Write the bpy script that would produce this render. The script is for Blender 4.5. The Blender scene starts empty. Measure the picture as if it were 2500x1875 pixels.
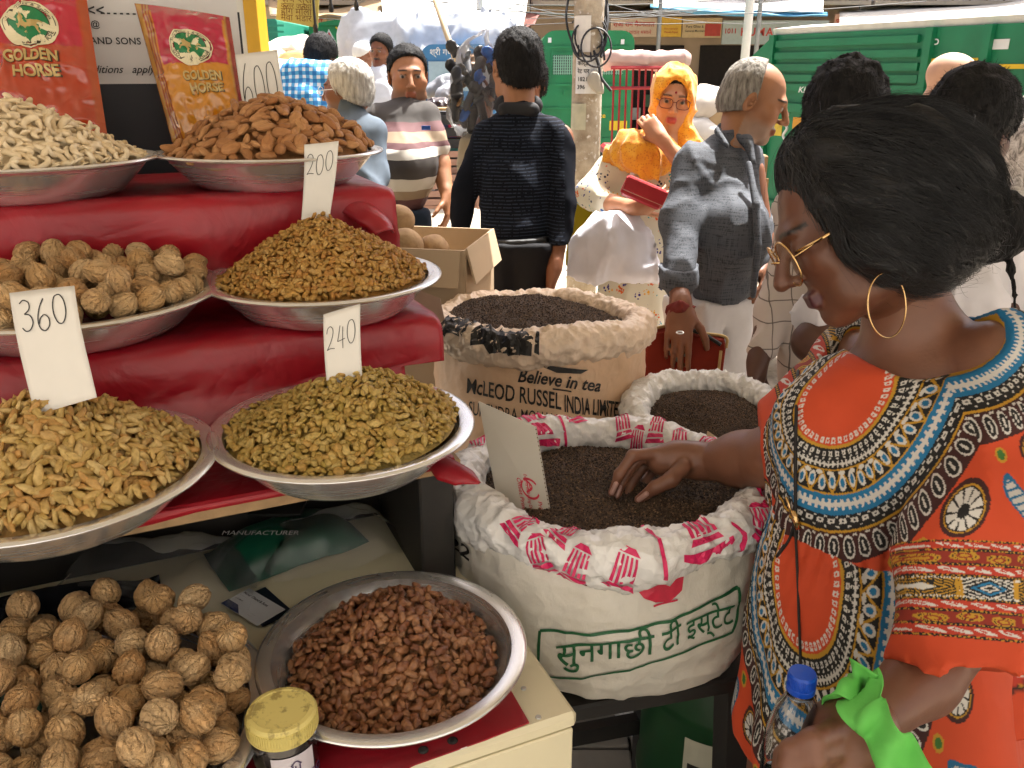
import bpy, math, random
import numpy as np
from mathutils import Vector, Matrix
random.seed(7); RNG = np.random.default_rng(7)
S = bpy.context.scene
COL = S.collection
rad = math.radians
# ---------------------------------------------------------------- camera
FPX, TILT, CAMZ = 2040.0, rad(20.5), 1.62
cd = bpy.data.cameras.new('camera'); cam = bpy.data.objects.new('camera', cd); COL.objects.link(cam)
cd.sensor_width = 36.0; cd.lens = 36.0*FPX/2500.0; cd.clip_start = 0.05; cd.clip_end = 400
cam.location = (0, 0, CAMZ); cam.rotation_euler = (math.pi/2-TILT, 0, 0)
S.camera = cam
# ---------------------------------------------------------------- sky, sun, exposure
SUN_EL, SUN_AZ = rad(64), rad(38)          # azimuth measured from +Y towards +X (the sun stands beyond the street, to the right)
w = bpy.data.worlds.new('World'); S.world = w; w.use_nodes = True
nt = w.node_tree; bg = nt.nodes['Background']
sky = nt.nodes.new('ShaderNodeTexSky'); sky.sky_type = 'NISHITA'; sky.sun_disc = False
sky.sun_elevation = SUN_EL; sky.sun_rotation = SUN_AZ; sky.air_density = .45; sky.dust_density = 9.0
nt.links.new(sky.outputs[0], bg.inputs[0]); bg.inputs[1].default_value = 0.115
sd = bpy.data.lights.new('sun', 'SUN'); sd.energy = 5.0; sd.angle = rad(0.5); sd.color = (1, .965, .905)
so = bpy.data.objects.new('sun', sd); COL.objects.link(so)
_sv = Vector((math.sin(SUN_AZ)*math.cos(SUN_EL), math.cos(SUN_AZ)*math.cos(SUN_EL), math.sin(SUN_EL)))
so.rotation_euler = _sv.to_track_quat('Z', 'Y').to_euler(); so.location = _sv*30
vs = S.view_settings; vs.view_transform = 'Standard'; vs.look = 'None'; vs.gamma = 1.0; vs.use_curve_mapping = False
vs.exposure = 1.7
S.render.engine = 'CYCLES'
cy = S.cycles; cy.use_denoising = True; cy.max_bounces = 6; cy.diffuse_bounces = 3; cy.glossy_bounces = 3; cy.use_adaptive_sampling = True; cy.adaptive_threshold = .03
cy.transmission_bounces = 6; cy.transparent_max_bounces = 12; cy.caustics_reflective = False; cy.caustics_refractive = False
cy.sample_clamp_indirect = 8.0
# ---------------------------------------------------------------- picture -> place
_F = np.array([0, math.cos(TILT), -math.sin(TILT)]); _U = np.array([0, math.sin(TILT), math.cos(TILT)]); _R = np.array([1., 0, 0])
_C = np.array([0, 0, CAMZ])
def ray(px, py): return _F + (px-1250)/FPX*_R - (py-937.5)/FPX*_U
def P(px, py, d): return _C + d*ray(px, py)                       # at a depth along the view axis
def PZ(px, py, z):                                                # on the horizontal plane z
    r = ray(px, py); return _C + r*((z-CAMZ)/r[2])
def PY(px, py, y):                                                # on the vertical plane y
    r = ray(px, py); return _C + r*(y/r[1])
def V3(a): return Vector((float(a[0]), float(a[1]), float(a[2])))
# ---------------------------------------------------------------- objects
def tag(o, label=None, cat=None, group=None, kind=None):
    if label: o['label'] = label
    if cat: o['category'] = cat
    if group: o['group'] = group
    if kind: o['kind'] = kind
    return o
def empty(name, loc=(0, 0, 0), rz=0.0, **kw):
    o = bpy.data.objects.new(name, None); COL.objects.link(o); o.location = [float(c) for c in loc]
    o.rotation_euler = (0, 0, rz); o.empty_display_size = .05
    return tag(o, **kw)
def link(name, me, m=None, parent=None, loc=None, **kw):
    o = bpy.data.objects.new(name, me); COL.objects.link(o)
    if m is not None and not me.materials:
        for q in (m if isinstance(m, (list, tuple)) else [m]): me.materials.append(q)
    if parent is not None: o.parent = parent
    if loc is not None: o.location = [float(c) for c in loc]
    return tag(o, **kw)
def mk(name, verts, faces, smooth=False, fm=None):
    me = bpy.data.meshes.new(name)
    v = np.asarray(verts, dtype=np.float32).reshape(-1, 3)
    if isinstance(faces, np.ndarray):
        n, k = faces.shape
        me.vertices.add(len(v)); me.vertices.foreach_set('co', v.ravel())
        me.loops.add(n*k); me.loops.foreach_set('vertex_index', faces.astype(np.int32).ravel())
        me.polygons.add(n); me.polygons.foreach_set('loop_start', np.arange(0, n*k, k, dtype=np.int32))
        me.polygons.foreach_set('loop_total', np.full(n, k, dtype=np.int32))
        me.update(calc_edges=True)
    else:
        me.from_pydata(v.tolist(), [], [list(map(int, f)) for f in faces])
    if fm is not None: me.polygons.foreach_set('material_index', np.asarray(fm, dtype=np.int32))
    if smooth: me.polygons.foreach_set('use_smooth', np.ones(len(me.polygons), dtype=bool))
    me.update(); return me
def setcol(me, cols, name='Col'):
    a = me.color_attributes.new(name, 'FLOAT_COLOR', 'POINT')
    c = np.ones((len(me.vertices), 4), dtype=np.float32); c[:, :3] = cols; a.data.foreach_set('color', c.ravel()); return me
class MB:
    """collects simple solids into one mesh"""
    def __init__(s): s.v = []; s.f = []; s.m = []
    def add(s, v, f, mi=0):
        n = len(s.v); s.v += [tuple(map(float, q)) for q in v]; s.f += [[i+n for i in q] for q in f]; s.m += [mi]*len(f); return s
    def box(s, c, size, rot=None, mi=0, bev=0.0):
        c = np.asarray(c, float); h = np.asarray(size, float)/2
        if bev > 0:
            b = min(bev, h.min()*.9); pts = []; 
            for sx in (-1, 1):
                for sy in (-1, 1):
                    for sz in (-1, 1):
                        for ax in range(3):
                            q = np.array([sx, sy, sz], float)*(h-b); q[ax] += np.array([sx, sy, sz])[ax]*b; pts.append(q)
            pts = np.array(pts)
            import bmesh
            bm = bmesh.new()
            for q in pts: bm.verts.new(q)
            r = bmesh.ops.convex_hull(bm, input=bm.verts); bm.verts.ensure_lookup_table(); bm.verts.index_update()
            bmesh.ops.recalc_face_normals(bm, faces=bm.faces)
            vv = np.array([q.co[:] for q in bm.verts]); ff = [[q.index for q in f.verts] for f in bm.faces]; bm.free()
        else:
            vv = np.array([[sx, sy, sz] for sx in (-1, 1) for sy in (-1, 1) for sz in (-1, 1)], float)*h
            ff = [[0, 1, 3, 2], [4, 6, 7, 5], [0, 4, 5, 1], [2, 3, 7, 6], [0, 2, 6, 4], [1, 5, 7, 3]]
        if rot is not None: vv = vv@np.asarray(rot, float).T
        return s.add(vv+c, ff, mi)
    def tube(s, pts, r, n=10, mi=0, cap=True):
        p = np.asarray(pts, float); r = np.broadcast_to(np.asarray(r, float), (len(p),))
        v, f = tube_arrays(p, r, n, cap); return s.add(v, f, mi)
    def lathe(s, prof, c=(0, 0, 0), n=40, mi=0, cap=True):
        c = np.asarray(c, float); k = len(prof); v = []; f = []
        for (rr, z) in prof:
            for j in range(n):
                a = 2*math.pi*j/n; v.append((c[0]+rr*math.cos(a), c[1]+rr*math.sin(a), c[2]+z))
        for i in range(k-1):
            for j in range(n): f.append([i*n+j, i*n+(j+1) % n, (i+1)*n+(j+1) % n, (i+1)*n+j])
        if cap:
            if prof[0][0] > 1e-6: f.append(list(range(n))[::-1])
            if prof[-1][0] > 1e-6: f.append([(k-1)*n+j for j in range(n)])
        return s.add(v, f, mi)
    def prism(s, poly, z0, z1, mi=0, M=None):
        n = len(poly); v = [(x, y, z0) for x, y in poly]+[(x, y, z1) for x, y in poly]
        f = [list(range(n))[::-1], [n+i for i in range(n)]]+[[i, (i+1) % n, n+(i+1) % n, n+i] for i in range(n)]
        if M is not None: v = [tuple(M@Vector(q)) for q in v]
        return s.add(v, f, mi)
    def quad(s, a, b, c, d, mi=0): return s.add([a, b, c, d], [[0, 1, 2, 3]], mi)
    def mesh(s, name, smooth=False): return mk(name, s.v, s.f, smooth, s.m)
    def build(s, name, m, parent=None, smooth=False, loc=None, **kw):
        me = s.mesh(name, smooth)
        if parent is not None and loc is None and getattr(s, 'world', False):
            me.transform(parent.matrix_basis.inverted())
        o = link(name, me, m, parent, loc, **kw)
        if smooth == 'auto': pass
        return o
def autosmooth(o, ang=40):
    me = o.data; me.polygons.foreach_set('use_smooth', np.ones(len(me.polygons), dtype=bool)); me.set_sharp_from_angle(angle=rad(ang)); return o
def tube_arrays(p, r, n=10, cap=True):
    t = np.gradient(p, axis=0); t /= (np.linalg.norm(t, axis=1)[:, None]+1e-12)
    up = np.array([0, 0, 1.]) if abs(t[0][2]) < .9 else np.array([1., 0, 0])
    u = np.cross(t[0], up); u /= np.linalg.norm(u); us = []
    for i in range(len(p)):
        u = u-t[i]*np.dot(u, t[i]); u /= (np.linalg.norm(u)+1e-12); us.append(u)
    us = np.array(us); ws = np.cross(t, us); a = np.arange(n)*2*math.pi/n
    v = p[:, None, :]+r[:, None, None]*(np.cos(a)[None, :, None]*us[:, None, :]+np.sin(a)[None, :, None]*ws[:, None, :])
    f = []
    for i in range(len(p)-1):
        for j in range(n): f.append([i*n+j, i*n+(j+1) % n, (i+1)*n+(j+1) % n, (i+1)*n+j])
    if cap: f.append(list(range(n))[::-1]); f.append([(len(p)-1)*n+j for j in range(n)])
    return v.reshape(-1, 3), f
def spline(pts, n=8):
    """Catmull-Rom through the points"""
    p = np.asarray(pts, float); p = np.vstack([2*p[0]-p[1], p, 2*p[-1]-p[-2]]); out = []
    for i in range(1, len(p)-2):
        for k in range(n):
            t = k/n; out.append(.5*((2*p[i])+(-p[i-1]+p[i+1])*t+(2*p[i-1]-5*p[i]+4*p[i+1]-p[i+2])*t*t+(-p[i-1]+3*p[i]-3*p[i+1]+p[i+2])*t**3))
    out.append(p[-2]); return np.array(out)
def rotm(x=0, y=0, z=0): return np.array(Matrix.Rotation(z, 3, 'Z')@Matrix.Rotation(y, 3, 'Y')@Matrix.Rotation(x, 3, 'X'))
def frame(x, z):
    """3x3 matrix whose columns are x, y, z axes with z exact"""
    z = np.asarray(z, float); z = z/np.linalg.norm(z); x = np.asarray(x, float); x = x-z*np.dot(x, z); x /= np.linalg.norm(x)
    return np.column_stack([x, np.cross(z, x), z])
# ---------------------------------------------------------------- numpy noise
def vnoise(p, seed=0):
    p = np.asarray(p, float)+seed*17.13; i = np.floor(p).astype(np.int64); f = p-i; f = f*f*(3-2*f)
    def h(a, b, c):
        n = (a*374761393+b*668265263+c*2147483647 % 1000003+seed*1013) & 0xffffffff
        n = ((n ^ (n >> 13))*1274126177) & 0xffffffff
        return ((n ^ (n >> 16)) & 0xffff)/32767.5-1
    r = 0
    for dx in (0, 1):
        for dy in (0, 1):
            for dz in (0, 1):
                r = r+h(i[..., 0]+dx, i[..., 1]+dy, i[..., 2]+dz)*(f[..., 0] if dx else 1-f[..., 0])*(f[..., 1] if dy else 1-f[..., 1])*(f[..., 2] if dz else 1-f[..., 2])
    return r
def fbm(p, o=3, seed=0):
    r = 0; a = 1.0
    for k in range(o): r = r+a*vnoise(np.asarray(p)*2**k, seed+k); a *= .5
    return r
# ---------------------------------------------------------------- SDF bodies
class SDF:
    def __init__(s): s.p = []
    def cone(s, a, b, r1, r2=None, k=.02, flat=None, neg=False):
        s.p.append(('c', np.asarray(a, float), np.asarray(b, float), r1, r1 if r2 is None else r2, k, flat, neg)); return s
    def chain(s, pts, rs, k=.02, flat=None):
        for i in range(len(pts)-1): s.cone(pts[i], pts[i+1], rs[i], rs[i+1], k if i else k, flat)
        return s
    def ell(s, c, r, R=None, k=.02, neg=False):
        s.p.append(('e', np.asarray(c, float), np.broadcast_to(np.asarray(r, float), (3,)), np.eye(3) if R is None else np.asarray(R, float), 0, k, None, neg)); return s
    def cut(s, pt, n): s.p.append(('h', np.asarray(pt, float), np.asarray(n, float)/np.linalg.norm(n), 0, 0, 0, None, False)); return s
    def bounds(s, pad):
        lo = np.full(3, 1e9); hi = -lo
        for q in s.p:
            if q[0] == 'h' or q[7]: continue
            if q[0] == 'c': b = [(q[1]-q[3], q[1]+q[3]), (q[2]-q[4], q[2]+q[4])]
            else: m = np.sqrt(((q[3]*q[2])**2).sum(1)); b = [(q[1]-m, q[1]+m)]
            for x, y in b: lo = np.minimum(lo, x); hi = np.maximum(hi, y)
        return lo-pad, hi+pad
    def __call__(s, X):
        X = np.asarray(X, np.float32); d = np.full(X.shape[:-1], 1e3, np.float32)
        for q in s.p:
            if q[0] == 'c':
                a, b, r1, r2, k, fl = q[1:7]; pa = X-a; ba = b-a
                L = max(float(ba@ba), 1e-12); h = np.clip((pa@ba)/L, 0, 1); v = pa-h[..., None]*ba
                if fl is not None:
                    n, ff = fl; n = np.asarray(n, float); v = v+(v@n)[..., None]*n*(1/ff-1)
                e = np.sqrt((v*v).sum(-1))-(r1+(r2-r1)*h)
                if fl is not None: e = e*min(1, .5+.5*fl[1])
            elif q[0] == 'e':
                c, r, R, _, k = q[1:6]; v = (X-c)@R; k0 = np.sqrt(((v/r)**2).sum(-1)); k1 = np.sqrt(((v/(r*r))**2).sum(-1))+1e-9; e = k0*(k0-1)/k1
            else:
                d = np.maximum(d, (X-q[1])@q[2]); continue
            if q[7]:
                e = -e; h = np.clip(.5-.5*(d-e)/k, 0, 1); d = d+(e-d)*h+k*h*(1-h) if k > 0 else np.maximum(d, e)
            else:
                h = np.clip(.5+.5*(d-e)/k, 0, 1); d = np.where(d > 500, e, d+(e-d)*h-k*h*(1-h))
        return d
def surfnet(fn, lo, hi, h, smooth=1, coarse=None, band=.0):
    lo = np.asarray(lo, float); n = np.maximum(np.ceil((np.asarray(hi)-lo)/h).astype(int)+1, 4)
    ax = [lo[i]+h*np.arange(n[i]) for i in range(3)]
    BL = 6; nb = (n+BL-1)//BL; nf = nb*BL                     # only blocks near the surface are evaluated finely
    cb = [lo[i]+h*(BL*np.arange(nb[i])+(BL-1)/2) for i in range(3)]; GC = np.stack(np.meshgrid(*cb, indexing='ij'), -1); dc = (coarse or fn)(GC)
    V5 = np.where(dc < 0, -1., 1.)[:, :, :, None, None, None]*np.ones((1, 1, 1, BL, BL, BL)); V5 = V5.astype(np.float32)
    ia = np.argwhere(np.abs(dc) < 1.9*h*BL*.87+band); off = np.stack(np.meshgrid(*[h*np.arange(BL)]*3, indexing='ij'), -1)
    for k0 in range(0, len(ia), 600):
        q = ia[k0:k0+600]; X = (lo+h*BL*q)[:, None, None, None, :]+off[None]; V5[q[:, 0], q[:, 1], q[:, 2]] = fn(X)
    V = V5.transpose(0, 3, 1, 4, 2, 5).reshape(nf)[:n[0], :n[1], :n[2]]
    neg = V < 0; m = n-1
    acc = np.zeros(tuple(m)+(3,), np.float32); cnt = np.zeros(tuple(m), np.float32)
    cor = [(i, j, k) for i in (0, 1) for j in (0, 1) for k in (0, 1)]
    sl = lambda c: tuple(slice(c[a], c[a]+m[a]) for a in range(3))
    for a in cor:
        for axx in range(3):
            if a[axx]: continue
            b = list(a); b[axx] = 1
            va, vb = V[sl(a)], V[sl(b)]; x = (neg[sl(a)] != neg[sl(b)]); t = np.where(x, va/np.where(x, va-vb, 1), 0)
            for c in range(3): acc[..., c] += np.where(x, a[c]+(t if c == axx else 0), 0)
            cnt += x
    act = cnt > 0; idx = -np.ones(tuple(m), dtype=np.int64); ii = np.argwhere(act); idx[act] = np.arange(len(ii))
    vv = lo+h*(ii+acc[act]/cnt[act][:, None]); faces = []
    for axx in range(3):
        o1, o2 = [(1, 2), (2, 0), (0, 1)][axx]
        s0 = [slice(None)]*3; s1 = [slice(None)]*3; s0[axx] = slice(0, m[axx]); s1[axx] = slice(1, m[axx]+1)
        A, B = neg[tuple(s0)], neg[tuple(s1)]; e = np.argwhere(A != B); ok = np.ones(len(e), bool)
        for o in (o1, o2): ok &= (e[:, o] > 0) & (e[:, o] < n[o]-1)
        e = e[ok]
        if not len(e): continue
        sg = A[tuple(e.T)]
        def ix(d1, d2):
            q = e.copy(); q[:, o1] += d1; q[:, o2] += d2; return idx[tuple(q.T)]
        f = np.stack([ix(-1, -1), ix(0, -1), ix(0, 0), ix(-1, 0)], 1); f[~sg] = f[~sg][:, ::-1]; faces.append(f)
    f = np.vstack(faces)
    for _ in range(smooth): vv = lap(vv, f)
    return vv, f
def quadsplit(v, f):
    """each quad into four"""
    e = np.vstack([f[:, [0, 1]], f[:, [1, 2]], f[:, [2, 3]], f[:, [3, 0]]]); e.sort(1); key = e[:, 0]*np.int64(len(v)+1)+e[:, 1]; u, first, inv = np.unique(key, return_index=True, return_inverse=True)
    em = (v[e[first, 0]]+v[e[first, 1]])/2; n = len(v); ei = (inv.reshape(4, -1)+n).T; fc = v[f].mean(1); fi = np.arange(len(f))+n+len(em)
    nf = np.vstack([np.stack([f[:, k], ei[:, k], fi, ei[:, (k+3) % 4]], 1) for k in range(4)]); return np.vstack([v, em, fc]), nf
def lap(v, f, w=.5):
    acc = np.zeros_like(v); cnt = np.zeros(len(v))
    for a, b in ((0, 1), (1, 2), (2, 3), (3, 0)):
        for i, j in ((a, b), (b, a)):
            for c in range(3): acc[:, c] += np.bincount(f[:, i], v[f[:, j], c], len(v))
            cnt += np.bincount(f[:, i], minlength=len(v))
    return v+w*(acc/np.maximum(cnt, 1)[:, None]-v)
def blob(sdf, h, name, disp=None, smooth=1, pad=.03):
    lo, hi = sdf.bounds(pad)
    fn = sdf if disp is None else (lambda X: sdf(X)+disp(X))
    v, f = surfnet(fn, lo, hi, h, smooth, sdf, .0 if disp is None else .02); return mk(name, v, f, True)
def verts(me):
    a = np.empty(len(me.vertices)*3, dtype=np.float32); me.vertices.foreach_get('co', a); return a.reshape(-1, 3).astype(float)
def setverts(me, v): me.vertices.foreach_set('co', np.asarray(v, dtype=np.float32).ravel()); me.update()
def rebase(me, base):
    v = verts(me)-np.asarray(base, float); setverts(me, v); return me
# ---------------------------------------------------------------- materials
_MC = {}
class N:
    """tiny node-graph helper"""
    def __init__(s, name):
        s.m = bpy.data.materials.new(name); s.m.use_nodes = True; s.t = s.m.node_tree; s.b = s.t.nodes['Principled BSDF']
    def n(s, typ, **kw):
        q = s.t.nodes.new(typ)
        for k, v in kw.items(): setattr(q, k, v)
        return q
    def l(s, a, b): s.t.links.new(a, b)
    def coord(s, which='Object'): return s.n('ShaderNodeTexCoord').outputs[which]
    def noise(s, scale, detail=4, rough=.55, vec=None, stretch=None, dist=0):
        q = s.n('ShaderNodeTexNoise'); q.inputs['Scale'].default_value = scale; q.inputs['Detail'].default_value = detail; q.inputs['Roughness'].default_value = rough; q.inputs['Distortion'].default_value = dist
        v = vec if vec is not None else s.coord()
        if stretch:
            mp = s.n('ShaderNodeMapping'); mp.inputs['Scale'].default_value = stretch; s.l(v, mp.inputs[0]); v = mp.outputs[0]
        s.l(v, q.inputs['Vector']); return q.outputs['Fac']
    def ramp(s, fac, stops, interp='LINEAR'):
        q = s.n('ShaderNodeValToRGB'); e = q.color_ramp.elements; q.color_ramp.interpolation = interp
        while len(e) < len(stops): e.new(.5)
        for i, (p, c) in enumerate(stops):
            e[i].position = p; e[i].color = (*c, 1) if len(c) == 3 else c
        s.l(fac, q.inputs[0]); return q.outputs[0]
    def mix(s, fac, a, b, mode='MIX'):
        q = s.n('ShaderNodeMix', data_type='RGBA', blend_type=mode)
        for sock, x in ((q.inputs[0], fac), (q.inputs[6], a), (q.inputs[7], b)):
            if hasattr(x, 'is_output'): s.l(x, sock)
            elif isinstance(x, (int, float)): sock.default_value = x
            else: sock.default_value = (*x, 1)
        return q.outputs[2]
    def math(s, op, a, b=None):
        q = s.n('ShaderNodeMath', operation=op)
        for sock, x in ((q.inputs[0], a), (q.inputs[1], b)):
            if x is None: continue
            if hasattr(x, 'is_output'): s.l(x, sock)
            else: sock.default_value = x
        return q.outputs[0]
    def bump(s, h, strength=.3, dist=.01, prev=None):
        q = s.n('ShaderNodeBump'); q.inputs['Strength'].default_value = strength; q.inputs['Distance'].default_value = dist; s.l(h, q.inputs['Height'])
        if prev is not None: s.l(prev, q.inputs['Normal'])
        s.l(q.outputs[0], s.b.inputs['Normal']); return q.outputs[0]
    def set(s, col=None, rough=None, metal=None, **kw):
        for k, x in (('Base Color', col), ('Roughness', rough), ('Metallic', metal), *[(k.replace('_', ' '), v) for k, v in kw.items()]):
            if x is None: continue
            if hasattr(x, 'is_output'): s.l(x, s.b.inputs[k])
            elif isinstance(x, (tuple, list)): s.b.inputs[k].default_value = (*x, 1) if len(x) == 3 else x
            else: s.b.inputs[k].default_value = x
        return s
def srgb(h):
    h = h.lstrip('#'); c = [int(h[i:i+2], 16)/255 for i in (0, 2, 4)]
    return tuple(x/12.92 if x <= .04045 else ((x+.055)/1.055)**2.4 for x in c)
def mat(name, col, rough=.6, metal=0, var=.12, scale=12, bump=0, bscale=60, bdist=.004, **kw):
    """plain surface with blotchy variation and fine relief"""
    if name in _MC: return _MC[name]
    g = N(name); c = np.array(col)
    if var > 0:
        nz = g.noise(scale, 5); col = g.ramp(nz, [(.25, tuple(np.clip(c*(1-var), 0, 1))), (.75, tuple(np.clip(c*(1+var), 0, 1)))])
    g.set(col, rough, metal, **kw)
    if bump > 0: g.bump(g.noise(bscale, 4), bump, bdist)
    _MC[name] = g.m; return g.m
def attrmat(name, rough=.6, bump=0, bscale=200, bdist=.002, var=.06, vscale=30, **kw):
    """colour that belongs to the thing itself (print, lips, stripes), kept on its vertices"""
    if name in _MC: return _MC[name]
    g = N(name); a = g.n('ShaderNodeVertexColor', layer_name='Col'); c = a.outputs[0]
    if var > 0: c = g.mix(1.0, c, g.ramp(g.noise(vscale, 4), [(.3, (1-var*2,)*3), (.7, (1, 1, 1))]), 'MULTIPLY')
    g.set(c, rough, **kw)
    if bump > 0: g.bump(g.noise(bscale, 3), bump, bdist)
    _MC[name] = g.m; return g.m
def objvar(g, c1, c2):
    """a colour between c1 and c2 picked per object"""
    oi = g.n('ShaderNodeObjectInfo'); return g.ramp(oi.outputs['Random'], [(0, c1), (1, c2)])
# ---------------------------------------------------------------- lettering
def text_mesh(s, size=1.0, weight=0.0, shear=0.0, align='LEFT', spacing=1.0, res=3):
    c = bpy.data.curves.new('lettering', 'FONT'); c.body = s; c.size = size; c.offset = weight*size; c.shear = shear; c.align_x = align; c.space_character = spacing; c.resolution_u = res
    o = bpy.data.objects.new('lettering', c); COL.objects.link(o)
    dg = bpy.context.evaluated_depsgraph_get(); me = bpy.data.meshes.new_from_object(o.evaluated_get(dg)); bpy.data.objects.remove(o); bpy.data.curves.remove(c)
    me.materials.clear(); return me
def text_arrays(s, **kw):
    me = text_mesh(s, **kw); v = verts(me); f = [list(p.vertices) for p in me.polygons]; bpy.data.meshes.remove(me); return v[:, :2], f
def lettering(name, s, fn, m, parent=None, width=None, height=None, x0=None, y0=None, subdiv=0, **kw):
    """text laid on a surface: fn maps (x, y) arrays in text units to points in space"""
    v, f = text_arrays(s, **kw); lo, hi = v.min(0), v.max(0)
    if width is not None: v = v*np.array([width/(hi[0]-lo[0]), (height/(hi[1]-lo[1])) if height else width/(hi[0]-lo[0])]); lo, hi = v.min(0), v.max(0)
    if x0 is not None: v[:, 0] += x0-lo[0]
    if y0 is not None: v[:, 1] += y0-lo[1]
    p = np.asarray(fn(v[:, 0], v[:, 1]))
    return link(name, mk(name, p, f), m, parent)
def flat(o, ex, ey, en=None, off=.0015):
    """a map from the plane: origin o, unit axes ex, ey"""
    o, ex, ey = (np.asarray(q, float) for q in (o, ex, ey)); n = np.cross(ex, ey); n /= np.linalg.norm(n)
    return lambda x, y: o+np.outer(x, ex)+np.outer(y, ey)+n*off
def stroke(pts, wdt, n=6):
    """flat pen stroke through 2D points -> verts2d, quads"""
    p = spline([(a, b, 0) for a, b in pts], n)[:, :2] if len(pts) > 2 else np.asarray(pts, float)
    t = np.gradient(p, axis=0); t /= np.linalg.norm(t, axis=1)[:, None]+1e-9; nn = np.column_stack([-t[:, 1], t[:, 0]])
    v = np.vstack([p+nn*wdt/2, p-nn*wdt/2]); k = len(p); return v, [[i, k+i, k+i+1, i+1] for i in range(k-1)]
def strokes(name, lists, wdt, fn, m, parent):
    v = []; f = []
    for L in lists:
        a, b = stroke(L, wdt); n = len(v); v += a.tolist(); f += [[i+n for i in q] for q in b]
    v = np.array(v); return link(name, mk(name, fn(v[:, 0], v[:, 1]), f), m, parent)
# ================================================================ setting
def ground_mat():
    g = N('street_ground'); c = g.ramp(g.noise(.9, 6), [(.3, srgb('#8f8678')), (.7, srgb('#aaa090'))]); c = g.mix(g.ramp(g.noise(14, 5), [(.45, (0, 0, 0)), (.65, (.6,)*3)]), c, srgb('#6d6456')); g.set(c, .9); g.bump(g.noise(40, 5), .4, .01); return g.m
b = MB(); b.quad((-150, -60, 0), (150, -60, 0), (150, 200, 0), (-150, 200, 0)); b.build('ground', ground_mat(), None, kind='structure')
# unseen shop front added behind the camera to bounce sunlight onto the stall
ob = empty('shop_building', (0, -4.2, 0), label='unseen cream plastered shop front added behind the viewer to bounce sunlight', cat='building', group='shop buildings along the street')
b = MB(); b.box((0, -1.0, 3.4), (16, 2.0, 6.8)); b.build('wall', mat('bounce_plaster', srgb('#b5b1a9'), .9, var=.1, scale=1.2), ob)
for k in range(6): b = MB(); b.box((-6.6+2.6*k, .02, 1.2), (1.7, .06, 2.3)); b.build('shutter', mat('grey_shutter', srgb('#8d9496'), .5, var=.1), ob)
for k in range(6): b = MB(); b.box((-6.6+2.6*k, .02, 4.6), (1.0, .06, 1.4)); b.build('window', mat('lane_window', srgb('#4a4f50'), .3), ob)
# the awning over the stall, above the picture: it puts the stall in the shade
aw = MB(); AWZ = 2.75
aw.box((0, 1.35, AWZ), (9, 3.5, .03)); g = N('awning_canvas'); tl = g.n('ShaderNodeBsdfTranslucent'); tl.inputs[0].default_value = (.62, .56, .46, 1); g.set((.62, .58, .5), .9); mx = g.n('ShaderNodeMixShader'); mx.inputs[0].default_value = .11; g.l(g.b.outputs[0], mx.inputs[1]); g.l(tl.outputs[0], mx.inputs[2]); g.l(mx.outputs[0], g.t.nodes['Material Output'].inputs[0])   # sunlit thin canvas lets some light through
awo = aw.build('awning', g.m, None, label='dusty canvas awning stretched above the stall', cat='awning')
# ================================================================ the nut stall
A0 = np.array([.084, .845, 0]); E1 = np.array([math.cos(rad(24)), math.sin(rad(24)), 0]); E2 = np.array([-math.sin(rad(24)), math.cos(rad(24)), 0]); RZ = rad(24)
def Wst(s, t, z): return A0+s*E1+t*E2+np.array([0, 0, z])
RST = rotm(z=RZ)
TZ = .86
M_cream = mat('cream_laminate', srgb('#e9dfbd'), .38, var=.05, scale=6, bump=.05, bscale=30)
M_ply = mat('plywood_edge', srgb('#a98a63'), .7, var=.25, scale=40, bump=.2)
M_black = mat('black_paint', srgb('#2a2724'), .6, var=.3, scale=20, bump=.3, bscale=25, bdist=.003)
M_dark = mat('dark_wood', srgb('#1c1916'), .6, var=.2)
M_steel_dull = mat('dull_metal', (.55, .55, .53), .4, 1, var=.1)
def red_vinyl():
    g = N('red_vinyl'); nz = g.noise(5, 4)
    g.set(g.ramp(nz, [(.3, srgb('#8c0c1b')), (.7, srgb('#a81626'))]), g.ramp(g.noise(14, 5), [(.3, (.3,)*3), (.75, (.48,)*3)]))
    g.bump(g.math('ADD', g.noise(8, 4, .5, dist=.8), g.math('MULTIPLY', g.math('ABSOLUTE', g.math('SUBTRACT', g.noise(5, 3, .5, dist=1.0), .5)), 1.5)), .35, .016); g.b.inputs['Specular IOR Level'].default_value = .55; return g.m
M_red = red_vinyl()
# ---- table
tb = empty('stall_table', Wst(-.6, .35, 0), RZ, label='cream laminate folding table carrying the nut stall, lower left', cat='table')
def tpart(name, c, size, m, bev=.002, par=tb, **kw):
    b = MB(); b.box((0, 0, 0), size, bev=bev); o = b.build(name, m, par, loc=(c[0]+.6, c[1]-.35, c[2]), **kw); return o
top = tpart('tabletop', (-.6, .35, TZ-.012), (1.2, .7, .024), M_cream, .006)
tpart('apron', (-.6, .012, TZ-.083), (1.19, .02, .115), M_cream)
tpart('apron', (-.011, .35, TZ-.083), (.02, .64, .115), M_cream)
for s, t in ((-.05, .05), (-.05, .65), (-1.15, .05), (-1.15, .65)): tpart('leg', (s, t, .36), (.045, .045, .70), M_dark, .003)
hp = MB(); hp.prism([(-.075, -.002), (.005, -.002), (.012, .006), (.012, .022), (.004, .03), (-.075, .03)], 0, .002); ho = hp.build('hinge_plate', mat('white_plate', srgb('#dfddd6'), .4, .1), tb, loc=(-.155+.6, .004-.35, TZ+.0005))
for dx in (-.045, -.008):
    b = MB(); b.lathe([(.0065, 0), (.0065, .0012), (.004, .0025), (0, .0025)], n=16); o = b.build('screw', M_dark, ho, loc=(dx, .013, .002))
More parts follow.
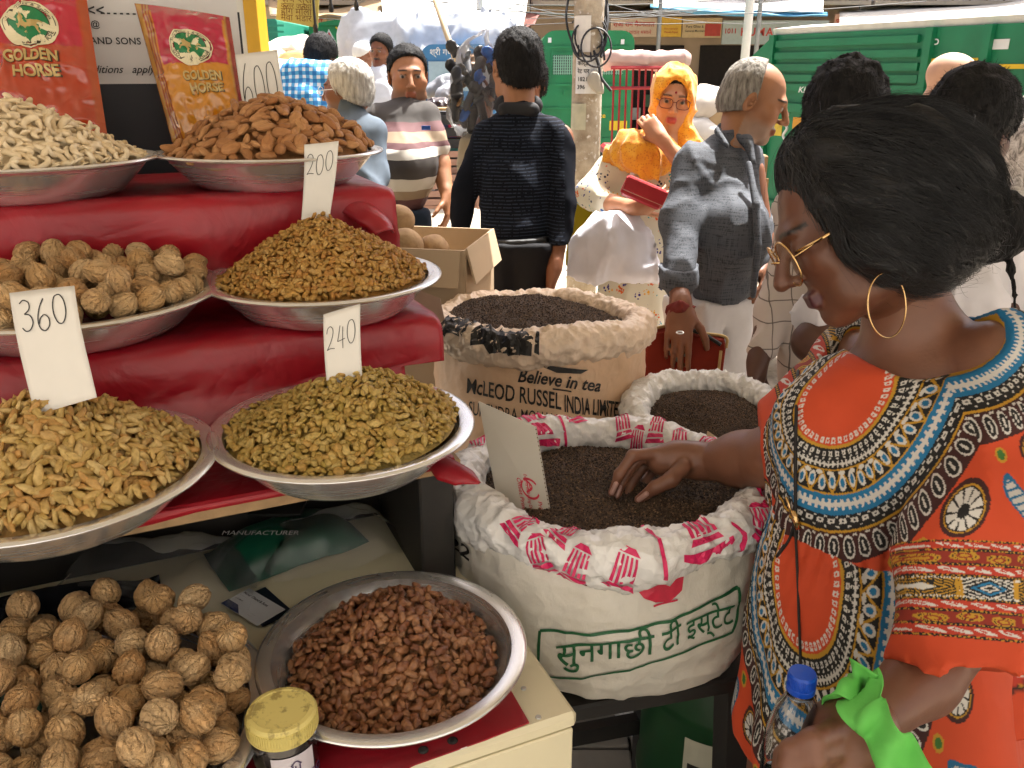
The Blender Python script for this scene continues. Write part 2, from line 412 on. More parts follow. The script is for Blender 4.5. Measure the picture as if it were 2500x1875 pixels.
for dx, dy in ((-.045, .06), (-.10, .005), (-.05, .005)):
    b = MB(); b.lathe([(.004, 0), (.0035, .0012), (0, .0015)], n=12); b.build('rivet', M_steel_dull, tb, loc=(.6+dx, dy-.35+.008, TZ+.0002))
# ---- shelf stand
LV = [(.30, .60, 1.092), (.54, .84, 1.234), (.775, 1.15, 1.414)]
st = empty('stepped_display_stand', Wst(-.6, .7, TZ), RZ, label='stepped wooden shelf stand under the red vinyl, black end panel', cat='shelf stand')
def spart(name, c, size, m, bev=.002):
    b = MB(); b.box((0, 0, 0), size, bev=bev); return b.build(name, m, st, loc=(c[0]+.6, c[1]-.7, c[2]-TZ))
for i, (t0, t1, z) in enumerate(LV):
    spart('shelf_board', (-.59, (t0+t1)/2, z-.011), (1.10, t1-t0, .02), M_ply)
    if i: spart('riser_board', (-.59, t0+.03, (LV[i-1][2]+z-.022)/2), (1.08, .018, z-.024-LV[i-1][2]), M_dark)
spart('end_panel', (-.065, .56, (TZ+1.07)/2), (.055, .44, 1.07-TZ-.002), M_black, .003)
spart('end_panel', (-1.10, .56, (TZ+1.07)/2), (.055, .44, 1.07-TZ-.002), M_black, .003)
for s in (-.07, -1.10): spart('upright', (s, 1.0, (TZ+1.39)/2), (.04, .22, 1.39-TZ), M_dark)
spart('back_board', (-.59, .60, (TZ+1.07)/2), (1.0, .016, 1.07-TZ), M_dark)  # added dark board: keeps light from behind out of the shelf space
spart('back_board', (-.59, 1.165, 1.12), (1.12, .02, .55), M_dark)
# ---- red vinyl sheet, draped over the steps
prof = spline([(.2975, 1.0935, 0), (.299, 1.0950, 0), (.304, 1.0965, 0), (.40, 1.0960, 0), (.498, 1.1000, 0), (.522, 1.1500, 0), (.527, 1.2100, 0), (.545, 1.2400, 0), (.62, 1.2400, 0), (.725, 1.2430, 0), (.752, 1.3000, 0), (.758, 1.3800, 0), (.775, 1.4190, 0), (.85, 1.4200, 0), (1.0, 1.4200, 0), (1.145, 1.4210, 0)], 7)
def vinyl():
    L = len(prof); NS = 150; s = np.linspace(-1.12, 0.0, NS); v = np.zeros((L, NS, 3))
    tt = prof[:, 0]; zz = prof[:, 1]; tan = np.gradient(prof[:, :2], axis=0); tan /= np.linalg.norm(tan, axis=1)[:, None]; nrm = np.column_stack([-tan[:, 1], tan[:, 0]])
    steep = np.clip(np.abs(tan[:, 1])*1.3-.25, 0, 1)
    for i in range(L):
        q = np.column_stack([s*2.2, np.full(NS, tt[i]*3), np.full(NS, zz[i]*5)])
        wv = vnoise(q*np.array([1, 1, 1.8]), 3)*.017+vnoise(q*np.array([2.6, 1.3, 2.6]), 5)*.009+(np.abs(vnoise(q*np.array([3.1, 1, 4.]), 6))-.4)*.006
        d = .0045+steep[i]*np.maximum(.012+wv, .003)+(1-steep[i])*.0006*vnoise(q*4, 8)
        # right hand edge swings out past the boards and curls down
        right = np.where(zz[i] > 1.35, .008, np.where(zz[i] > 1.17, .012, -.055))
        ss = s+(s+1.12)/1.12*right
        e = np.clip((ss-(-.03))/.07, 0, 1)
        v[i, :, 0] = ss; v[i, :, 1] = tt[i]+nrm[i, 0]*d-.01*e*steep[i]; v[i, :, 2] = zz[i]+nrm[i, 1]*d-.02*e**2*(1 if zz[i] > 1.12 else 0)
    # the scalloped bottom hem
    hem = np.clip(1-np.arange(L)/10, 0, 1); v[:, :, 2] += -hem[:, None]*(.0005+.0005*np.sin(s*9)[None])
    w = A0+v[..., :1]*E1+v[..., 1:2]*E2; w[..., 2] = v[..., 2]; w = w.reshape(-1, 3)
    idx = np.arange(L*NS).reshape(L, NS); f = np.stack([idx[:-1, :-1], idx[:-1, 1:], idx[1:, 1:], idx[1:, :-1]], -1).reshape(-1, 4)
    me = mk('vinyl_sheet', w, f, True); o = link('vinyl_sheet', me, M_red, None, label='shiny red vinyl sheet draped over the stepped shelves', cat='sheet')
    m = o.modifiers.new('thick', 'SOLIDIFY'); m.thickness = .0018; m.offset = 0
    return o
vin = vinyl()
def flap(name, pts, wids, par, thick=.004, curl=.5):
    """a curled tongue of vinyl along a path"""
    p = spline(pts, 8); n = len(p); wd = np.interp(np.linspace(0, 1, n), np.linspace(0, 1, len(wids)), wids); t = np.gradient(p, axis=0); t /= np.linalg.norm(t, axis=1)[:, None]
    side = np.cross(t, [0, 0, 1.]); side /= np.linalg.norm(side, axis=1)[:, None]; up = np.cross(side, t); v = []; K = 9
    for i in range(n):
        for k in range(K):
            a = (k/(K-1)-.5)*2*curl*math.pi; v.append(p[i]+side[i]*math.sin(a)*wd[i]/2+up[i]*(math.cos(a)-1)*wd[i]/2)
    f = [[i*K+k, i*K+k+1, (i+1)*K+k+1, (i+1)*K+k] for i in range(n-1) for k in range(K-1)]
    o = link(name, mk(name, v, f, True), M_red, par); m = o.modifiers.new('thick', 'SOLIDIFY'); m.thickness = thick; return o
flap('loose_corner', [P(1070, 1112, 1.17), P(1100, 1128, 1.15), P(1140, 1150, 1.135), P(1172, 1178, 1.125)], [.035, .05, .042, .006], vin, curl=.42)
flap('loose_corner', [P(812, 462, 1.50), P(870, 485, 1.48), P(920, 520, 1.46), P(946, 560, 1.45)], [.05, .075, .075, .05], vin, curl=.35)
# ---- back panel and notice behind the packets
pb = empty('notice_board', Wst(-.75, 1.32, 1.30), RZ, label='white printed notice on a dark navy board behind the packets', cat='notice')
bxy = lambda x, y: None
def on_board(px, py, off=0.0):                       # where a picture ray meets the board plane
    r = ray(px, py); n = -E2; p0 = A0+E2*(1.30-off); k = ((p0-_C)@n)/(r@n); return _C+r*k
c1, c2 = on_board(-260, -180), on_board(612, 330)
ssz = lambda p: ((p-A0)@E1, p[2])
(s0, _), (s1, _) = ssz(c1), ssz(on_board(592, 100)); 
bl = lambda s, t, z: tuple(np.array([s+.75, t-1.32, z-1.30]))
b = MB(); b.box(bl((s0+s1)/2, 1.312, 1.46), (s1-s0, .02, .56)); b.build('dark_panel', mat('navy_panel', srgb('#14161f'), .5, var=.15), pb)
zt = on_board(250, -120)[2]; zb = on_board(250, 205)[2]
b = MB(); b.box(bl((s0+s1)/2+.0, 1.3, (zt+zb)/2), (s1-s0-.01, .003, zt-zb)); sheet = b.build('notice_sheet', mat('notice_white', srgb('#d9d9d8'), .5, var=.05, scale=5), pb)
M_ink = mat('black_ink', (.012, .012, .013), .5, var=0)
def board_fn(px, py, k):                             # text units: one unit = k metres along the board
    p = on_board(px, py, .004)-np.array([*Wst(-.75, 1.32, 0)[:2], 1.30]); q = np.array([p@E1, p@E2, p[2]])
    return lambda x, y: q+np.outer(x*k, [1, 0, 0])+np.outer(y*k, [0, 0, 1])
lettering('lettering', '<<', board_fn(212, 38, .030), M_ink, sheet, weight=.01)
lettering('lettering', '- - - - - - - - - - - -', board_fn(246, 38, .02), M_ink, sheet, weight=.03)
lettering('lettering', '@', board_fn(222, 66, .017), M_ink, sheet, weight=.01)
lettering('lettering', 'MILAN CHAND AND SONS'[11:], board_fn(214, 107, .0185), M_ink, sheet, weight=.015, spacing=1.05)
lettering('lettering', 'ditions   apply', board_fn(226, 178, .021), M_ink, sheet, weight=.01, shear=.4)
# ---- bowls
def steel():
    g = N('bowl_steel'); nz = g.noise(3, 3); ring = g.noise(60, 3, stretch=(.05, .05, 3))
    g.set(g.ramp(nz, [(.3, (.74, .73, .71)), (.7, (.84, .835, .82))]), g.ramp(ring, [(.3, (.18,)*3), (.8, (.34,)*3)]), .82); g.bump(ring, .04, .002); return g.m
M_steel = steel()
_bowl = {}
def bowl(name, c, R, label, h=.058):
    key = (round(R, 3), h)
    if key not in _bowl:
        rb = .66*R; ri = .915*R; pr = [(0, 0), (rb-.006, 0), (rb, .002)]
        for k in range(1, 9): a = k/8; pr.append((rb+(ri-rb)*a**.85, .002+(h-.004-.002)*a))
        pr += [(R-.004, h), (R, h-.002), (R+.0012, h+.0005), (R, h+.0025), (R-.004, h+.0035), (ri-.004, h+.001)]
        for k in range(7, -1, -1): a = k/8; pr.append((rb-.003+(ri-rb)*a**.85, .0045+(h-.004-.003)*a))
        pr += [(rb-.012, .003), (0, .003)]
        b = MB(); b.lathe(pr, n=96, cap=False); me = b.mesh('steel_bowl', True); me.materials.append(M_steel); me.set_sharp_from_angle(angle=rad(50)); _bowl[key] = me
    o = link('steel_bowl', _bowl[key], None, None, (c[0], c[1], c[2]-h), label=label, cat='bowl', group='steel bowls of nuts and raisins'); return o
z8, z6, z4, z2 = TZ+.004+.058, 1.102+.058, 1.247+.058, 1.4265+.058
def W4(s, t, z): return Wst(s, t, z)
B8 = W4(-.197, .142, z8); B7 = W4(-.585, .155, z8-.003); B6 = W4(-.199, .336, z6); B5 = W4(-.56, .350, z6); B4 = W4(-.153, .624, z4); B3 = W4(-.525, .665, z4); B2 = W4(-.181, .875, z2); B1 = W4(-.575, .885, z2)
R8, R7, R6, R5, R4, R3, R2, R1 = .172, .232, .181, .195, .192, .215, .200, .205
bowl('b', B8, R8, 'steel bowl of dark brown raisins on the front table'); bowl('b', B7, R7, 'large steel bowl of walnuts in the bottom left corner')
bowl('b', B6, R6, 'steel bowl of greenish raisins with the 240 card'); bowl('b', B5, R5, 'steel bowl of long golden raisins with the 360 card')
bowl('b', B4, R4, 'steel bowl of golden raisins with the 200 card'); bowl('b', B3, R3, 'steel bowl of walnuts on the middle shelf at left')
bowl('b', B2, R2, 'steel bowl of almonds on the top shelf'); bowl('b', B1, R1, 'steel bowl of cashews on the top shelf at left')
# ---- red mat under the raisin bowl
b = MB(); pts = [PZ(x, y, 0)[:2] for x, y in ()]
def matpoly(pix, z): return [tuple(PZ(x, y, z)[:2]) for x, y in pix]
mp_ = matpoly([(960, 1470), (1080, 1450), (1150, 1520), (1292, 1768), (1180, 1812), (1010, 1872), (860, 1960), (560, 1990), (600, 1700), (940, 1500)], TZ)
b.prism(mp_, TZ+.0012, TZ+.0032); b.build('vinyl_mat', M_red, None, label='red vinyl mat lying on the cream table under the raisin bowl', cat='mat')
# ---- business cards
def card_at(px, py, z, rz, size, tilt=0): 
    o = PZ(px, py, z); return o
cb = PZ(618, 1482, TZ+.008); bc = empty('business_card', cb, rad(-38), label='white printed business card beside the walnut bowl', cat='card')
b = MB(); b.box((0, 0, .001), (.088, .05, .0012)); cf = b.build('card_face', mat('card_white', srgb('#dcdee2'), .45, var=.03), bc)
b = MB(); b.prism([(-.044, -.025), (.0, -.025), (-.02, -.012), (-.044, -.012)], .0019, .0021); b.build('printed_corner', mat('card_blue', srgb('#1f2a5c'), .4), cf)
M_txt = mat('grey_ink', (.05, .05, .07), .5, var=0)
for (tx, sz, x, y, wg) in (('Mehar Chand & Sons', .0068, -.04, .011, .02), ('- - - - - - -', .004, -.04, .005, 0), ('A. KUMAR', .004, -.04, -.004, .01), ('- - - - -', .004, .012, -.014, 0), ('- - - -', .004, .012, -.019, 0)):
    lettering('lettering', tx, flat((x, y, .0018), (1, 0, 0), (0, 1, 0), off=.0006), M_txt, cf, size=sz, weight=wg)
b = MB(); b.box((.01, .012, -.0008), (.088, .05, .0012), rotm(z=rad(-9))); b.build('card_face', mat('card_navy', srgb('#1b2233'), .4), bc)
# ---- jar
jp = P(705, 1770, .905); jz = TZ+.0034; jc = np.array([jp[0], jp[1], jz]); jc = PZ(706, 1900, TZ); 
jar = empty('plastic_jar', (jc[0], jc[1], TZ+.0034), label='plastic jar with a scuffed yellow screw lid at the bottom', cat='jar')
def yellow_lid():
    g = N('yellow_lid'); c = g.mix(g.ramp(g.noise(45, 5, .7), [(.52, (0, 0, 0)), (.60, (1, 1, 1))]), srgb('#d9c878'), srgb('#a89655')); g.set(c, .5); return g.m
JR, JH = .037, .082
b = MB(); b.lathe([(0, .002), (JR-.004, 0), (JR-.001, .004), (JR-.001, JH-.02), (JR-.005, JH-.012), (JR-.006, JH)], n=48); o = b.build('jar_body', mat('dark_jam', srgb('#1c1413'), .12, var=.2, Coat_Weight=.5), jar, True)
pr = [(JR+.0015, JH-.010), (JR+.0015, JH+.010), (JR-.001, JH+.0135), (JR-.006, JH+.0145), (JR-.007, JH+.0135), (0, JH+.0135)]
b = MB(); b.lathe(pr, n=48, cap=False)
for k in range(80):
    a = 2*math.pi*k/80; b.box(((JR+.0018)*math.cos(a), (JR+.0018)*math.sin(a), JH), (.0012, .0014, .016), rotm(z=a))
o = b.build('lid', yellow_lid(), jar); autosmooth(o, 35)
def cyl_fn(r, a0, z0): return lambda x, y: np.column_stack([r*np.cos(a0+x/r), r*np.sin(a0+x/r), z0+y])
lab = MB(); n = 14; ang = np.linspace(rad(-98), rad(-22), n); lv = [(( JR+.0004)*math.cos(a), (JR+.0004)*math.sin(a), z) for z in (.012, JH-.022) for a in ang]
lab.add(lv, [[i, i+1, n+i+1, n+i] for i in range(n-1)]); lo_ = lab.build('paper_label', mat('label_paper', srgb('#cfc8cd'), .5, var=.06), jar, True)
lettering('lettering', 'MANGO', cyl_fn(JR+.0012, rad(-74), .022), mat('label_violet', srgb('#4a3a5c'), .5), lo_, size=.012, weight=.03)
strokes('printed_house', [[(0, 0), (.006, .005), (.012, 0)], [(.002, 0), (.002, -.009)], [(.010, 0), (.010, -.009)], [(.005, -.001), (.005, -.009)]], .0016, cyl_fn(JR+.0012, rad(-66), .048), mat('label_violet', (0, 0, 0)), lo_)
# ---- things kept in the space under the shelf
def crumple(name, c, size, rz, m, amp=.012, seed=0, par=None, n=26, tilt=(0, 0), **kw):
    u = np.linspace(-.5, .5, n); X, Y = np.meshgrid(u*size[0], u*size[1], indexing='ij'); p = np.stack([X, Y, np.zeros_like(X)], -1)
    q = np.concatenate([p[..., :2]*16, np.full(X.shape+(1,), seed*3.1)], -1)
    ridge = np.abs(vnoise(q, seed))*-1+np.abs(vnoise(q*2.1, seed+1))*-.5; p[..., 2] = amp*(1.1+ridge)
    p[..., 0] += .3*amp*vnoise(q*1.3, seed+4); p[..., 1] += .3*amp*vnoise(q*1.3, seed+5)
    dome = size[2]*np.clip(1-(2*np.abs(X/size[0]))**4, 0, 1)*np.clip(1-(2*np.abs(Y/size[1]))**4, 0, 1); p[..., 2] += dome
    v = p.reshape(-1, 3)@rotm(tilt[0], tilt[1], rz).T; idx = np.arange(n*n).reshape(n, n); f = np.stack([idx[:-1, :-1], idx[1:, :-1], idx[1:, 1:], idx[:-1, 1:]], -1).reshape(-1, 4)
    return link(name, mk(name, v, f, True), m, par, c, **kw)
def clear_plastic(name='clear_plastic', tint=(.9, .93, .95), alpha=.07):
    if name in _MC: return _MC[name]
    g = N(name); g.set(tint, .12, 0, Alpha=alpha); g.b.inputs['Specular IOR Level'].default_value = .9; g.b.inputs['Coat Weight'].default_value = 1; g.b.inputs['Coat Roughness'].default_value = .06
    fr = g.n('ShaderNodeFresnel'); fr.inputs[0].default_value = 1.5; g.l(g.math('MAXIMUM', g.math('MULTIPLY', fr.outputs[0], .9), alpha), g.b.inputs['Alpha']); _MC[name] = g.m; return g.m
M_clear = clear_plastic()
pk = crumple('foil_packet', Wst(-.68, .42, TZ+.004), (.42, .22, .05), RZ, mat('navy_pack', srgb('#10141f'), .25, var=.2, scale=9), .008, 2, label='dark navy and green packet in clear wrap under the shelf', cat='packet')
crumple('green_stripe', (0, -.085, .002), (.40, .05, .04), 0, mat('green_pack', srgb('#0d4a2c'), .3), .006, 3, par=pk)
pk2 = crumple('foil_packet', Wst(-.27, .53, TZ+.004), (.24, .13, .05), RZ+.2, mat('green_pack2', srgb('#124f3c'), .3, var=.2), .008, 5, label='dark green packet under the black end panel of the shelf', cat='packet')
lettering('lettering', 'MANUFACTURER', flat((-.09, -.045, .056), (1, 0, 0), (0, 1, .1), off=.002), mat('white_print', (.7, .7, .7), .4), pk2, size=.016)
b = MB(); b.box((-.02, .04, .062), (.09, .05, .006), rotm(x=.15), bev=.001); b.build('round_label', mat('label_black', (.012, .012, .012), .4), pk2)
crumple('plastic_bag', Wst(-.47, .50, TZ+.006), (.30, .18, .05), RZ-.3, M_clear, .022, 11, label='crumpled clear plastic bag lying behind the walnut bowl', cat='plastic bag')
crumple('plastic_bag', Wst(-.205, .49, TZ+.006), (.22, .14, .05), RZ+.1, M_clear, .02, 14, label='clear plastic bag over the dark green packet', cat='plastic bag')
# ---- price cards
M_card = mat('white_card', srgb('#e2ded6'), .6, var=.09, scale=5, bump=.05, bscale=40)
M_pen = mat('marker_ink', (.02, .02, .022), .4, var=0)
D = {'0': [[(.5, 1), (.22, .92), (.06, .62), (.08, .28), (.30, .02), (.62, .04), (.86, .34), (.84, .74), (.62, .97), (.40, .99)]],
     '2': [[(.1, .72), (.2, .92), (.5, 1), (.76, .86), (.74, .6), (.45, .28), (.08, .02)], [(.08, .02), (.4, .06), (.9, .02)]],
     '3': [[(.12, .9), (.4, 1), (.74, .9), (.72, .68), (.36, .54)], [(.36, .54), (.72, .48), (.86, .24), (.6, .02), (.28, .0), (.08, .12)]],
     '4': [[(.42, 1), (.3, .7), (.12, .34)], [(.12, .34), (.5, .36), (.92, .40)], [(.72, .92), (.68, .5), (.66, 0)]],
     '6': [[(.62, 1.05), (.28, .74), (.08, .36), (.16, .08), (.46, -.02), (.78, .12), (.82, .36), (.56, .5), (.26, .40), (.12, .22)]]}
def price_card(num, corners, d, label, bend=.006, tl=.30, th=.32, tw=.78, ty=.62, lw=.011, dd=(0, 0, 0, 0), foot=0.0):
    """corners in the picture: top-left, top-right, bottom-right, bottom-left; the foot sinks into the heap"""
    c = [P(x, y, d+dd[i]) for i, (x, y) in enumerate(corners)]; n = 13; m_ = 15
    c[2] = c[2]+(c[2]-c[1])*foot; c[3] = c[3]+(c[3]-c[0])*foot
    nr = np.cross(c[1]-c[0], c[3]-c[0]); nr /= np.linalg.norm(nr)
    if nr@(_C-c[0]) < 0: nr = -nr
    def fn(u, v, off=0.0):
        u = np.asarray(u)[:, None]; v = np.asarray(v)[:, None]
        p = (c[0]*(1-u)+c[1]*u)*(1-v)+(c[3]*(1-u)+c[2]*u)*v
        return p+nr*(bend*np.sin(v*math.pi*1.2+.3)+.3*bend*np.sin(u*3)+off)
    U, Vv = np.meshgrid(np.linspace(0, 1, n), np.linspace(0, 1, m_), indexing='ij'); v = fn(U.ravel(), Vv.ravel())
    base = v[(n//2)*m_+m_-1].copy(); idx = np.arange(n*m_).reshape(n, m_); f = np.stack([idx[:-1, :-1], idx[:-1, 1:], idx[1:, 1:], idx[1:, :-1]], -1).reshape(-1, 4)
    me = mk('price_card', v-base, f, True); o = link('price_card', me, M_card, None, base, label=label, cat='price card', group='handwritten price cards'); q = o.modifiers.new('thick', 'SOLIDIFY'); q.thickness = .0012; q.offset = -1
    ft = lambda x, y: fn(x, y, .0009)-base
    for i, ch in enumerate(num):
        x0 = (1-tw)/2+i*tw/len(num); ww = tw/len(num)*.88; L = [[(x0+a*ww+.06*(bb-.5)*0, ty-(bb)*th+ .02*math.sin(i*2)) for a, bb in s] for s in D[ch]]
        vv = []; ff = []
        asp = np.linalg.norm(c[1]-c[0])/np.linalg.norm(c[3]-c[0])
        for s in L:
            a_, b_ = stroke([(x, y/asp) for x, y in s], lw*6.0/len(num)*.55); k = len(vv); a_[:, 1] *= asp; vv += a_.tolist(); ff += [[j+k for j in q_] for q_ in b_]
        vv = np.array(vv); link('digit', mk('digit', ft(vv[:, 0], vv[:, 1]), ff), M_pen, o)
    return o
price_card('600', [(574, 134), (676, 122), (694, 240), (592, 250)], 1.60, 'white card marked 600 behind the almonds', th=.56, ty=.72, tw=.9, lw=.017, foot=.6, bend=.002)
price_card('200', [(742, 352), (826, 343), (808, 512), (737, 532)], 1.36, 'white card marked 200 stuck in the golden raisins', th=.24, ty=.36, tw=.86, lw=.018, bend=-.006, dd=(0, 0, -.0, 0), foot=.15)
price_card('360', [(24, 716), (182, 698), (228, 944), (76, 986)], 1.00, 'white card marked 360 stuck in the long golden raisins', th=.26, ty=.34, tw=.78, lw=.017, bend=.004, dd=(0, 0, -.02, -.02), foot=.1)
price_card('240', [(790, 768), (880, 742), (884, 930), (798, 955)], 1.13, 'white card marked 240 stuck in the greenish raisins', th=.27, ty=.44, tw=.86, lw=.017, bend=.006, foot=.12)
# ================================================================ nuts and raisins
import bmesh
def ico(sub):
    bm = bmesh.new(); bmesh.ops.create_icosphere(bm, subdivisions=sub, radius=1); bm.verts.ensure_lookup_table(); bm.verts.index_update()
    v = np.array([q.co[:] for q in bm.verts]); f = np.array([[q.index for q in a.verts] for a in bm.faces]); bm.free(); return v, f
def walnut_mesh(seed):
    v, f = ico(4); n = v.copy(); q = n*np.array([1.6, 1.6, .9])
    r = np.abs(vnoise(q*2.4, seed)); r2 = np.abs(vnoise(q*4.6, seed+3)); a = np.arctan2(n[:, 1], n[:, 0])
    rad_ = 1-.10*np.exp(-(r/.10)**2)-.05*np.exp(-(r2/.10)**2)+.03*vnoise(n*1.6, seed+9)
    rad_ -= .05*(1-np.abs(np.sin(4*a+1.6*vnoise(n*2.2, seed+6))))**2.2*np.clip(1.15-np.abs(n[:, 2]), 0, 1); seam = np.exp(-((np.abs(n[:, 1]))/.075)**2); rad_ += .07*seam-.05*np.exp(-((np.abs(n[:, 1]))/.022)**2)
    tip = np.exp(-(1-n[:, 2])*14); p = n*rad_[:, None]*np.array([.95, .92, 1.07]); p[:, 2] += .13*tip; return p, f
def ellip_mesh(seed, sub, sc, wr=.08, fr=2.2, taper=0.0, flat=0.0):
    v, f = ico(sub); r = 1-wr*np.abs(vnoise(v*fr*np.array([1.6, 1.6, .5]), seed))*1.6+wr*.6*vnoise(v*1.2, seed+2); p = v*r[:, None]*np.array(sc)
    p[:, :2] *= (1-taper*v[:, 2:3]); p[:, 0] += .12*sc[0]*np.sin(v[:, 2]*2+seed); return p, f
def cashew_mesh(seed, half=False):
    n, k = 9, 8; t = np.linspace(0, 1, n); a = rad(-100)+t*rad(200); R = 1.0; r = .42*np.sin(np.pi*(t*.86+.07))**.55; r = r*(1+.12*np.sin(t*3+seed)); v = []
    for i in range(n):
        c = np.array([math.cos(a[i])*R*.75, math.sin(a[i])*R, 0]); u = np.array([math.cos(a[i]), math.sin(a[i]), 0])
        for j in range(k):
            b = 2*math.pi*j/k; z = math.sin(b)*r[i]; v.append(c+u*math.cos(b)*r[i]*1.05+np.array([0, 0, (max(z, -.06) if half else z)]))
    f = [[i*k+j, i*k+(j+1) % k, (i+1)*k+(j+1) % k, (i+1)*k+j] for i in range(n-1) for j in range(k)]; v.append(v[0]*0+np.mean(v[:k], 0)); v.append(np.mean(v[(n-1)*k:n*k], 0))
    f += [[j, n*k, (j+1) % k] for j in range(k)]+[[(n-1)*k+j, (n-1)*k+(j+1) % k, n*k+1] for j in range(k)]; v = np.array(v); v[:, 0] -= .35
    return v, f
def fruit_mat(name, cols, rough=.45, dk=.42, sss=.0, spec=.5, bump=.3, bscale=90, dark=None, coat=0, stretch=None, bdist=.003):
    g = N(name); oi = g.n('ShaderNodeObjectInfo'); ge = g.n('ShaderNodeNewGeometry'); fac = g.math('FRACT', g.math('ADD', oi.outputs['Random'], ge.outputs['Random Per Island']))
    n = len(cols); c = g.ramp(fac, [(i/(n-1), q) for i, q in enumerate(cols)])
    nz = g.noise(bscale, 4, stretch=stretch); c = g.mix(g.ramp(nz, [(.35, (dk,)*3), (.6, (0, 0, 0))]), c, dark or tuple(np.array(cols[0])*.45)); g.set(c, rough); g.b.inputs['Specular IOR Level'].default_value = spec
    if sss:
        tr_ = g.n('ShaderNodeBsdfTranslucent'); g.l(c, tr_.inputs[0]); mx_ = g.n('ShaderNodeMixShader'); mx_.inputs[0].default_value = sss; g.l(g.b.outputs[0], mx_.inputs[1]); g.l(tr_.outputs[0], mx_.inputs[2]); g.l(mx_.outputs[0], g.t.nodes['Material Output'].inputs[0])
    if coat: g.b.inputs['Coat Weight'].default_value = coat; g.b.inputs['Coat Roughness'].default_value = .3
    g.bump(nz, bump, bdist); return g.m
M_almond = fruit_mat('almond_skin', [srgb('#9c6a40'), srgb('#b07c4e'), srgb('#c2905f'), srgb('#a36c3e')], .6, bump=.45, bscale=160, stretch=(2.4, 2.4, .25), dark=srgb('#7a4c28'), spec=.3)
M_cashew = fruit_mat('cashew_flesh', [srgb('#e8cfa4'), srgb('#f3e2c2'), srgb('#ecd6ae')], .5, sss=0, bump=.15, bscale=60, dark=srgb('#c9a970'))
M_gold = fruit_mat('golden_raisin', [srgb('#cf9c4a'), srgb('#deae5c'), srgb('#e8be72'), srgb('#d2a24c'), srgb('#d99c4c'), srgb('#c48e42')], .48, sss=.28, bump=.9, bscale=260, coat=.15, dark=srgb('#9a6c2c'), bdist=.004)
M_long = fruit_mat('long_raisin', [srgb('#dcb468'), srgb('#eac97e'), srgb('#d4b262'), srgb('#f0d490'), srgb('#deae64'), srgb('#d8a45a')], .48, sss=.28, bump=.8, bscale=170, coat=.15, dark=srgb('#a8803a'), bdist=.004)
M_green = fruit_mat('green_raisin', [srgb('#cba650'), srgb('#ddb966'), srgb('#e8c97c'), srgb('#ccab56'), srgb('#d6a758'), srgb('#c4a850')], .46, sss=.28, bump=.9, bscale=230, coat=.15, dark=srgb('#86722e'), bdist=.004)
M_brown = fruit_mat('brown_raisin', [srgb('#8a5332'), srgb('#a56b40'), srgb('#c08a5c'), srgb('#935a36')], .42, sss=.22, bump=1.0, bscale=170, coat=.4, dark=srgb('#5c2c15'), bdist=.005)
def walnut_mat():
    g = N('walnut_shell'); co = g.coord(); sp = g.n('ShaderNodeSeparateXYZ'); g.l(co, sp.inputs[0]); az = g.math('ARCTAN2', sp.outputs[1], sp.outputs[0]); w1 = g.noise(120, 4, .6, vec=co); ph = g.math('ADD', g.math('MULTIPLY', az, 5.0), g.math('MULTIPLY', w1, 4.5)); rg_ = g.math('POWER', g.math('ABSOLUTE', g.math('SINE', ph)), .55)
    vn = g.math('ABSOLUTE', g.math('SUBTRACT', g.noise(105, 3, .55, vec=co, dist=1.2), .5)); vn = g.math('MINIMUM', g.math('MULTIPLY', vn, 9.0), 1.0); h = g.math('ADD', g.math('MULTIPLY', rg_, .62), g.math('MULTIPLY', vn, .38))
    oi = g.n('ShaderNodeObjectInfo'); c = g.ramp(oi.outputs['Random'], [(0, srgb('#d29f66')), (.3, srgb('#e6bd88')), (.6, srgb('#dbab70')), (.85, srgb('#ecc896')), (1, srgb('#c9955c'))]); c = g.mix(g.ramp(h, [(.22, (.6,)*3), (.5, (0, 0, 0))]), c, srgb('#8a6238')); c = g.mix(g.ramp(g.noise(40, 3, vec=co), [(.45, (0, 0, 0)), (.7, (.4,)*3)]), c, srgb('#dcc39a')); g.set(c, .6); g.b.inputs['Specular IOR Level'].default_value = .3; g.bump(h, 1.0, .005); return g.m
M_walnut = walnut_mat()
def variants(name, gens, m=None, smooth=True, size=1.0):
    out = []
    for v, f in gens:
        me = mk(name, v*size, np.array(f) if isinstance(f, np.ndarray) else f, smooth); me.materials.append(m); out.append(me)
    return out
def rand_rot(): 
    q = RNG.normal(size=4); q /= np.linalg.norm(q); from mathutils import Quaternion; return np.array(Quaternion(q).to_matrix())
def put(name, me, p, R, sc, **kw):
    o = bpy.data.objects.new(name, me); COL.objects.link(o); M = Matrix([[*(R[i]*sc), p[i]] for i in range(3)]+[[0, 0, 0, 1]]); o.matrix_basis = M; return tag(o, **kw)
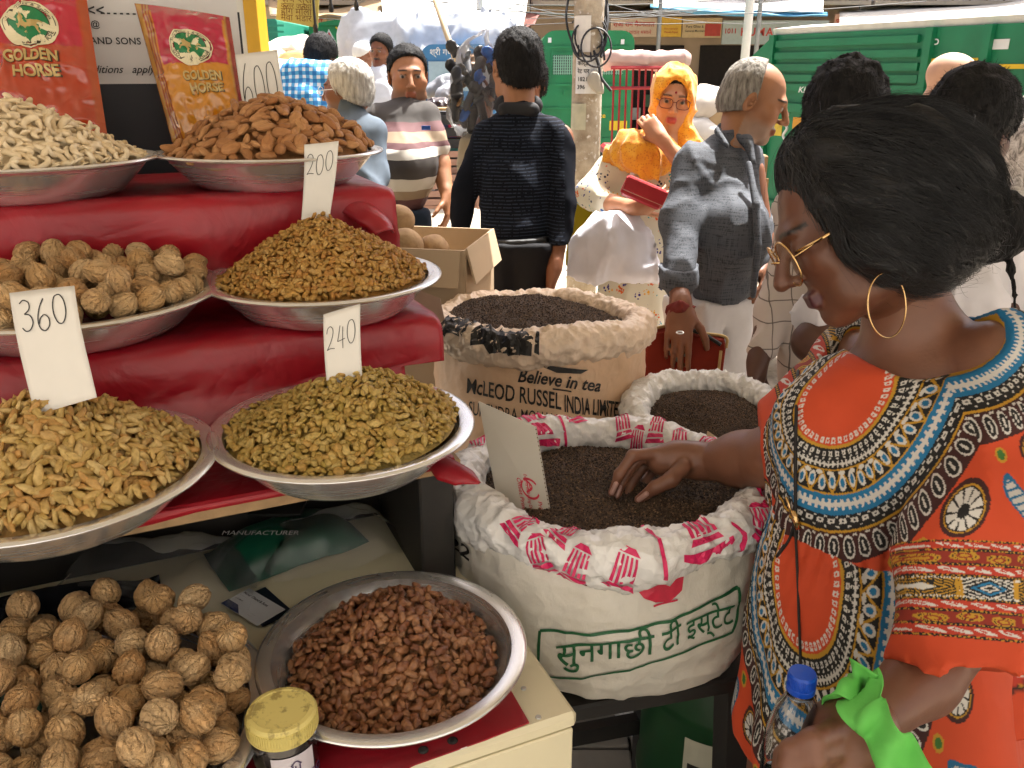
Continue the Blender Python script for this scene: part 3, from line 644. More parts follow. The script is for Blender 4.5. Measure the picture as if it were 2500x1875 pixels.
def pile(centers_out, c, Rb, Rr, floor, rim, r, n, peak, seed, tries=70):
    """drop balls one by one to the lowest free spot of a bowl: a settled pile"""
    rg = np.random.default_rng(seed); pos = []; 
    for i in range(n):
        rr = r*rg.uniform(.93, 1.07); best = None; A = np.array(pos) if pos else np.zeros((0, 3))
        a = rg.uniform(0, 2*math.pi, tries); q = np.sqrt(rg.uniform(size=tries))*(Rr-rr*.9); x, y = q*np.cos(a), q*np.sin(a); z = floor+np.maximum(0, (q+rr*.8-Rb)/(Rr-Rb))*(rim-floor)+rr*.85
        if len(A):
            d2_ = (A[:, 0][None]-x[:, None])**2+(A[:, 1][None]-y[:, None])**2; zz = np.where(d2_ < (1.86*r)**2, A[:, 2][None]+np.sqrt(np.maximum((1.86*r)**2-d2_, 0)), -1); z = np.maximum(z, zz.max(1))
        j = int(np.argmin(z+.32*q*peak)); best = (0, x[j], y[j], z[j])
        pos.append(best[1:])
    return np.array(pos)+np.array([c[0], c[1], 0])
def seen_first(pos, nor=None):
    d = _C-pos; d /= np.linalg.norm(d, axis=1)[:, None]; return d
WAL = variants('walnut', [walnut_mesh(s) for s in (1, 5, 8, 12, 17)], M_walnut, size=.022)
def walnuts(c, R, n, r, label, group, seed, peak):
    pos = pile(None, c, .66*R, .93*R, c[2]-.054, c[2], r, n, peak, seed)
    # keep only nuts the place could show: drop the buried ones
    A = pos; keep = []
    for i, p in enumerate(A):
        up = ((A[:, 2]-p[2] > r*.9) & (np.hypot(A[:, 0]-p[0], A[:, 1]-p[1]) < r*1.9)).sum()
        if up < 4: keep.append(i)
    for i in keep:
        put('walnut', WAL[i % 5], A[i], rand_rot(), r/.022*RNG.uniform(.95, 1.08), label=label, cat='walnut', group=group)
walnuts(B7, R7, 262, .0198, 'walnut in the large bowl in the bottom left corner', 'walnuts in the front bowl', 3, .04)
walnuts(B3, R3, 186, .0195, 'walnut in the bowl on the middle shelf', 'walnuts in the middle shelf bowl', 4, .45)
def heap(name, c, Rh, base, top, off, meshes, size, spacing, label, cat, group, m, nmax=300, lo=None, pw=1.25, lay=1.0, tilt=.6, flatz=False, seed=0, core=None, drop=.0, lump=.004):
    """a conical heap: pieces lie along its surface; the ones largest in view are things, the rest one mass"""
    rg = np.random.default_rng(seed+100); cx, cy = c[0]+off[0], c[1]+off[1]
    def H(x, y):
        q = np.hypot(x-cx, y-cy); edge = np.hypot(x-c[0], y-c[1])/Rh; k = np.clip(q/Rh, 0, 1.4)
        return base+(top-base)*(np.clip(1-k**pw, 0, 1)+.10*np.clip(.6-k, 0, 1)*0)+lump*vnoise(np.stack([x*26, y*26, x*0], -1), seed)-drop*edge**4
    VC = {me.name: (verts(me), np.array([[*q_.vertices, *([q_.vertices[-1]]*(4-len(q_.vertices)))][:4] for q_ in me.polygons])) for me in (lo or meshes)}
    NC = 60; u = np.linspace(-1, 1, NC); X, Y = np.meshgrid(u, u, indexing='ij'); k = np.sqrt(X**2+Y**2)
    ss = np.where(k > 0, np.maximum(np.abs(X), np.abs(Y))/np.maximum(k, 1e-9), 1); X, Y = c[0]+X*ss*Rh, c[1]+Y*ss*Rh; Z = H(X, Y)-size*1.1
    idx = np.arange(NC*NC).reshape(NC, NC); f = np.stack([idx[:-1, :-1], idx[1:, :-1], idx[1:, 1:], idx[:-1, 1:]], -1).reshape(-1, 4); vcore = np.stack([X, Y, Z], -1).reshape(-1, 3)
    pts = []; cell = {}; tries = 0; area = math.pi*Rh**2*1.25; want = int(area/(spacing**2)*1.25)
    NCAND = want*9; aa = rg.uniform(0, 2*math.pi, NCAND); qq = np.sqrt(rg.uniform(size=NCAND))*Rh; xa, ya = c[0]+qq*np.cos(aa), c[1]+qq*np.sin(aa); za = H(xa, ya); lim = (spacing*.70)**2; kk = np.floor(np.stack([xa, ya, za], 1)/(spacing*.7)).astype(int)
    for i_ in range(NCAND):
        if len(pts) >= want: break
        x, y, z = xa[i_], ya[i_], za[i_]; k0, k1, k2 = kk[i_]; ok = True
        for i in (-1, 0, 1):
            for j in (-1, 0, 1):
                for l in (-1, 0, 1):
                    w_ = cell.get((k0+i, k1+j, k2+l))
                    if w_ is not None and (w_[0]-x)**2+(w_[1]-y)**2+(w_[2]-z)**2 < lim: ok = False
        if ok: cell[(k0, k1, k2)] = (x, y, z); pts.append((x, y, z))
    pts = np.array(pts); e = .002
    nx = -(H(pts[:, 0]+e, pts[:, 1])-H(pts[:, 0]-e, pts[:, 1]))/(2*e); ny = -(H(pts[:, 0], pts[:, 1]+e)-H(pts[:, 0], pts[:, 1]-e))/(2*e); nn = np.stack([nx, ny, np.ones(len(pts))], 1); nn /= np.linalg.norm(nn, axis=1)[:, None]
    view = _C-pts; dist = np.linalg.norm(view, axis=1); vis = (nn*view/dist[:, None]).sum(1)
    px = 1250+FPX*((pts-_C)@_R)/((pts-_C)@_F); vis = np.where(px < -25, -1, vis); order = np.argsort(-vis); sv = []; sf = []; ns = 0; cnt = 0
    for o_ in order:
        n_ = nn[o_]; t_ = rg.normal(size=3); t_ = t_-n_*(t_@n_); t_ += n_*rg.normal()*tilt*np.linalg.norm(t_); R = frame(n_+.5*rg.normal(size=3), t_)   # local z = long axis, x = thin axis
        if flatz: R = frame(t_, n_+tilt*rg.normal(size=3))
        p = pts[o_]+n_*size*rg.uniform(-.35, .5)*lay; sc = rg.uniform(.70, 1.22); me = meshes[rg.integers(len(meshes))]
        if cnt < nmax and vis[o_] > .05: put(name, me, p, R, sc, label=label, cat=cat, group=group); cnt += 1
        elif vis[o_] > -.45:
            me = (lo or meshes)[rg.integers(len(lo or meshes))]; vv = VC[me.name][0]@R.T*sc+p; sv.append(vv); sf.append(VC[me.name][1]+ns); ns += len(vv)
    mass = link(name+'_mass', mk(name+'_mass', np.vstack([vcore]+sv), [list(dict.fromkeys(q_)) for q_ in np.vstack([f]+[g_+len(vcore) for g_ in sf]).tolist()], True), m, None, label=label.replace('single ', 'heap of ') if False else None, kind='stuff')
    tag(mass, label='bed of more '+group, cat=cat); return cnt, len(sv)
RAI = variants('raisin', [ellip_mesh(s, 2, (.40, .58, .95), .24, 2.4) for s in (1, 2, 3, 4)], M_gold, size=.0082)
LON = variants('long_raisin', [ellip_mesh(s, 2, (.24, .37, 1.0), .24, 2.2, .12) for s in (5, 6, 7, 8)], M_long, size=.0150)
GRN = variants('raisin', [ellip_mesh(s, 2, (.40, .62, .95), .24, 2.4) for s in (9, 10, 11, 12)], M_green, size=.0089)
BRN = variants('raisin', [ellip_mesh(s, 2, (.44, .56, 1.0), .32, 2.6) for s in (13, 14, 15, 16)], M_brown, size=.0114)
ALM = variants('almond', [ellip_mesh(s, 2, (.36, .56, 1.0), .05, 2.0, .28) for s in (21, 22, 23)], M_almond, size=.0166)
CAS = variants('cashew', [cashew_mesh(1), cashew_mesh(2.5), cashew_mesh(4, True)], M_cashew, size=.0113)
LO = lambda nm, gens, m, sz: variants(nm, gens, m, size=sz)
heap('golden_raisin', B4, .865*R4, z4+.001, z4+.100, (.004, -.005), RAI, .0086, .0078, 'golden raisin in the bowl with the 200 card', 'raisin', 'golden raisins in the 200 bowl', M_gold, seed=1, pw=1.15, lo=LO('raisin_piece', [ellip_mesh(s, 1, (.38, .56, 1.), .2, 2.4) for s in (1, 2, 3)], M_gold, .0082))
heap('long_raisin', B5, .85*R5, z6+.002, z6+.096, (.004, -.002), LON, .0150, .0086, 'long golden raisin in the bowl with the 360 card', 'raisin', 'long golden raisins in the 360 bowl', M_long, seed=2, pw=1.2, lo=LO('raisin_piece', [ellip_mesh(s, 1, (.27, .37, 1.), .2, 2.2, .12) for s in (5, 6, 7)], M_long, .0150))
heap('green_raisin', B6, .86*R6, z6+.001, z6+.080, (.02, .0), GRN, .0094, .0088, 'greenish raisin in the bowl with the 240 card', 'raisin', 'greenish raisins in the 240 bowl', M_green, seed=3, pw=1.15, lo=LO('raisin_piece', [ellip_mesh(s, 1, (.36, .60, 1.), .2, 2.4) for s in (9, 10, 11)], M_green, .0089))
heap('brown_raisin', B8, .76*R8, z8-.022, z8+.050, (.0, .022), BRN, .0114, .0108, 'dark brown raisin in the bowl on the front table', 'raisin', 'dark brown raisins in the front bowl', M_brown, seed=4, pw=1.3, lump=.012, lo=LO('raisin_piece', [ellip_mesh(s, 1, (.46, .56, 1.), .28, 2.6) for s in (13, 14, 15)], M_brown, .0114))
heap('almond', B2, .88*R2, z2+.004, z2+.090, (.012, 0), ALM, .0166, .0182, 'almond in the heap on the top shelf', 'almond', 'almonds in the top shelf bowl', M_almond, seed=5, pw=1.5, tilt=.3)
heap('cashew', B1, .87*R1, z2+.004, z2+.088, (-.02, 0), CAS, .0113, .0160, 'cashew in the heap on the top shelf', 'cashew', 'cashews in the top shelf bowl', M_cashew, seed=6, pw=1.4, tilt=.5, flatz=True)
# ================================================================ tea sacks
def woven(name, c1, c2, rough=.5, crease=.12):
    g = N(name); nz = g.noise(7, 6, .6); c = g.ramp(nz, [(.3, c1), (.7, c2)]); dirt = g.ramp(g.noise(3.5, 5, .65), [(.50, (0, 0, 0)), (.72, (.55,)*3)]); c = g.mix(dirt, c, tuple(np.array(c1)*.55)); g.set(c, rough)
    wv = g.n('ShaderNodeTexBrick'); wv.inputs['Scale'].default_value = 130; wv.inputs['Mortar Size'].default_value = .04; wv.offset = .5; g.l(g.coord(), wv.inputs[0])
    n2 = g.noise(26, 5, .6); n3 = g.math('ABSOLUTE', g.math('SUBTRACT', g.noise(19, 3, .5, dist=.6), .5)); s = g.math('ADD', g.math('ADD', g.math('MULTIPLY', wv.outputs['Fac'], -.10), n2), g.math('MULTIPLY', n3, 2.2)); g.bump(s, .28, .006); vo = g.n('ShaderNodeTexVoronoi'); vo.inputs['Scale'].default_value = 24; mp = g.n('ShaderNodeMapping'); nzv = g.n('ShaderNodeTexNoise'); nzv.inputs['Scale'].default_value = 9; g.l(g.coord(), nzv.inputs['Vector']); g.l(g.mix(.12, g.coord(), nzv.outputs['Color']), vo.inputs['Vector']); vo2 = g.n('ShaderNodeTexVoronoi'); vo2.inputs['Scale'].default_value = 55; g.l(g.coord(), vo2.inputs['Vector']); hv_ = g.math('ADD', vo.outputs['Distance'], g.math('MULTIPLY', vo2.outputs['Distance'], .4)); pb_ = g.t.nodes.new('ShaderNodeBump'); pb_.inputs['Strength'].default_value = crease; pb_.inputs['Distance'].default_value = .018; g.l(hv_, pb_.inputs['Height']); g.l(g.b.inputs['Normal'].links[0].from_socket, pb_.inputs['Normal']); g.l(pb_.outputs[0], g.b.inputs['Normal']); g.b.inputs['Specular IOR Level'].default_value = .5; return g.m
M_sackw = woven('white_woven_sack', srgb('#cbc5b8'), srgb('#d8d3c8'))
M_liner = woven('white_plastic_liner', srgb('#dedcd8'), srgb('#eceae7'), .24, .5)
M_sackb = woven('beige_paper_sack', srgb('#d3ac88'), srgb('#e0bd9b'), .5)
M_linb = woven('beige_liner', srgb('#dcc0a4'), srgb('#ead6c0'), .36, .5)
def tea_mat():
    g = N('tea_leaves'); c = g.ramp(g.noise(420, 3, .7), [(.3, srgb('#241a12')), (.55, srgb('#423122')), (.8, srgb('#66503b'))]); c = g.mix(.35, c, g.ramp(g.noise(9, 4), [(.3, srgb('#3a2a1e')), (.7, srgb('#634a34'))])); g.set(c, .85); g.bump(g.noise(300, 3, .7), .8, .006); return g.m
M_tea = tea_mat()
def grain_mat():
    g = N('tea_grains'); ge = g.n('ShaderNodeNewGeometry'); g.set(g.ramp(ge.outputs['Random Per Island'], [(0, srgb('#20160f')), (.6, srgb('#463425')), (1, srgb('#7d644a'))]), .8); return g.m
M_grain = grain_mat()
class Sack:
    def __init__(s, c, R, zr, rr, z0, Rb, seed, wob=.012, bulge=.02, tiltx=0.0, tilty=0.0):
        s.c, s.R, s.zr, s.rr, s.z0, s.Rb, s.seed, s.wob, s.bulge, s.tx, s.ty = np.array([c[0], c[1], 0.]), R, zr, rr, z0, Rb, seed, wob, bulge, tiltx, tilty
    def rim_z(s, th): return s.zr+s.tx*np.cos(th)+s.ty*np.sin(th)+.010*vnoise(np.stack([np.cos(th)*1.8, np.sin(th)*1.8, th*0], -1), s.seed+20)
    def body(s, th, v, off=0.0):
        th = np.asarray(th, float); v = np.asarray(v, float); top = s.rim_z(th)-.004; z = s.z0+(top-s.z0)*v
        Rt = s.R-s.rr*.55; r = s.Rb+(Rt-s.Rb)*np.clip(v*1.0, 0, 1)**.55+s.bulge*np.sin(np.pi*np.clip(v, 0, 1)**.8)-.03*np.clip(.08-v, 0, 1)/.08*(.5)
        q = np.stack([np.cos(th)*3.2, np.sin(th)*3.2, z*9], -1); r = r+s.wob*.55*vnoise(q, s.seed)+s.wob*.25*(1-2*np.abs(vnoise(q*np.array([1.5, 1.5, 2.6]), s.seed+1)))+s.wob*.16*(1-2*np.abs(vnoise(q*np.array([3, 3, 5]), s.seed+2)))+off
        return np.stack([s.c[0]+r*np.cos(th), s.c[1]+r*np.sin(th), z], -1)
    def roll(s, th, ph, off=0.0):
        th = np.asarray(th, float); ph = np.asarray(ph, float); q = np.stack([np.cos(th)*6.5, np.sin(th)*6.5, ph*1.7], -1); rdg = lambda x, sd: 1-2*np.abs(vnoise(x, sd))**.8; big = np.stack([np.cos(th)*2.2, np.sin(th)*2.2, th*0], -1)
        rr = s.rr*(1+.22*vnoise(big, s.seed+5)); n1 = rdg(q, s.seed+6)*.11*s.rr+rdg(q*2.1+5, s.seed+7)*.09*s.rr+rdg(q*4.5, s.seed+9)*.06*s.rr; qd = np.stack([np.cos(th+ph*.12)*10, np.sin(th+ph*.12)*10, ph*.55], -1); n1 = n1+.22*s.rr*(.35-np.abs(vnoise(qd, s.seed+13))**.6)
        # twist of the roll: diagonal folds
        n1 = n1+.10*s.rr*(np.abs(np.sin(th*6+ph*1.3+5*vnoise(big*1.5, s.seed+8)))**.6-.6)
        a = rr+n1+off; ra = s.R-s.rr+.010*vnoise(big, s.seed+11)+np.cos(ph)*a; z = s.rim_z(th)+np.sin(ph)*a*1.08
        return np.stack([s.c[0]+ra*np.cos(th), s.c[1]+ra*np.sin(th), z], -1)
    def build(s, name, label, mb, ml, group='tea sacks'):
        base = np.array([s.c[0], s.c[1], s.z0]); e = empty(name, base, label=label, cat='sack', group=group); s.e, s.base = e, base
        nt_, nv = 200, 56; TH, VV = np.meshgrid(np.linspace(0, 2*math.pi, nt_, endpoint=False), np.linspace(0, 1, nv), indexing='ij'); p = s.body(TH, VV)-base
        idx = np.arange(nt_*nv).reshape(nt_, nv); nx = np.roll(idx, -1, 0); f = np.stack([idx[:, :-1], nx[:, :-1], nx[:, 1:], idx[:, 1:]], -1).reshape(-1, 4); s.ob = link('sack_body', mk('sack_body', p.reshape(-1, 3), f, True), mb, e)
        nt_, nv = 360, 36; TH, VV = np.meshgrid(np.linspace(0, 2*math.pi, nt_, endpoint=False), np.linspace(0, 2*math.pi, nv, endpoint=False), indexing='ij'); p = s.roll(TH, VV)-base
        idx = np.arange(nt_*nv).reshape(nt_, nv); nx = np.roll(idx, -1, 0); f = np.stack([idx, nx, np.roll(nx, -1, 1), np.roll(idx, -1, 1)], -1).reshape(-1, 4); s.orl = link('rolled_rim', mk('rolled_rim', p.reshape(-1, 3), f, True), ml, e)
        return s
    def tea(s, label, zc, ze, bumps=(), grains=9000, seed=0, crest=(0, 0)):
        Ri = s.R-s.rr*1.5; n = 150
        def H(x, y):
            k = np.hypot(x-s.c[0]-crest[0], y-s.c[1]-crest[1])/Ri; th = np.arctan2(y-s.c[1], x-s.c[0]); z = s.zr+ze+(zc-ze)*np.clip(1-k**1.8, -.3, 1)+(s.tx*np.cos(th)+s.ty*np.sin(th))*np.clip(k, 0, 1)
            q = np.stack([x*14, y*14, x*0], -1); z = z+.006*vnoise(q, s.seed+31)+.0025*vnoise(q*4, s.seed+32)+.0009*vnoise(q*16, s.seed+33)
            for (bx, by, br, bh) in bumps: z = z+bh*np.exp(-((x-bx)**2+(y-by)**2)/br**2)
            return z
        u = np.linspace(-1, 1, n); X, Y = np.meshgrid(u, u, indexing='ij'); k = np.sqrt(X**2+Y**2); ss = np.where(k > 0, np.maximum(abs(X), abs(Y))/np.maximum(k, 1e-9), 1); X, Y = s.c[0]+X*ss*(Ri+.012), s.c[1]+Y*ss*(Ri+.012); p = np.stack([X, Y, H(X, Y)], -1)
        idx = np.arange(n*n).reshape(n, n); f = np.stack([idx[:-1, :-1], idx[1:, :-1], idx[1:, 1:], idx[:-1, 1:]], -1).reshape(-1, 4)
        o = link('loose_tea', mk('loose_tea', p.reshape(-1, 3), f, True), M_tea, None, label=label, cat='tea', kind='stuff'); s.H = H
        rg = np.random.default_rng(seed); a = rg.uniform(0, 2*math.pi, grains); q = np.sqrt(rg.uniform(size=grains))*Ri; x, y = s.c[0]+q*np.cos(a), s.c[1]+q*np.sin(a); c = np.stack([x, y, H(x, y)+.0004], -1)
        oct_ = np.array([[1, 0, 0], [-1, 0, 0], [0, 1, 0], [0, -1, 0], [0, 0, 1], [0, 0, -1]], float); of = np.array([[0, 2, 4], [2, 1, 4], [1, 3, 4], [3, 0, 4], [2, 0, 5], [1, 2, 5], [3, 1, 5], [0, 3, 5]])
        sz = rg.uniform(.0007, .0019, (grains, 1, 1)); el = rg.uniform(.6, 1.9, (grains, 1, 3)); vv = oct_[None]*sz*el
        ca, sa = np.cos(a*7), np.sin(a*7); R = np.zeros((grains, 3, 3)); R[:, 0, 0] = ca; R[:, 0, 1] = -sa; R[:, 1, 0] = sa; R[:, 1, 1] = ca; R[:, 2, 2] = 1; vv = np.einsum('nij,nkj->nki', R, vv)+c[:, None]
        ff = (of[None]+(np.arange(grains)*6)[:, None, None]).reshape(-1, 3); link('tea_grains', mk('tea_grains', vv.reshape(-1, 3), ff), M_grain, o, kind='stuff'); return o
    def from_px(s, px, py, Rn=None):
        """picture point -> (theta, v) on the front of the body"""
        px = np.atleast_1d(np.asarray(px, float)); py = np.atleast_1d(np.asarray(py, float)); r = _F[None]+((px-1250)/FPX)[:, None]*_R-((py-937.5)/FPX)[:, None]*_U
        Rn = Rn or s.R-s.rr*.55+s.bulge; a = r[:, 0]**2+r[:, 1]**2; o = _C-s.c; b_ = 2*(r[:, 0]*o[0]+r[:, 1]*o[1]); cc = o[0]**2+o[1]**2-Rn**2; D_ = np.maximum(b_*b_-4*a*cc, 0); k = (-b_-np.sqrt(D_))/(2*a); p = _C+r*k[:, None]
        th = np.arctan2(p[:, 1]-s.c[1], p[:, 0]-s.c[0]); v = (p[:, 2]-s.z0)/(s.rim_z(th)-.004-s.z0); return th, v
    def print_px(s, name, fn2, verts2, faces, m, off=.0022, par=None):
        x, y = fn2(verts2[:, 0], verts2[:, 1]); th, v = s.from_px(x, y); p = s.body(th, v, off)-s.base; return link(name, mk(name, p, faces), m, par or s.ob)
def dense(v, f, maxlen):
    """split long faces so a print can follow a curved sack"""
    bm = bmesh.new(); vs_ = [bm.verts.new((*q, 0)) for q in v]
    for q in f:
        try: bm.faces.new([vs_[i] for i in q])
        except ValueError: pass
    bmesh.ops.triangulate(bm, faces=bm.faces[:])
    for _ in range(4):
        es = [e for e in bm.edges if e.calc_length() > maxlen]
        if not es: break
        bmesh.ops.subdivide_edges(bm, edges=es, cuts=1, use_grid_fill=False); bmesh.ops.triangulate(bm, faces=bm.faces[:])
    bm.verts.index_update(); vv = np.array([q.co[:2] for q in bm.verts]); ff = [[q.index for q in a.verts] for a in bm.faces]; bm.free(); return vv, ff
def quadmap(c):
    """unit square -> picture quad (tl, tr, br, bl); y up"""
    c = np.asarray(c, float)
    def fn(x, y): q = (c[3]*(1-x)[:, None]+c[2]*x[:, None])*(1-y)[:, None]+(c[0]*(1-x)[:, None]+c[1]*x[:, None])*y[:, None]; return q[:, 0], q[:, 1]
    return fn
def sack_text(S_, txt, quad, m, dens=.03, **kw):
    v, f = text_arrays(txt, **kw); lo, hi = v.min(0), v.max(0); v = (v-lo)/(hi-lo); v, f = dense(v, f, dens); return S_.print_px('lettering', quadmap(quad), v, f, m)
def poly_px(S_, name, polys, m, off=.0022, maxlen=14, curve=True):
    vs_ = []; fs = []
    for q in polys: fs.append(list(range(len(vs_), len(vs_)+len(q)))); vs_ += list(q)
    v, f = dense(np.array(vs_, float), fs, maxlen); return S_.print_px(name, lambda x, y: (x, y), v, f, m, off)
def band(pts, w):
    v, f = stroke(pts, w, 8); return [[tuple(v[i]) for i in q] for q in f]
# ---- front sack
FS = Sack((.168, 1.266), .284, .964, .033, .715, .235, 3, wob=.013, bulge=.018, tilty=-.022)
FS.build('tea_sack', 'white woven tea sack with green Hindi lettering and pink printed liner, in front', M_sackw, M_liner)
hx = P(1545, 1195, 1.395)
FS.tea('dark loose tea in the front sack under the reaching hand', .006, -.014, bumps=[(hx[0]-.02, hx[1]-.015, .035, -.018), (hx[0]+.03, hx[1]-.045, .02, .010), (hx[0]+.09, hx[1]-.01, .05, -.012), (hx[0]+.13, hx[1]-.07, .04, .010), (hx[0]-.09, hx[1]+.02, .05, .012)], grains=16000, seed=1)
M_grn = mat('green_print', srgb('#1d5a35'), .55, var=.2, scale=60); M_pink = mat('pink_print', srgb('#cf1f5c'), .45, var=.15, scale=50); M_redp = mat('red_print', srgb('#b81e3a'), .5, var=.2, scale=60); M_blk = mat('black_print', srgb('#191613'), .55, var=.2, scale=60)
def hindi_line(y):    # baseline of the printed frame along the sack, in the picture
    return y
poly_px(FS, 'printed_frame', band([(1318, 1540), (1450, 1552), (1600, 1530), (1720, 1490), (1815, 1440)], 7)+band([(1318, 1540), (1312, 1595), (1306, 1655)], 7)+band([(1306, 1664), (1440, 1662), (1580, 1630), (1700, 1590), (1790, 1545)], 5)+band([(1815, 1440), (1806, 1500), (1790, 1545)], 5), M_grn)
for txt, quad in (('सुनगाछी', [(1355, 1560), (1600, 1535), (1600, 1620), (1355, 1655)]), ('टी', [(1618, 1528), (1668, 1508), (1668, 1575), (1618, 1600)]), ('इस्टेट', [(1682, 1510), (1800, 1462), (1795, 1540), (1682, 1588)])):
    sack_text(FS, txt, quad, M_grn, weight=.007)
poly_px(FS, 'printed_emblem', [[(1540, 1434), (1680, 1416), (1672, 1450), (1640, 1478), (1606, 1482), (1575, 1470)]], M_redp)
poly_px(FS, 'printed_rule', band([(1600, 1490), (1660, 1472)], 4), M_redp)
sack_text(FS, 'JINA', [(1572, 1440), (1655, 1424), (1650, 1448), (1580, 1458)], M_liner, weight=.01) if False else None
for txt, quad in (('0.00', [(1098, 1262), (1170, 1318), (1160, 1345), (1092, 1285)]), ('22', [(1085, 1305), (1140, 1345), (1134, 1374), (1082, 1330)])): sack_text(FS, txt, quad, M_blk, weight=.03)
# pink cups and the big mark on the rolled rim
def roll_print(S_, name, polys, th0, ph0, sc, m, rot=0.0, off=.0016):
    vs_ = []; fs = []
    for q in polys: fs.append(list(range(len(vs_), len(vs_)+len(q)))); vs_ += list(q)
    v, f = dense(np.array(vs_, float), fs, .22); c, s_ = math.cos(rot), math.sin(rot); v = v@np.array([[c, s_], [-s_, c]]); th = th0+v[:, 0]*sc/S_.R; ph = ph0-v[:, 1]*sc/S_.rr
    return link(name, mk(name, S_.roll(th, ph, off)-S_.base, f), m, S_.orl)
cup = [[(-.5, .55), (.5, .55), (.42, .42), (-.42, .42)], [(-.40, .38), (.40, .38), (.34, .26), (-.34, .26)]]+[[(-.36+i*.145, .20), (-.27+i*.145, .20), (-.25+i*.12, -.42), (-.31+i*.12, -.42)] for i in range(5)]+[[(-.30, -.46), (.28, -.46), (.12, -.60), (-.14, -.60)]]
d2 = math.pi/180
for th, ph, r_ in ((-127, 75, .4), (-118, 10, -.4), (-106, 0, .3), (-93, 0, .3), (-112, 95, .5), (-45, 30, .6), (-33, 55, 1.0), (-18, 60, 1.2), (78, 120, 2.9), (62, 115, 3.0), (50, 130, 2.7), (70, 175, 3.2), (100, 70, 3.0), (37, 120, 3.1), (150, 60, 1.), (135, 110, 2.)):
    roll_print(FS, 'printed_cup', cup, th*d2, ph*d2, .050, M_pink, r_)
roll_print(FS, 'printed_mark', [[(-.9, .45), (-.3, .75), (.5, .7), (1.0, .4), (.9, .25), (.3, .42), (-.5, .38), (-.9, .28)], [(-.62, .18), (.62, .2), (.5, .02), (-.5, .0)]]+[[(-.5+i*.22, -.06), (-.36+i*.22, -.06), (-.38+i*.20, -.75), (-.48+i*.20, -.75)] for i in range(5)]+[[(-1.5, .9), (-1.38, .9), (-1.5, -.2), (-1.8, -.95), (-1.92, -.95), (-1.62, -.2)], [(1.3, .95), (1.42, .9), (1.42, .3), (1.1, -.1), (1.04, -.02), (1.3, .35)]], -68*d2, 50*d2, .048, M_pink)
roll_print(FS, 'printed_mark', [[(-.9, .4), (.9, .55), (1.0, .35), (-.9, .2)], [(-.7, .1), (.7, .2), (.4, -.2), (-.6, -.25)]]+[[(-.6+i*.25, -.3), (-.42+i*.25, -.3), (-.44+i*.24, -.75), (-.58+i*.24, -.75)] for i in range(5)]+[[(1.2, .9), (1.32, .9), (1.25, -.8), (1.12, -.8)]], 121*d2, 140*d2, .055, M_pink, 3.1)
# cardboard piece standing in the tea, its printed side to the camera
def board_card(name, corners, d, dd, thick, m, label, cat='card'):
    c = [P(x, y, d+dd[i]) for i, (x, y) in enumerate(corners)]; nr = np.cross(c[1]-c[0], c[3]-c[0]); nr /= np.linalg.norm(nr); nr = nr if nr@(_C-c[0]) > 0 else -nr; base = (c[2]+c[3])/2
    b_ = MB(); b_.add([q-base for q in c]+[q-base-nr*thick for q in c], [[0, 1, 2, 3], [7, 6, 5, 4], [0, 4, 5, 1], [1, 5, 6, 2], [2, 6, 7, 3], [3, 7, 4, 0]]); o = b_.build(name, m, None, loc=base, label=label, cat=cat)
    def fn(x, y): x = np.asarray(x)[:, None]; y = np.asarray(y)[:, None]; return (c[0]*(1-x)+c[1]*x)*(1-y)+(c[3]*(1-x)+c[2]*x)*y+nr*.0012-base
    return o, fn
M_grey_card = mat('grey_cardboard', srgb('#b9b2a6'), .7, var=.08, scale=5); M_kraft = mat('kraft_cardboard', srgb('#b09878'), .8, var=.1, scale=8)
cc_, cfn = board_card('cardboard_piece', [(1168, 980), (1308, 1042), (1352, 1305), (1226, 1285)], 1.36, (0, -.03, -.05, -.02), .005, M_grey_card, 'grey cardboard piece standing in the tea of the front sack', 'cardboard')
strokes('printed_logo', [[(.70+.16*math.cos(a), .62+.085*math.sin(a)) for a in np.linspace(.4, 5.6, 16)], [(.62, .66), (.74, .60), (.62, .54)], [(.66, .65), (.66, .55)], [(.70, .64), (.70, .56)]], .022, cfn, M_redp, cc_)
for txt, x, y0, y1 in (('Printers', .80, .72, .90), ('Experts in Printing Dimensions', .60, .50, .93), ('Offset Prints', .47, .55, .85)):
    v, f = text_arrays(txt, weight=.01); v = (v-v.min(0))/(v.max(0)-v.min(0)); link('lettering', mk('lettering', cfn(x+v[:, 1]*.08, y0+(y1-y0)*v[:, 0]), f), M_redp, cc_)
b = MB()
for k in range(26):
    t = (k+.5)/26; q = [cfn([1.0], [t])[0], cfn([1.0], [t+.012])[0]]; b.tube(q, .0009, 5)
b.build('fluting', mat('flute_dark', srgb('#6b5a44'), .9), cc_)
# ---- stool under the front sack
sl = empty('stool', (.168, 1.266, 0), rad(14), label='black wooden stool under the front tea sack', cat='stool')
b = MB(); b.box((0, 0, .695), (.44, .44, .03), bev=.004); b.build('seat', M_dark, sl)
for sx in (-1, 1):
    for sy in (-1, 1):
        b = MB(); b.add([(sx*(.17+dx+o_*.03), sy*(.17+dy+o_*.03), z) for z, o_ in ((0, 1), (.68, 0)) for dx, dy in ((-.025, -.025), (.025, -.025), (.025, .025), (-.025, .025))], [[3, 2, 1, 0], [4, 5, 6, 7], [0, 1, 5, 4], [1, 2, 6, 5], [2, 3, 7, 6], [3, 0, 4, 7]]); b.build('leg', M_dark, sl)
for (c, sz) in (((0, -.19, .25), (.36, .025, .04)), ((0, .19, .25), (.36, .025, .04)), ((-.19, 0, .32), (.025, .36, .04)), ((.19, 0, .32), (.025, .36, .04))):
    b = MB(); b.box(c, sz); b.build('stretcher', M_dark, sl)
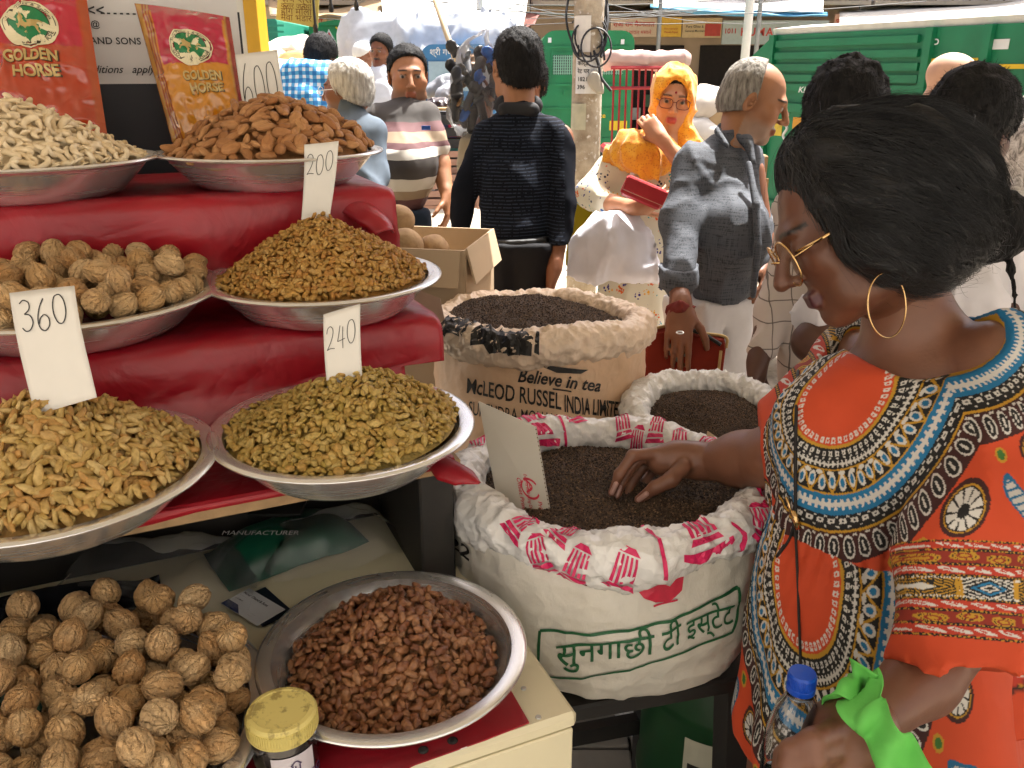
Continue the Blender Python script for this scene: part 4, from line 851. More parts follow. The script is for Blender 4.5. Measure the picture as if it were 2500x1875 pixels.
# ---- beige sack
BS = Sack((.074, 2.068), .288, 1.012, .037, .0, .255, 7, wob=.012, bulge=.012, tilty=-.018)
BS.build('tea_sack', 'beige printed tea sack with black English lettering, rolled down behind', M_sackb, M_linb)
BS.tea('dark loose tea heaped in the beige sack', .062, .012, grains=9000, seed=2, crest=(-.05, .02))
sack_text(BS, 'Believe in tea', [(1262, 902), (1470, 928), (1468, 958), (1262, 936)], M_blk, shear=.35, weight=.02)
poly_px(BS, 'printed_rule', [[(1350, 950), (1396, 955), (1396, 959), (1350, 954)]], M_blk)
sack_text(BS, 'McLEOD RUSSEL', [(1133, 926), (1372, 962), (1372, 1004), (1133, 962)], M_blk, weight=.014)
sack_text(BS, 'INDIA LIMITED', [(1380, 966), (1531, 984), (1531, 1022), (1380, 1008)], M_blk, weight=.018)
sack_text(BS, 'SURENDRA MOHAN GHOSH', [(1138, 982), (1455, 1026), (1455, 1056), (1138, 1014)], M_blk, weight=.004)
sack_text(BS, 'SARANI', [(1462, 1030), (1525, 1036), (1522, 1058), (1462, 1056)], M_blk, weight=0)
sack_text(BS, 'MANGALAM', [(1300, 1048), (1460, 1066), (1460, 1096), (1300, 1080)], M_blk, weight=.01)
poly_px(BS, 'printed_leaf', [[(1310, 893), (1380, 900), (1440, 905), (1420, 914), (1360, 913)]], M_blk)
for th, ph, sc, k in ((-122, 55, .05, 0), (-112, 45, .06, 1), (-103, 40, .055, 2), (-140, 70, .05, 3), (-152, 60, .055, 4)):
    rg = np.random.default_rng(k); pp = [[(-.6+.2*rg.uniform(-1, 1), .1+.2*rg.uniform(-1, 1)), (-.3, .55), (.2, .45), (.65, .5), (.7, -.1), (.35, -.5), (-.1, -.35), (-.5, -.45)], [(.75, .4), (.95, .5), (.95, -.5), (.8, -.4)]]; roll_print(BS, 'printed_mark', pp, th*d2, ph*d2, sc, M_blk)
b = MB(); b.lathe([(.27, 0), (.27, .055), (.2, .058), (0, .058)], n=24); b.build('sack_base', M_kraft, BS.e, loc=(0, 0, -.06)) if False else None
# card standing in the beige sack
board_card('cardboard_piece', [(1006, 702), (1074, 728), (1088, 792), (1020, 770)], 2.02, (0, 0, 0, 0), .006, mat('pinkish_card', srgb('#a98a78'), .8), 'small brown cardboard piece in the beige sack beside the stand', 'cardboard')
# ---- right sack
RS = Sack((.462, 1.80), .205, .865, .034, .0, .20, 12, wob=.011, bulge=.01, tilty=.02)
RS.build('tea_sack', 'plain white rolled tea sack between the beige one and the woman', M_liner, M_liner)
RS.tea('brown loose tea in the right hand white sack', .032, -.010, grains=7000, seed=3)
board_card('cardboard_piece', [(1728, 1052), (1775, 1085), (1775, 1120), (1720, 1100)], 1.82, (0, 0, 0, 0), .005, M_kraft, 'tan cardboard corner sticking up from the right hand sack', 'cardboard')
# ---- green drum behind the stool
gd = empty('plastic_drum', (.44, 1.42, 0), label='dark green plastic drum standing behind the black stool', cat='drum')
b = MB(); pr = [(0, .004), (.15, 0), (.16, .01), (.163, .18), (.168, .19), (.168, .21), (.163, .22), (.163, .42), (.168, .43), (.168, .45), (.16, .47), (.155, .60), (.14, .62), (0, .62)]; b.lathe(pr, n=48, cap=False); autosmooth(b.build('drum_body', mat('green_plastic', srgb('#143f1e'), .4, var=.2, scale=5), gd))
v, f = [], []; n = 10
for z in (.30, .31, .39, .40):
    for k in range(n): a = rad(-128)+rad(46)*k/(n-1); v.append((.1645*math.cos(a), .1645*math.sin(a), z))
b = MB(); b.add(v, [[r*n+k, r*n+k+1, (r+1)*n+k+1, (r+1)*n+k] for r in range(3) for k in range(n-1)]); b.build('paper_label', mat('drum_label', srgb('#b9b59f'), .6, var=.1), gd)
# ---- carton of coconuts behind the stand
cx0 = empty('coconut_carton', (-.30, 2.46, 0), rad(-12), label='open brown cardboard carton of coconuts behind the stand', cat='carton')
M_carton = mat('carton', srgb('#b7a083'), .75, var=.08, scale=4, bump=.08, bscale=15)
def cpart(name, c, sz, rot=None, m=M_carton): b_ = MB(); b_.box((0, 0, 0), sz, rot); return b_.build(name, m, cx0, loc=c)
cz0, cz1 = .93, 1.165
cpart('bottom', (0, 0, cz0), (.42, .34, .008))
for c, sz in (((0, -.17, (cz0+cz1)/2), (.42, .006, cz1-cz0)), ((0, .17, (cz0+cz1)/2), (.42, .006, cz1-cz0)), ((-.21, 0, (cz0+cz1)/2), (.006, .334, cz1-cz0)), ((.21, 0, (cz0+cz1)/2), (.006, .334, cz1-cz0))): cpart('side', c, sz)
cpart('flap', (.225, 0, cz1-.045), (.006, .32, .10), rotm(y=rad(-14))); cpart('flap', (0, -.19, cz1-.05), (.40, .006, .1), rotm(x=rad(-20)))
lc = empty('carton_stack', (-.30, 2.46, 0), rad(-12), label='taller closed carton carrying the coconut carton', cat='carton'); b = MB(); b.box((0, 0, .46), (.44, .36, .92), bev=.004); b.build('carton_body', M_carton, lc)
b = MB(); b.box((0, -.1815, .6), (.38, .002, .05)); b.build('tape', mat('brown_tape', srgb('#8c6a42'), .3), lc)
def coco_mesh(s):
    v, f = ico(4); r = 1+.03*vnoise(v*2, s)+.012*vnoise(v*np.array([12, 12, 2.]), s+1); return v*r[:, None]*np.array([.95, .95, 1.08]), f
COC = variants('coconut', [coco_mesh(s) for s in (1, 4)], size=.050, m=fruit_mat('coconut_shell', [srgb('#a3835c'), srgb('#b3956f')], .75, bump=.5, bscale=60, stretch=(1, 1, .2), dark=srgb('#77573a')))
for i, (px_, py_, d_, lb) in enumerate(((968, 540, 2.42, 'coconut at the back of the carton beside the red vinyl'), (990, 598, 2.36, 'coconut in front in the carton, partly behind the raisins'), (1058, 612, 2.46, 'rightmost coconut low in the carton'), (868, 478, 2.46, 'coconut showing above the red vinyl corner'))):
    put('coconut', COC[i % 2], P(px_, py_, d_), rotm(x=.7*i, y=1.3+.4*i), 1.0, label=lb, cat='coconut', group='coconuts in the carton')
# ---- paving under the stall and the sacks
M_pave = [mat('paver_a', srgb('#8d8880'), .85, var=.12, scale=7, bump=.4, bscale=50), mat('paver_b', srgb('#7d786f'), .85, var=.14, scale=7, bump=.4, bscale=50), mat('paver_c', srgb('#9a948a'), .85, var=.12, scale=7, bump=.4, bscale=50)]
b = MB(); b.quad((-1.6, -.6, .004), (2.6, -.6, .004), (2.6, 2.45, .004), (-1.6, 2.45, .004)); pv = b.build('pavement', mat('joint_mortar', srgb('#4f4a43'), .95), None, kind='structure')
me_p = []
for m_ in M_pave: b = MB(); b.box((0, 0, 0), (.292, .292, .03), bev=.004); q = b.mesh('paver'); q.materials.append(m_); me_p.append(q)
for i in range(8):
    for j in range(9):
        o = link('paver', me_p[(i*5+j*3+i*j) % 3], None, pv, (.15+.3*i, -.3+.3*j, .012+.0015*math.sin(i*3.1+j*1.7)))
# ================================================================ foil packets of dry fruit
HORSE = [(-.92, .02), (-.78, .10), (-.70, .06), (-.58, .16), (-.62, .42), (-.66, .58), (-.74, .62), (-.70, .72), (-.60, .80), (-.52, .92), (-.48, .80), (-.36, .66), (-.24, .46), (-.02, .36), (.22, .36), (.42, .38), (.58, .44), (.74, .40), (.92, .28), (1.0, .10), (.86, .20), (.70, .26), (.58, .20), (.56, .02), (.70, -.12), (.66, -.32), (.78, -.52), (.66, -.54), (.54, -.34), (.46, -.14), (.28, -.10), (.02, -.14), (-.14, -.10), (-.02, -.30), (-.16, -.50), (-.04, -.58), (-.20, -.66), (-.30, -.50), (-.20, -.32), (-.34, -.12), (-.52, -.06), (-.72, -.14), (-.84, -.30), (-.92, -.26), (-.84, -.08), (-.70, -.0), (-.80, .0)]
M_gtxt = mat('gold_foil_print', srgb('#c8ad72'), .35, .3, var=.08, scale=30); M_gdk = mat('dark_outline_print', srgb('#3a3520'), .4); M_glogo = mat('green_print_foil', srgb('#1d7a48'), .35, var=.05); M_cream2 = mat('cream_print', srgb('#e6dcb8'), .4, var=.05)
def packet(corners, d, dd, label, ctop, cbot, cside, logo, name1, name2, split, thick=.05, seed=0, stripes=True):
    """corners in the picture: tl, tr, br, bl"""
    c = [P(x, y, d+dd[i]) for i, (x, y) in enumerate(corners)]; nr = np.cross(c[3]-c[0], c[1]-c[0]); nr /= np.linalg.norm(nr); nr = nr if nr@(_C-c[0]) > 0 else -nr; base = (c[2]+c[3])/2; w_ = np.linalg.norm(c[1]-c[0]); h_ = np.linalg.norm(c[3]-c[0])
    def fn(u, v, side=1, off=0.0):
        u, v = np.asarray(u, float), np.asarray(v, float); U, V = u[..., None], v[..., None]; p = (c[0]*(1-U)+c[1]*U)*(1-V)+(c[3]*(1-U)+c[2]*U)*V
        ex = np.clip(np.minimum(u, 1-u)/.10, 0, 1); ey = np.clip(np.minimum(v, 1-v)/.09, 0, 1); bul = thick*.5*(np.sin(np.pi*np.clip(u, 0, 1))**.7)*(np.sin(np.pi*np.clip(v*.95+.02, 0, 1))**.6)
        q_ = np.stack([u*5, v*7, u*0+seed], -1); cr = .0075*(1-2*np.abs(vnoise(q_, seed)))+.0045*(1-2*np.abs(vnoise(q_*2.2+3, seed+1))); cr = cr*np.minimum(ex, ey)
        return p+nr*(side*bul+cr+off)[..., None]-base
    n, m_ = 60, 80; U, Vv = np.meshgrid(np.linspace(0, 1, n), np.linspace(0, 1, m_), indexing='ij'); F_, B_ = fn(U, Vv), fn(U, Vv, -1); idx = np.arange(n*m_).reshape(n, m_); f = np.stack([idx[:-1, :-1], idx[:-1, 1:], idx[1:, 1:], idx[1:, :-1]], -1).reshape(-1, 4)
    vv = np.vstack([F_.reshape(-1, 3), B_.reshape(-1, 3)]); ff = np.vstack([f, (f+n*m_)[:, ::-1]])
    col = np.tile(np.array(cbot), (2*n*m_, 1)); uu = np.tile(U.ravel(), 2); v2 = np.tile(Vv.ravel(), 2); tp = (v2 < split+.03*np.sin(uu*3)) & (uu > .17) & (uu < .93); col[v2 < .06] = ctop; col[tp] = ctop; sd_ = (uu < .16) | (uu > .94)
    col[sd_] = cside
    if stripes: col[(uu < .16) & (np.mod(uu*28, 1) < .42)] = np.array(srgb('#8e1f1c')); col[(uu > .96)] = np.array(srgb('#8e1f1c'))
    me = mk('foil_packet', vv, ff, True); setcol(me, col); g = attrmat('foil_print', .16, var=.04, vscale=18); g.node_tree.nodes['Principled BSDF'].inputs['Coat Weight'].default_value = 1.0; g.node_tree.nodes['Principled BSDF'].inputs['Coat Roughness'].default_value = .06
    e = empty('foil_packet', base, label=label, cat='packet', group='printed foil packets'); po = link('pouch', me, g, e); asp = w_/h_
    L = lambda x, y, off: fn(x, y, 1, off)
    cx, cy, R_ = logo
    def disc(r0, r1, m, off, k=40, nm='emblem_ring'):
        a = np.linspace(0, 2*math.pi, k, endpoint=False); uv = []; 
        for r_ in (r0, (r0+r1)/2, r1): uv += [(cx+r_*math.cos(t), cy+r_*asp*math.sin(t)) for t in a]
        uv = np.array(uv); ff = [[i*k+j, i*k+(j+1) % k, (i+1)*k+(j+1) % k, (i+1)*k+j] for i in range(2) for j in range(k)]
        return link(nm, mk(nm, L(uv[:, 0], uv[:, 1], off), ff), m, po)
    disc(.0, R_, M_cream2, .0014); disc(.02*R_, R_*.93, M_gdk, .0018); disc(.02*R_, R_*.90, M_cream2, .0021); disc(0.01*R_, R_*.72, M_glogo, .0025); disc(R_*.70, R_*.735, M_gdk, .0029)
    hv_, hf = dense(np.array(HORSE), [list(range(len(HORSE)))], .25); link('emblem_horse', mk('emblem_horse', L(cx+hv_[:, 0]*R_*.52, cy-(hv_[:, 1]-.1)*R_*.58*asp, .0033), hf), M_gtxt, po)
    def arc(txt, top):
        v, f = text_arrays(txt, weight=.012, spacing=1.1); v = v-v.min(0); wdt = v[:, 0].max(); span = 2.5; a = (v[:, 0]/wdt-.5)*span; rr = R_*(.74+.14*v[:, 1]/v[:, 1].max()) if top else R_*(.88-.14*v[:, 1]/v[:, 1].max()); ang = -math.pi/2+a if top else math.pi/2-a
        link('lettering', mk('lettering', L(cx+rr*np.cos(ang), cy+rr*np.sin(ang)*asp, .0029), f), M_gdk, po)
    arc('Dry Fruits & Spices', True); arc('GOLDEN HORSE', False)
    for txt, (x0, x1, y0, y1) in (('GOLDEN', name1), ('HORSE', name2)):
        v, f = text_arrays(txt, weight=.035); v = (v-v.min(0))/(v.max(0)-v.min(0)); v, f = dense(v, f, .06)
        for mm, off, gx in ((M_gdk, .0016, .012), (M_gtxt, .0022, 0)):
            vx = (v-.5)*(1+gx*3)+.5; link('lettering', mk('lettering', L(x0+(x1-x0)*vx[:, 0]+gx*.4, y1+(y0-y1)*vx[:, 1]+gx*.3, off), f), mm, po)
    return e
packet([(-75, -60), (205, -45), (262, 330), (-40, 345)], 1.62, (0, 0, -.05, -.05), 'red foil packet with a green horse emblem behind the cashews', srgb('#b81232'), srgb('#b5380f'), srgb('#b0481a'), (.535, .345, .235), (.30, .74, .505, .575), (.36, .74, .595, .665), .44, seed=1, stripes=False)
packet([(328, 8), (560, 42), (600, 300), (420, 348)], 1.64, (0, 0, -.03, -.03), 'gold and magenta foil packet with a green horse emblem behind the almonds', srgb('#b3123c'), srgb('#cc861c'), srgb('#b5853c'), (.55, .36, .245), (.40, .83, .56, .64), (.45, .83, .66, .74), .47, seed=4)
# ================================================================ people
def skin_mat(name, c, rough=.5):
    if name in _MC: return _MC[name]
    g = N(name); a = g.n('ShaderNodeVertexColor', layer_name='Col'); col = g.mix(.7, a.outputs[0], g.ramp(g.noise(22, 4), [(.3, (.82,)*3), (.7, (1.05,)*3)]), 'MULTIPLY')
    g.set(col, rough); g.b.inputs['Subsurface Weight'].default_value = 0.0; g.bump(g.noise(240, 3), .12, .002); _MC[name] = g.m; return g.m
M_skin = skin_mat('skin', None)
def cloth(name, col, rough=.85, var=.10, scale=10, weave=500, bump=.15, **kw): return mat(name, col, rough, var=var, scale=scale, bump=bump, bscale=weave, bdist=.002, **{'Specular_IOR_Level': .15, **kw})
def hair_mat(name, col, hi):
    if name in _MC: return _MC[name]
    g = N(name); nz = g.noise(90, 4, .6, stretch=(1, 1, .25)); g.set(g.ramp(nz, [(.3, col), (.75, hi)]), .75); g.b.inputs['Specular IOR Level'].default_value = .22; g.bump(nz, .8, .01); _MC[name] = g.m; return g.m
M_hair = hair_mat('black_hair', (.003, .003, .0035), (.014, .013, .013)); M_hairg = hair_mat('grey_hair', srgb('#8d8a84'), srgb('#d8d6d0')); M_hairs = hair_mat('salt_hair', srgb('#55504a'), srgb('#a8a39a'))
class Head:
    """a head in its own frame: x to its right, y forward, z up"""
    def __init__(s, c, fwd, up=(0, 0, 1), sc=1.0, fat=0.0, long=1.0):
        f = np.asarray(fwd, float); f /= np.linalg.norm(f); u = np.asarray(up, float); u = u-f*(u@f); u /= np.linalg.norm(u); s.R = np.column_stack([np.cross(f, u), f, u]); s.c = np.asarray(c, float); s.sc = sc; s.fat = fat
    def w(s, p): return s.c+s.R@(np.asarray(p, float)*s.sc)
    def loc(s, X): return ((X-s.c)@s.R)/s.sc
    def sdf(s, neck_to=None, neck_r=.058, d=None, features=True, mouth=0.0):
        d = d or SDF(); k = s.sc; R = s.R; F = s.fat
        E_ = lambda c, r, kk=.02, neg=False, Q=None: d.ell(s.w(c), np.asarray(r)*k, R if Q is None else R@Q, kk*k, neg)
        E_((0, -.014, .036), (.073, .092, .079)); E_((0, .026, -.038), (.057+F*.6, .060, .072), .035); E_((0, .068, -.096), (.022+F*.4, .018, .016), .035)
        for q in (-1, 1): E_((q*.042, .058, -.020), (.022+F*.6, .02, .022), .03); E_((q*.040, .03, -.075), (.02+F, .035, .022), .03)
        if features:
            E_((0, .079, .028), (.046, .012, .010), .02)
            for q in (-1, 1): E_((q*.031, .101, .006), (.018, .015, .010), .012, True); E_((q*.031, .076, .006), (.0135, .0135, .0125), .003)
            d.cone(s.w((0, .088, .018)), s.w((0, .113, -.026)), .0075*k, .0115*k, .012*k)
            for q in (-1, 1): E_((q*.012, .098, -.031), (.0085, .010, .0075), .008)
            d.cone(s.w((-.016, .090, -.058)), s.w((.016, .090, -.058)), .0055*k, .0055*k, .008*k); d.cone(s.w((-.013, .089, -.069)), s.w((.013, .089, -.069)), .007*k, .007*k, .006*k)
            E_((0, .103, -.0635), (.024, .006, .0016+mouth), .002, True)
        for q in (-1, 1):
            Q = rotm(z=q*rad(-22), x=rad(-12)); E_((q*.076, -.012, -.004), (.007, .019, .031), .006, False, Q); E_((q*.080, -.008, -.002), (.004, .010, .018), .004, True, Q)
        if neck_to is not None: d.cone(s.w((0, -.022, -.055)), neck_to, neck_r*k*.86, neck_r*k*.86, .02*k)
        return d
    def paint(s, X, skin, lips=None, brow=(.01, .008, .007), stub=None, tache=None, eyes=True):
        L = s.loc(X); c = np.tile(np.asarray(skin, float), (len(X), 1)); x, y, z = L.T; front = y > .05
        def mixc(m, col): m = np.clip(m, 0, 1)[:, None]; return c*(1-m)+np.asarray(col)*m
        sm = lambda v, a, b: np.clip((v-a)/(b-a), 0, 1)
        warm = np.asarray(skin)*np.array([1.12, .9, .85]); c = mixc(.5*np.exp(-((np.abs(x)-.04)**2/.0004+(z+.025)**2/.0006))*front, warm)
        if stub is not None: c = mixc(.55*sm(-z, .035, .06)*(y > -.01)*sm(-z, -.2, 0)*(z > -.13), stub)
        if lips is None: lips = np.asarray(skin)*np.array([.85, .55, .55])
        c = mixc(sm(.0255-np.abs(x)-np.abs(z+.0635)*.5, 0, .004)*sm(.0135-np.abs(z+.0635), 0, .003)*(y > .078), lips)
        c = mixc(sm(.021-np.abs(np.abs(x)-.032), 0, .004)*sm(.0045-np.abs(z-.0285-.10*(.02-np.abs(np.abs(x)-.028))), 0, .003)*(y > .06), brow)
        if tache is not None: c = mixc(sm(.030-np.abs(x), 0, .006)*sm(.008-np.abs(z+.047+.25*np.abs(x)*.3), 0, .003)*(y > .08), tache)
        if eyes:
            ex = np.abs(x)-.031; ed = np.sqrt(ex**2+(z-.006)**2*2.6); m = (y > .08); c = mixc(sm(.0125-ed, 0, .003)*m, (.30, .26, .23)); c = mixc(sm(.0072-np.sqrt(ex**2+(z-.006)**2), 0, .002)*m, (.012, .008, .006)); c = mixc(sm(.0022-np.abs(z-.0155+ex**2*14), 0, .0015)*(np.abs(ex) < .016)*m, (.015, .01, .008))
        return c
    def hair(s, thick=.010, line=(0, .062, .062), nrm=(0, .80, -.60), nape=-.045, side=True, d=None):
        d = d or SDF(); k = s.sc
        d.ell(s.w((0, -.018, .040)), np.array([.073+thick, .092+thick, .080+thick])*k, s.R, .01*k)
        d.ell(s.w((0, -.045, -.01)), np.array([.070+thick*.6, .068+thick*.6, .075])*k, s.R, .02*k)
        d.cut(s.w(line), s.R@np.asarray(nrm, float)); d.cut(s.w((0, -.06, nape)), s.R@np.array([0, .45, -.9]))
        return d
def hand_sdf(d, wrist, dr, palm_n, sc=1.0, curl=(.5, .5, .5, .5), spread=.5, thumb=1, side=1, tc=.4, k=.005):
    """palm and five unequal fingers; dr = wrist to knuckles, palm_n = out of the palm, side = thumb side (+1/-1)"""
    dr = np.asarray(dr, float); dr /= np.linalg.norm(dr); pn = np.asarray(palm_n, float); pn = pn-dr*(pn@dr); pn /= np.linalg.norm(pn); sd_ = np.cross(dr, pn)*side; W = np.asarray(wrist, float)
    R = np.column_stack([sd_, dr, pn]); d.ell(W+dr*.045*sc, np.array([.038, .052, .016])*sc, R, .02*sc); d.cone(W-dr*.02*sc, W+dr*.02*sc, .026*sc, .026*sc, .02*sc, flat=(pn, .72))
    d.ell(W+dr*.03*sc+sd_*.026*sc+pn*.008*sc, np.array([.018, .032, .015])*sc, R, .015*sc)
    LN = ((.046, .028, .022), (.050, .032, .024), (.046, .030, .022), (.036, .023, .019))
    for i in range(4):
        off = (1.5-i); b = W+dr*(.088-.004*abs(off-.5))*sc+sd_*off*.019*sc; a = 0.0; p = b; r0 = (.0098, .0100, .0095, .0082)[i]*sc; d0 = dr+sd_*off*.10*spread; d0 /= np.linalg.norm(d0)
        d.cone(W+dr*.03*sc+sd_*off*.012*sc, b, .012*sc, r0*1.08, k*1.4*sc)
        for j in range(3):
            a += curl[i]*(.75, 1.0, .8)[j]; dd = d0*math.cos(a)+pn*math.sin(a); q = p+dd*LN[i][j]*sc; d.cone(p, q, r0*(1-.10*j), r0*(1-.10*(j+1)), k*sc*.5); p = q
    b = W+dr*.028*sc+sd_*.032*sc+pn*.008*sc; d0 = sd_*.75+dr*.75+pn*.35; d0 /= np.linalg.norm(d0)
    for j, L in enumerate((.036, .032, .026)):
        q = b+d0*L*sc; d.cone(b, q, (.013-.0015*j)*sc, (.0115-.0015*j)*sc, k*sc); b = q; d0 = d0+(dr*.35-sd_*.35*tc*2+pn*.45*tc*2)*.5; d0 /= np.linalg.norm(d0)
    return d
def folds(amp, f=9.0, st=(1, 1, .5), seed=0, amp2=.4):
    st = np.asarray(st, np.float32)
    def fn(X):
        q = X*st*f; n = (1-np.abs(vnoise(q, seed))*1.6)**3-.35; m = (1-np.abs(vnoise(q*2.1+3.3, seed+1))*1.6)**3-.35; return -(1.5*amp*n+1.5*amp*amp2*m)
    return fn
def fuzz(me, n, L, wid, back, seed=0, cut=None):
    """short hairs standing off a hair mesh, in the same mesh"""
    rg = np.random.default_rng(seed); v = verts(me); f = np.array([list(p.vertices) for p in me.polygons]); fi = rg.integers(len(f), size=n); p = v[f[fi]].mean(1); nr = np.cross(v[f[fi, 2]]-v[f[fi, 0]], v[f[fi, 3]]-v[f[fi, 1]]); nr /= np.linalg.norm(nr, axis=1)[:, None]+1e-9
    c = v.mean(0); s_ = np.sign((nr*(p-c)).sum(1))[:, None]; nr = nr*s_; d = nr*.5+np.asarray(back)*.9+rg.normal(size=(n, 3))*.35; d /= np.linalg.norm(d, axis=1)[:, None]; u = np.cross(d, rg.normal(size=(n, 3))); u /= np.linalg.norm(u, axis=1)[:, None]; w_ = np.cross(d, u); Ls = L*rg.uniform(.5, 1.2, (n, 1)); p = p-nr*.002
    q = np.stack([p+u*wid, p-u*wid*.5+w_*wid*.87, p-u*wid*.5-w_*wid*.87, p+d*Ls], 1).reshape(-1, 3); b = np.arange(n)*4+len(v); T = np.concatenate([np.stack([b, b+1, b+3], 1), np.stack([b+1, b+2, b+3], 1), np.stack([b+2, b, b+3], 1)]).tolist()
    return mk(me.name, np.vstack([v, q]), f.tolist()+T, True)
class Person:
    def __init__(s, label, d, base_px, group=None, name='person', cat='person'):
        s.d = d; b = P(*base_px, d); s.base = np.array([b[0], b[1], 0.0]); s.e = empty(name, s.base, label=label, cat=cat, group=group); s.back = (0, 0, -.6); s.fl = .013; s.fw = .0010
    def J(s, px, py, dd=0.0): return P(px, py, s.d+dd)
    def r(s, px): return px*s.d/FPX
    def add(s, name, sdf, h, m, disp=None, smooth=1, col=None, parent=None, pad=.03):
        me = blob(sdf, h, name, disp, smooth, pad)
        if name == 'hair' and getattr(s, 'back', None) is not None: me = fuzz(me, 4200, s.fl, s.fw, s.back, 3)
        if col is not None: setcol(me, col(verts(me)) if callable(col) else np.tile(col, (len(me.vertices), 1)))
        rebase(me, s.base); return link(name, me, m, parent or s.e)
    def body(s, parts, m=M_skin, name='body'):
        """parts: (sdf, h, colour fn or tuple) joined into one body mesh"""
        V, Fc, C = [], [], []; n = 0
        for sdf, h, col in parts:
            lo, hi = sdf.bounds(.02); v, f = surfnet(sdf, lo, hi, h, 1); V.append(v); Fc.append(f+n); n += len(v); C.append(col(v) if callable(col) else np.tile(np.asarray(col, float), (len(v), 1)))
        me = mk(name, np.vstack(V)-s.base, np.vstack(Fc), True); setcol(me, np.vstack(C)); return link(name, me, m, s.e)
    def legs(s, hipL, hipR, rt, rk, ra, zfoot=.06, fwd=(0, -1, 0), spread=0.0, m=None, h=.014, name='trousers', shoe=True, top=None, disp=None):
        d = SDF(); ft = []
        for hp, q in ((hipL, -1), (hipR, 1)):
            hp = np.asarray(hp, float); kn = hp+np.array([q*spread*.5, 0, 0])+np.asarray(fwd)*.02; kn[2] = hp[2]*.54; an = hp+np.array([q*spread, 0, 0]); an[2] = zfoot+.03; d.chain([hp, kn, an], [rt, rk, ra], .02); ft.append(an)
        d.cone(np.asarray(hipL)+np.array([0, 0, .06]), np.asarray(hipR)+np.array([0, 0, .06]), rt*1.0, rt*1.0, .03)
        if top is not None: d.cut(top, (0, 0, 1))
        s.add(name, d, h, m, disp or folds(.006, 8, (1, 1, .35), 3))
        if shoe:
            for an in ft:
                q = SDF(); f = np.asarray(fwd, float); q.cone(an+np.array([0, 0, -.045]), an+f*.16+np.array([0, 0, -.055]), .042, .036, .02); q.cut(an+np.array([0, 0, -.088]), (0, 0, -1)); s.add('shoe', q, .014, M_dark)
        return ft
SK = {'a': srgb('#8f5c3d'), 'b': srgb('#9c6a48'), 'c': srgb('#7a4b30'), 'd': srgb('#b88260'), 'dark': srgb('#4f2f20')}
Z = lambda p, dz: np.asarray(p)+np.array([0, 0, dz])
# ---------------------------------------------------------------- man in a dark shirt, seen from behind
q = Person('man in a black pinstriped shirt seen from behind, standing at the centre', 2.9, (1258, 560)); J, r = q.J, q.r
hd = Head(J(1262, 165), (-.30, .95, -.02), sc=1.06)
body = SDF(); hd.sdf(J(1268, 285), .060, body)
arms = SDF(); hand_sdf(arms, J(1352, 655, -.05), J(1342, 715, -.04)-J(1352, 655, -.05), (-1, -.1, 0), 1.0, (.5, .55, .6, .6), .3, side=1)
hand_sdf(arms, J(1118, 600, .02), J(1112, 660, .02)-J(1118, 600, .02), (1, -.1, 0), 1.0, (.5, .55, .6, .6), .3, side=-1); arms.chain([J(1190, 345), J(1137, 470), J(1118, 600, .02)], [.040, .033, .025]); arms.chain([J(1362, 340), J(1378, 500, -.02), J(1354, 655, -.05)], [.040, .033, .025]); arms.cone(J(1190, 345), J(1362, 340), .05, .05, .04); arms.cone(J(1262, 275), J(1262, 560), .05, .05, .03)
q.body([(body, .006, lambda v: hd.paint(v, SK['b'])), (arms, .007, SK['c'])])
hs = hd.hair(.006, (0, .045, .05), (0, .9, -.43), -.050); q.add('hair', hs, .006, M_hair, lambda X: .004*vnoise(X*70, 2)+.002*vnoise(X*160, 3))
fw = np.array([-.2, .98, 0]); n_ = fw
sh = SDF(); sh.cone(J(1200, 335), J(1345, 325), r(44), r(44), .05, flat=(n_, .9)); sh.chain([J(1265, 385), J(1258, 480), J(1256, 575)], [r(92), r(84), r(86)], .04, flat=(n_, .62)); sh.cone(J(1262, 285), J(1266, 262), r(50), r(36), .04)
sh.chain([J(1185, 348), J(1137, 470), J(1120, 590, .02)], [r(38), r(31), r(24)], .015); sh.chain([J(1364, 342), J(1378, 500, -.02), J(1358, 634, -.05)], [r(38), r(31), r(24)], .015); sh.cut(J(1256, 592), (0, 0, -1))
def pinstripe():
    g = N('black_pinstripe'); sp = g.n('ShaderNodeSeparateXYZ'); g.l(g.coord(), sp.inputs[0]); z = g.math('ADD', sp.outputs[2], g.math('MULTIPLY', g.noise(9, 3), .012)); st = g.math('FRACT', g.math('MULTIPLY', z, 88)); dash = g.noise(140, 2, stretch=(1, 1, .1)); on = g.math('MULTIPLY', g.math('LESS_THAN', st, .32), g.math('GREATER_THAN', dash, .42))
    xx = g.math('LESS_THAN', g.math('ABSOLUTE', g.math('SUBTRACT', sp.outputs[0], .012)), .155); on = g.math('MULTIPLY', on, xx); g.set(g.mix(on, srgb('#10131b'), srgb('#2b313e')), .8); g.b.inputs['Specular IOR Level'].default_value = .08; return g.m
q.add('shirt', sh, .009, pinstripe(), folds(.007, 9, (1, 1, .6), 4))
cl = SDF(); cl.cone(J(1232, 258, .02), J(1300, 258, .02), r(26), r(26), .01); cl.cone(J(1232, 268, -.06), J(1300, 268, -.06), r(18), r(18), .02); q.add('collar', cl, .008, mat('collar_black', srgb('#15161b'), .8))
ft = q.legs(J(1215, 640), J(1302, 640), r(58), .075, .065, fwd=(-.2, .97, 0), m=cloth('black_trousers', srgb('#16161a'), .7), top=J(1256, 582))
bt = SDF(); bt.chain([J(1256, 580), J(1256, 594)], [r(95), r(96)], .01, flat=(n_, .64)); bt.cut(J(1256, 597), (0, 0, -1)); bt.cut(J(1256, 574), (0, 0, 1)); q.add('belt', bt, .006, mat('black_leather', (.012, .012, .013), .6))
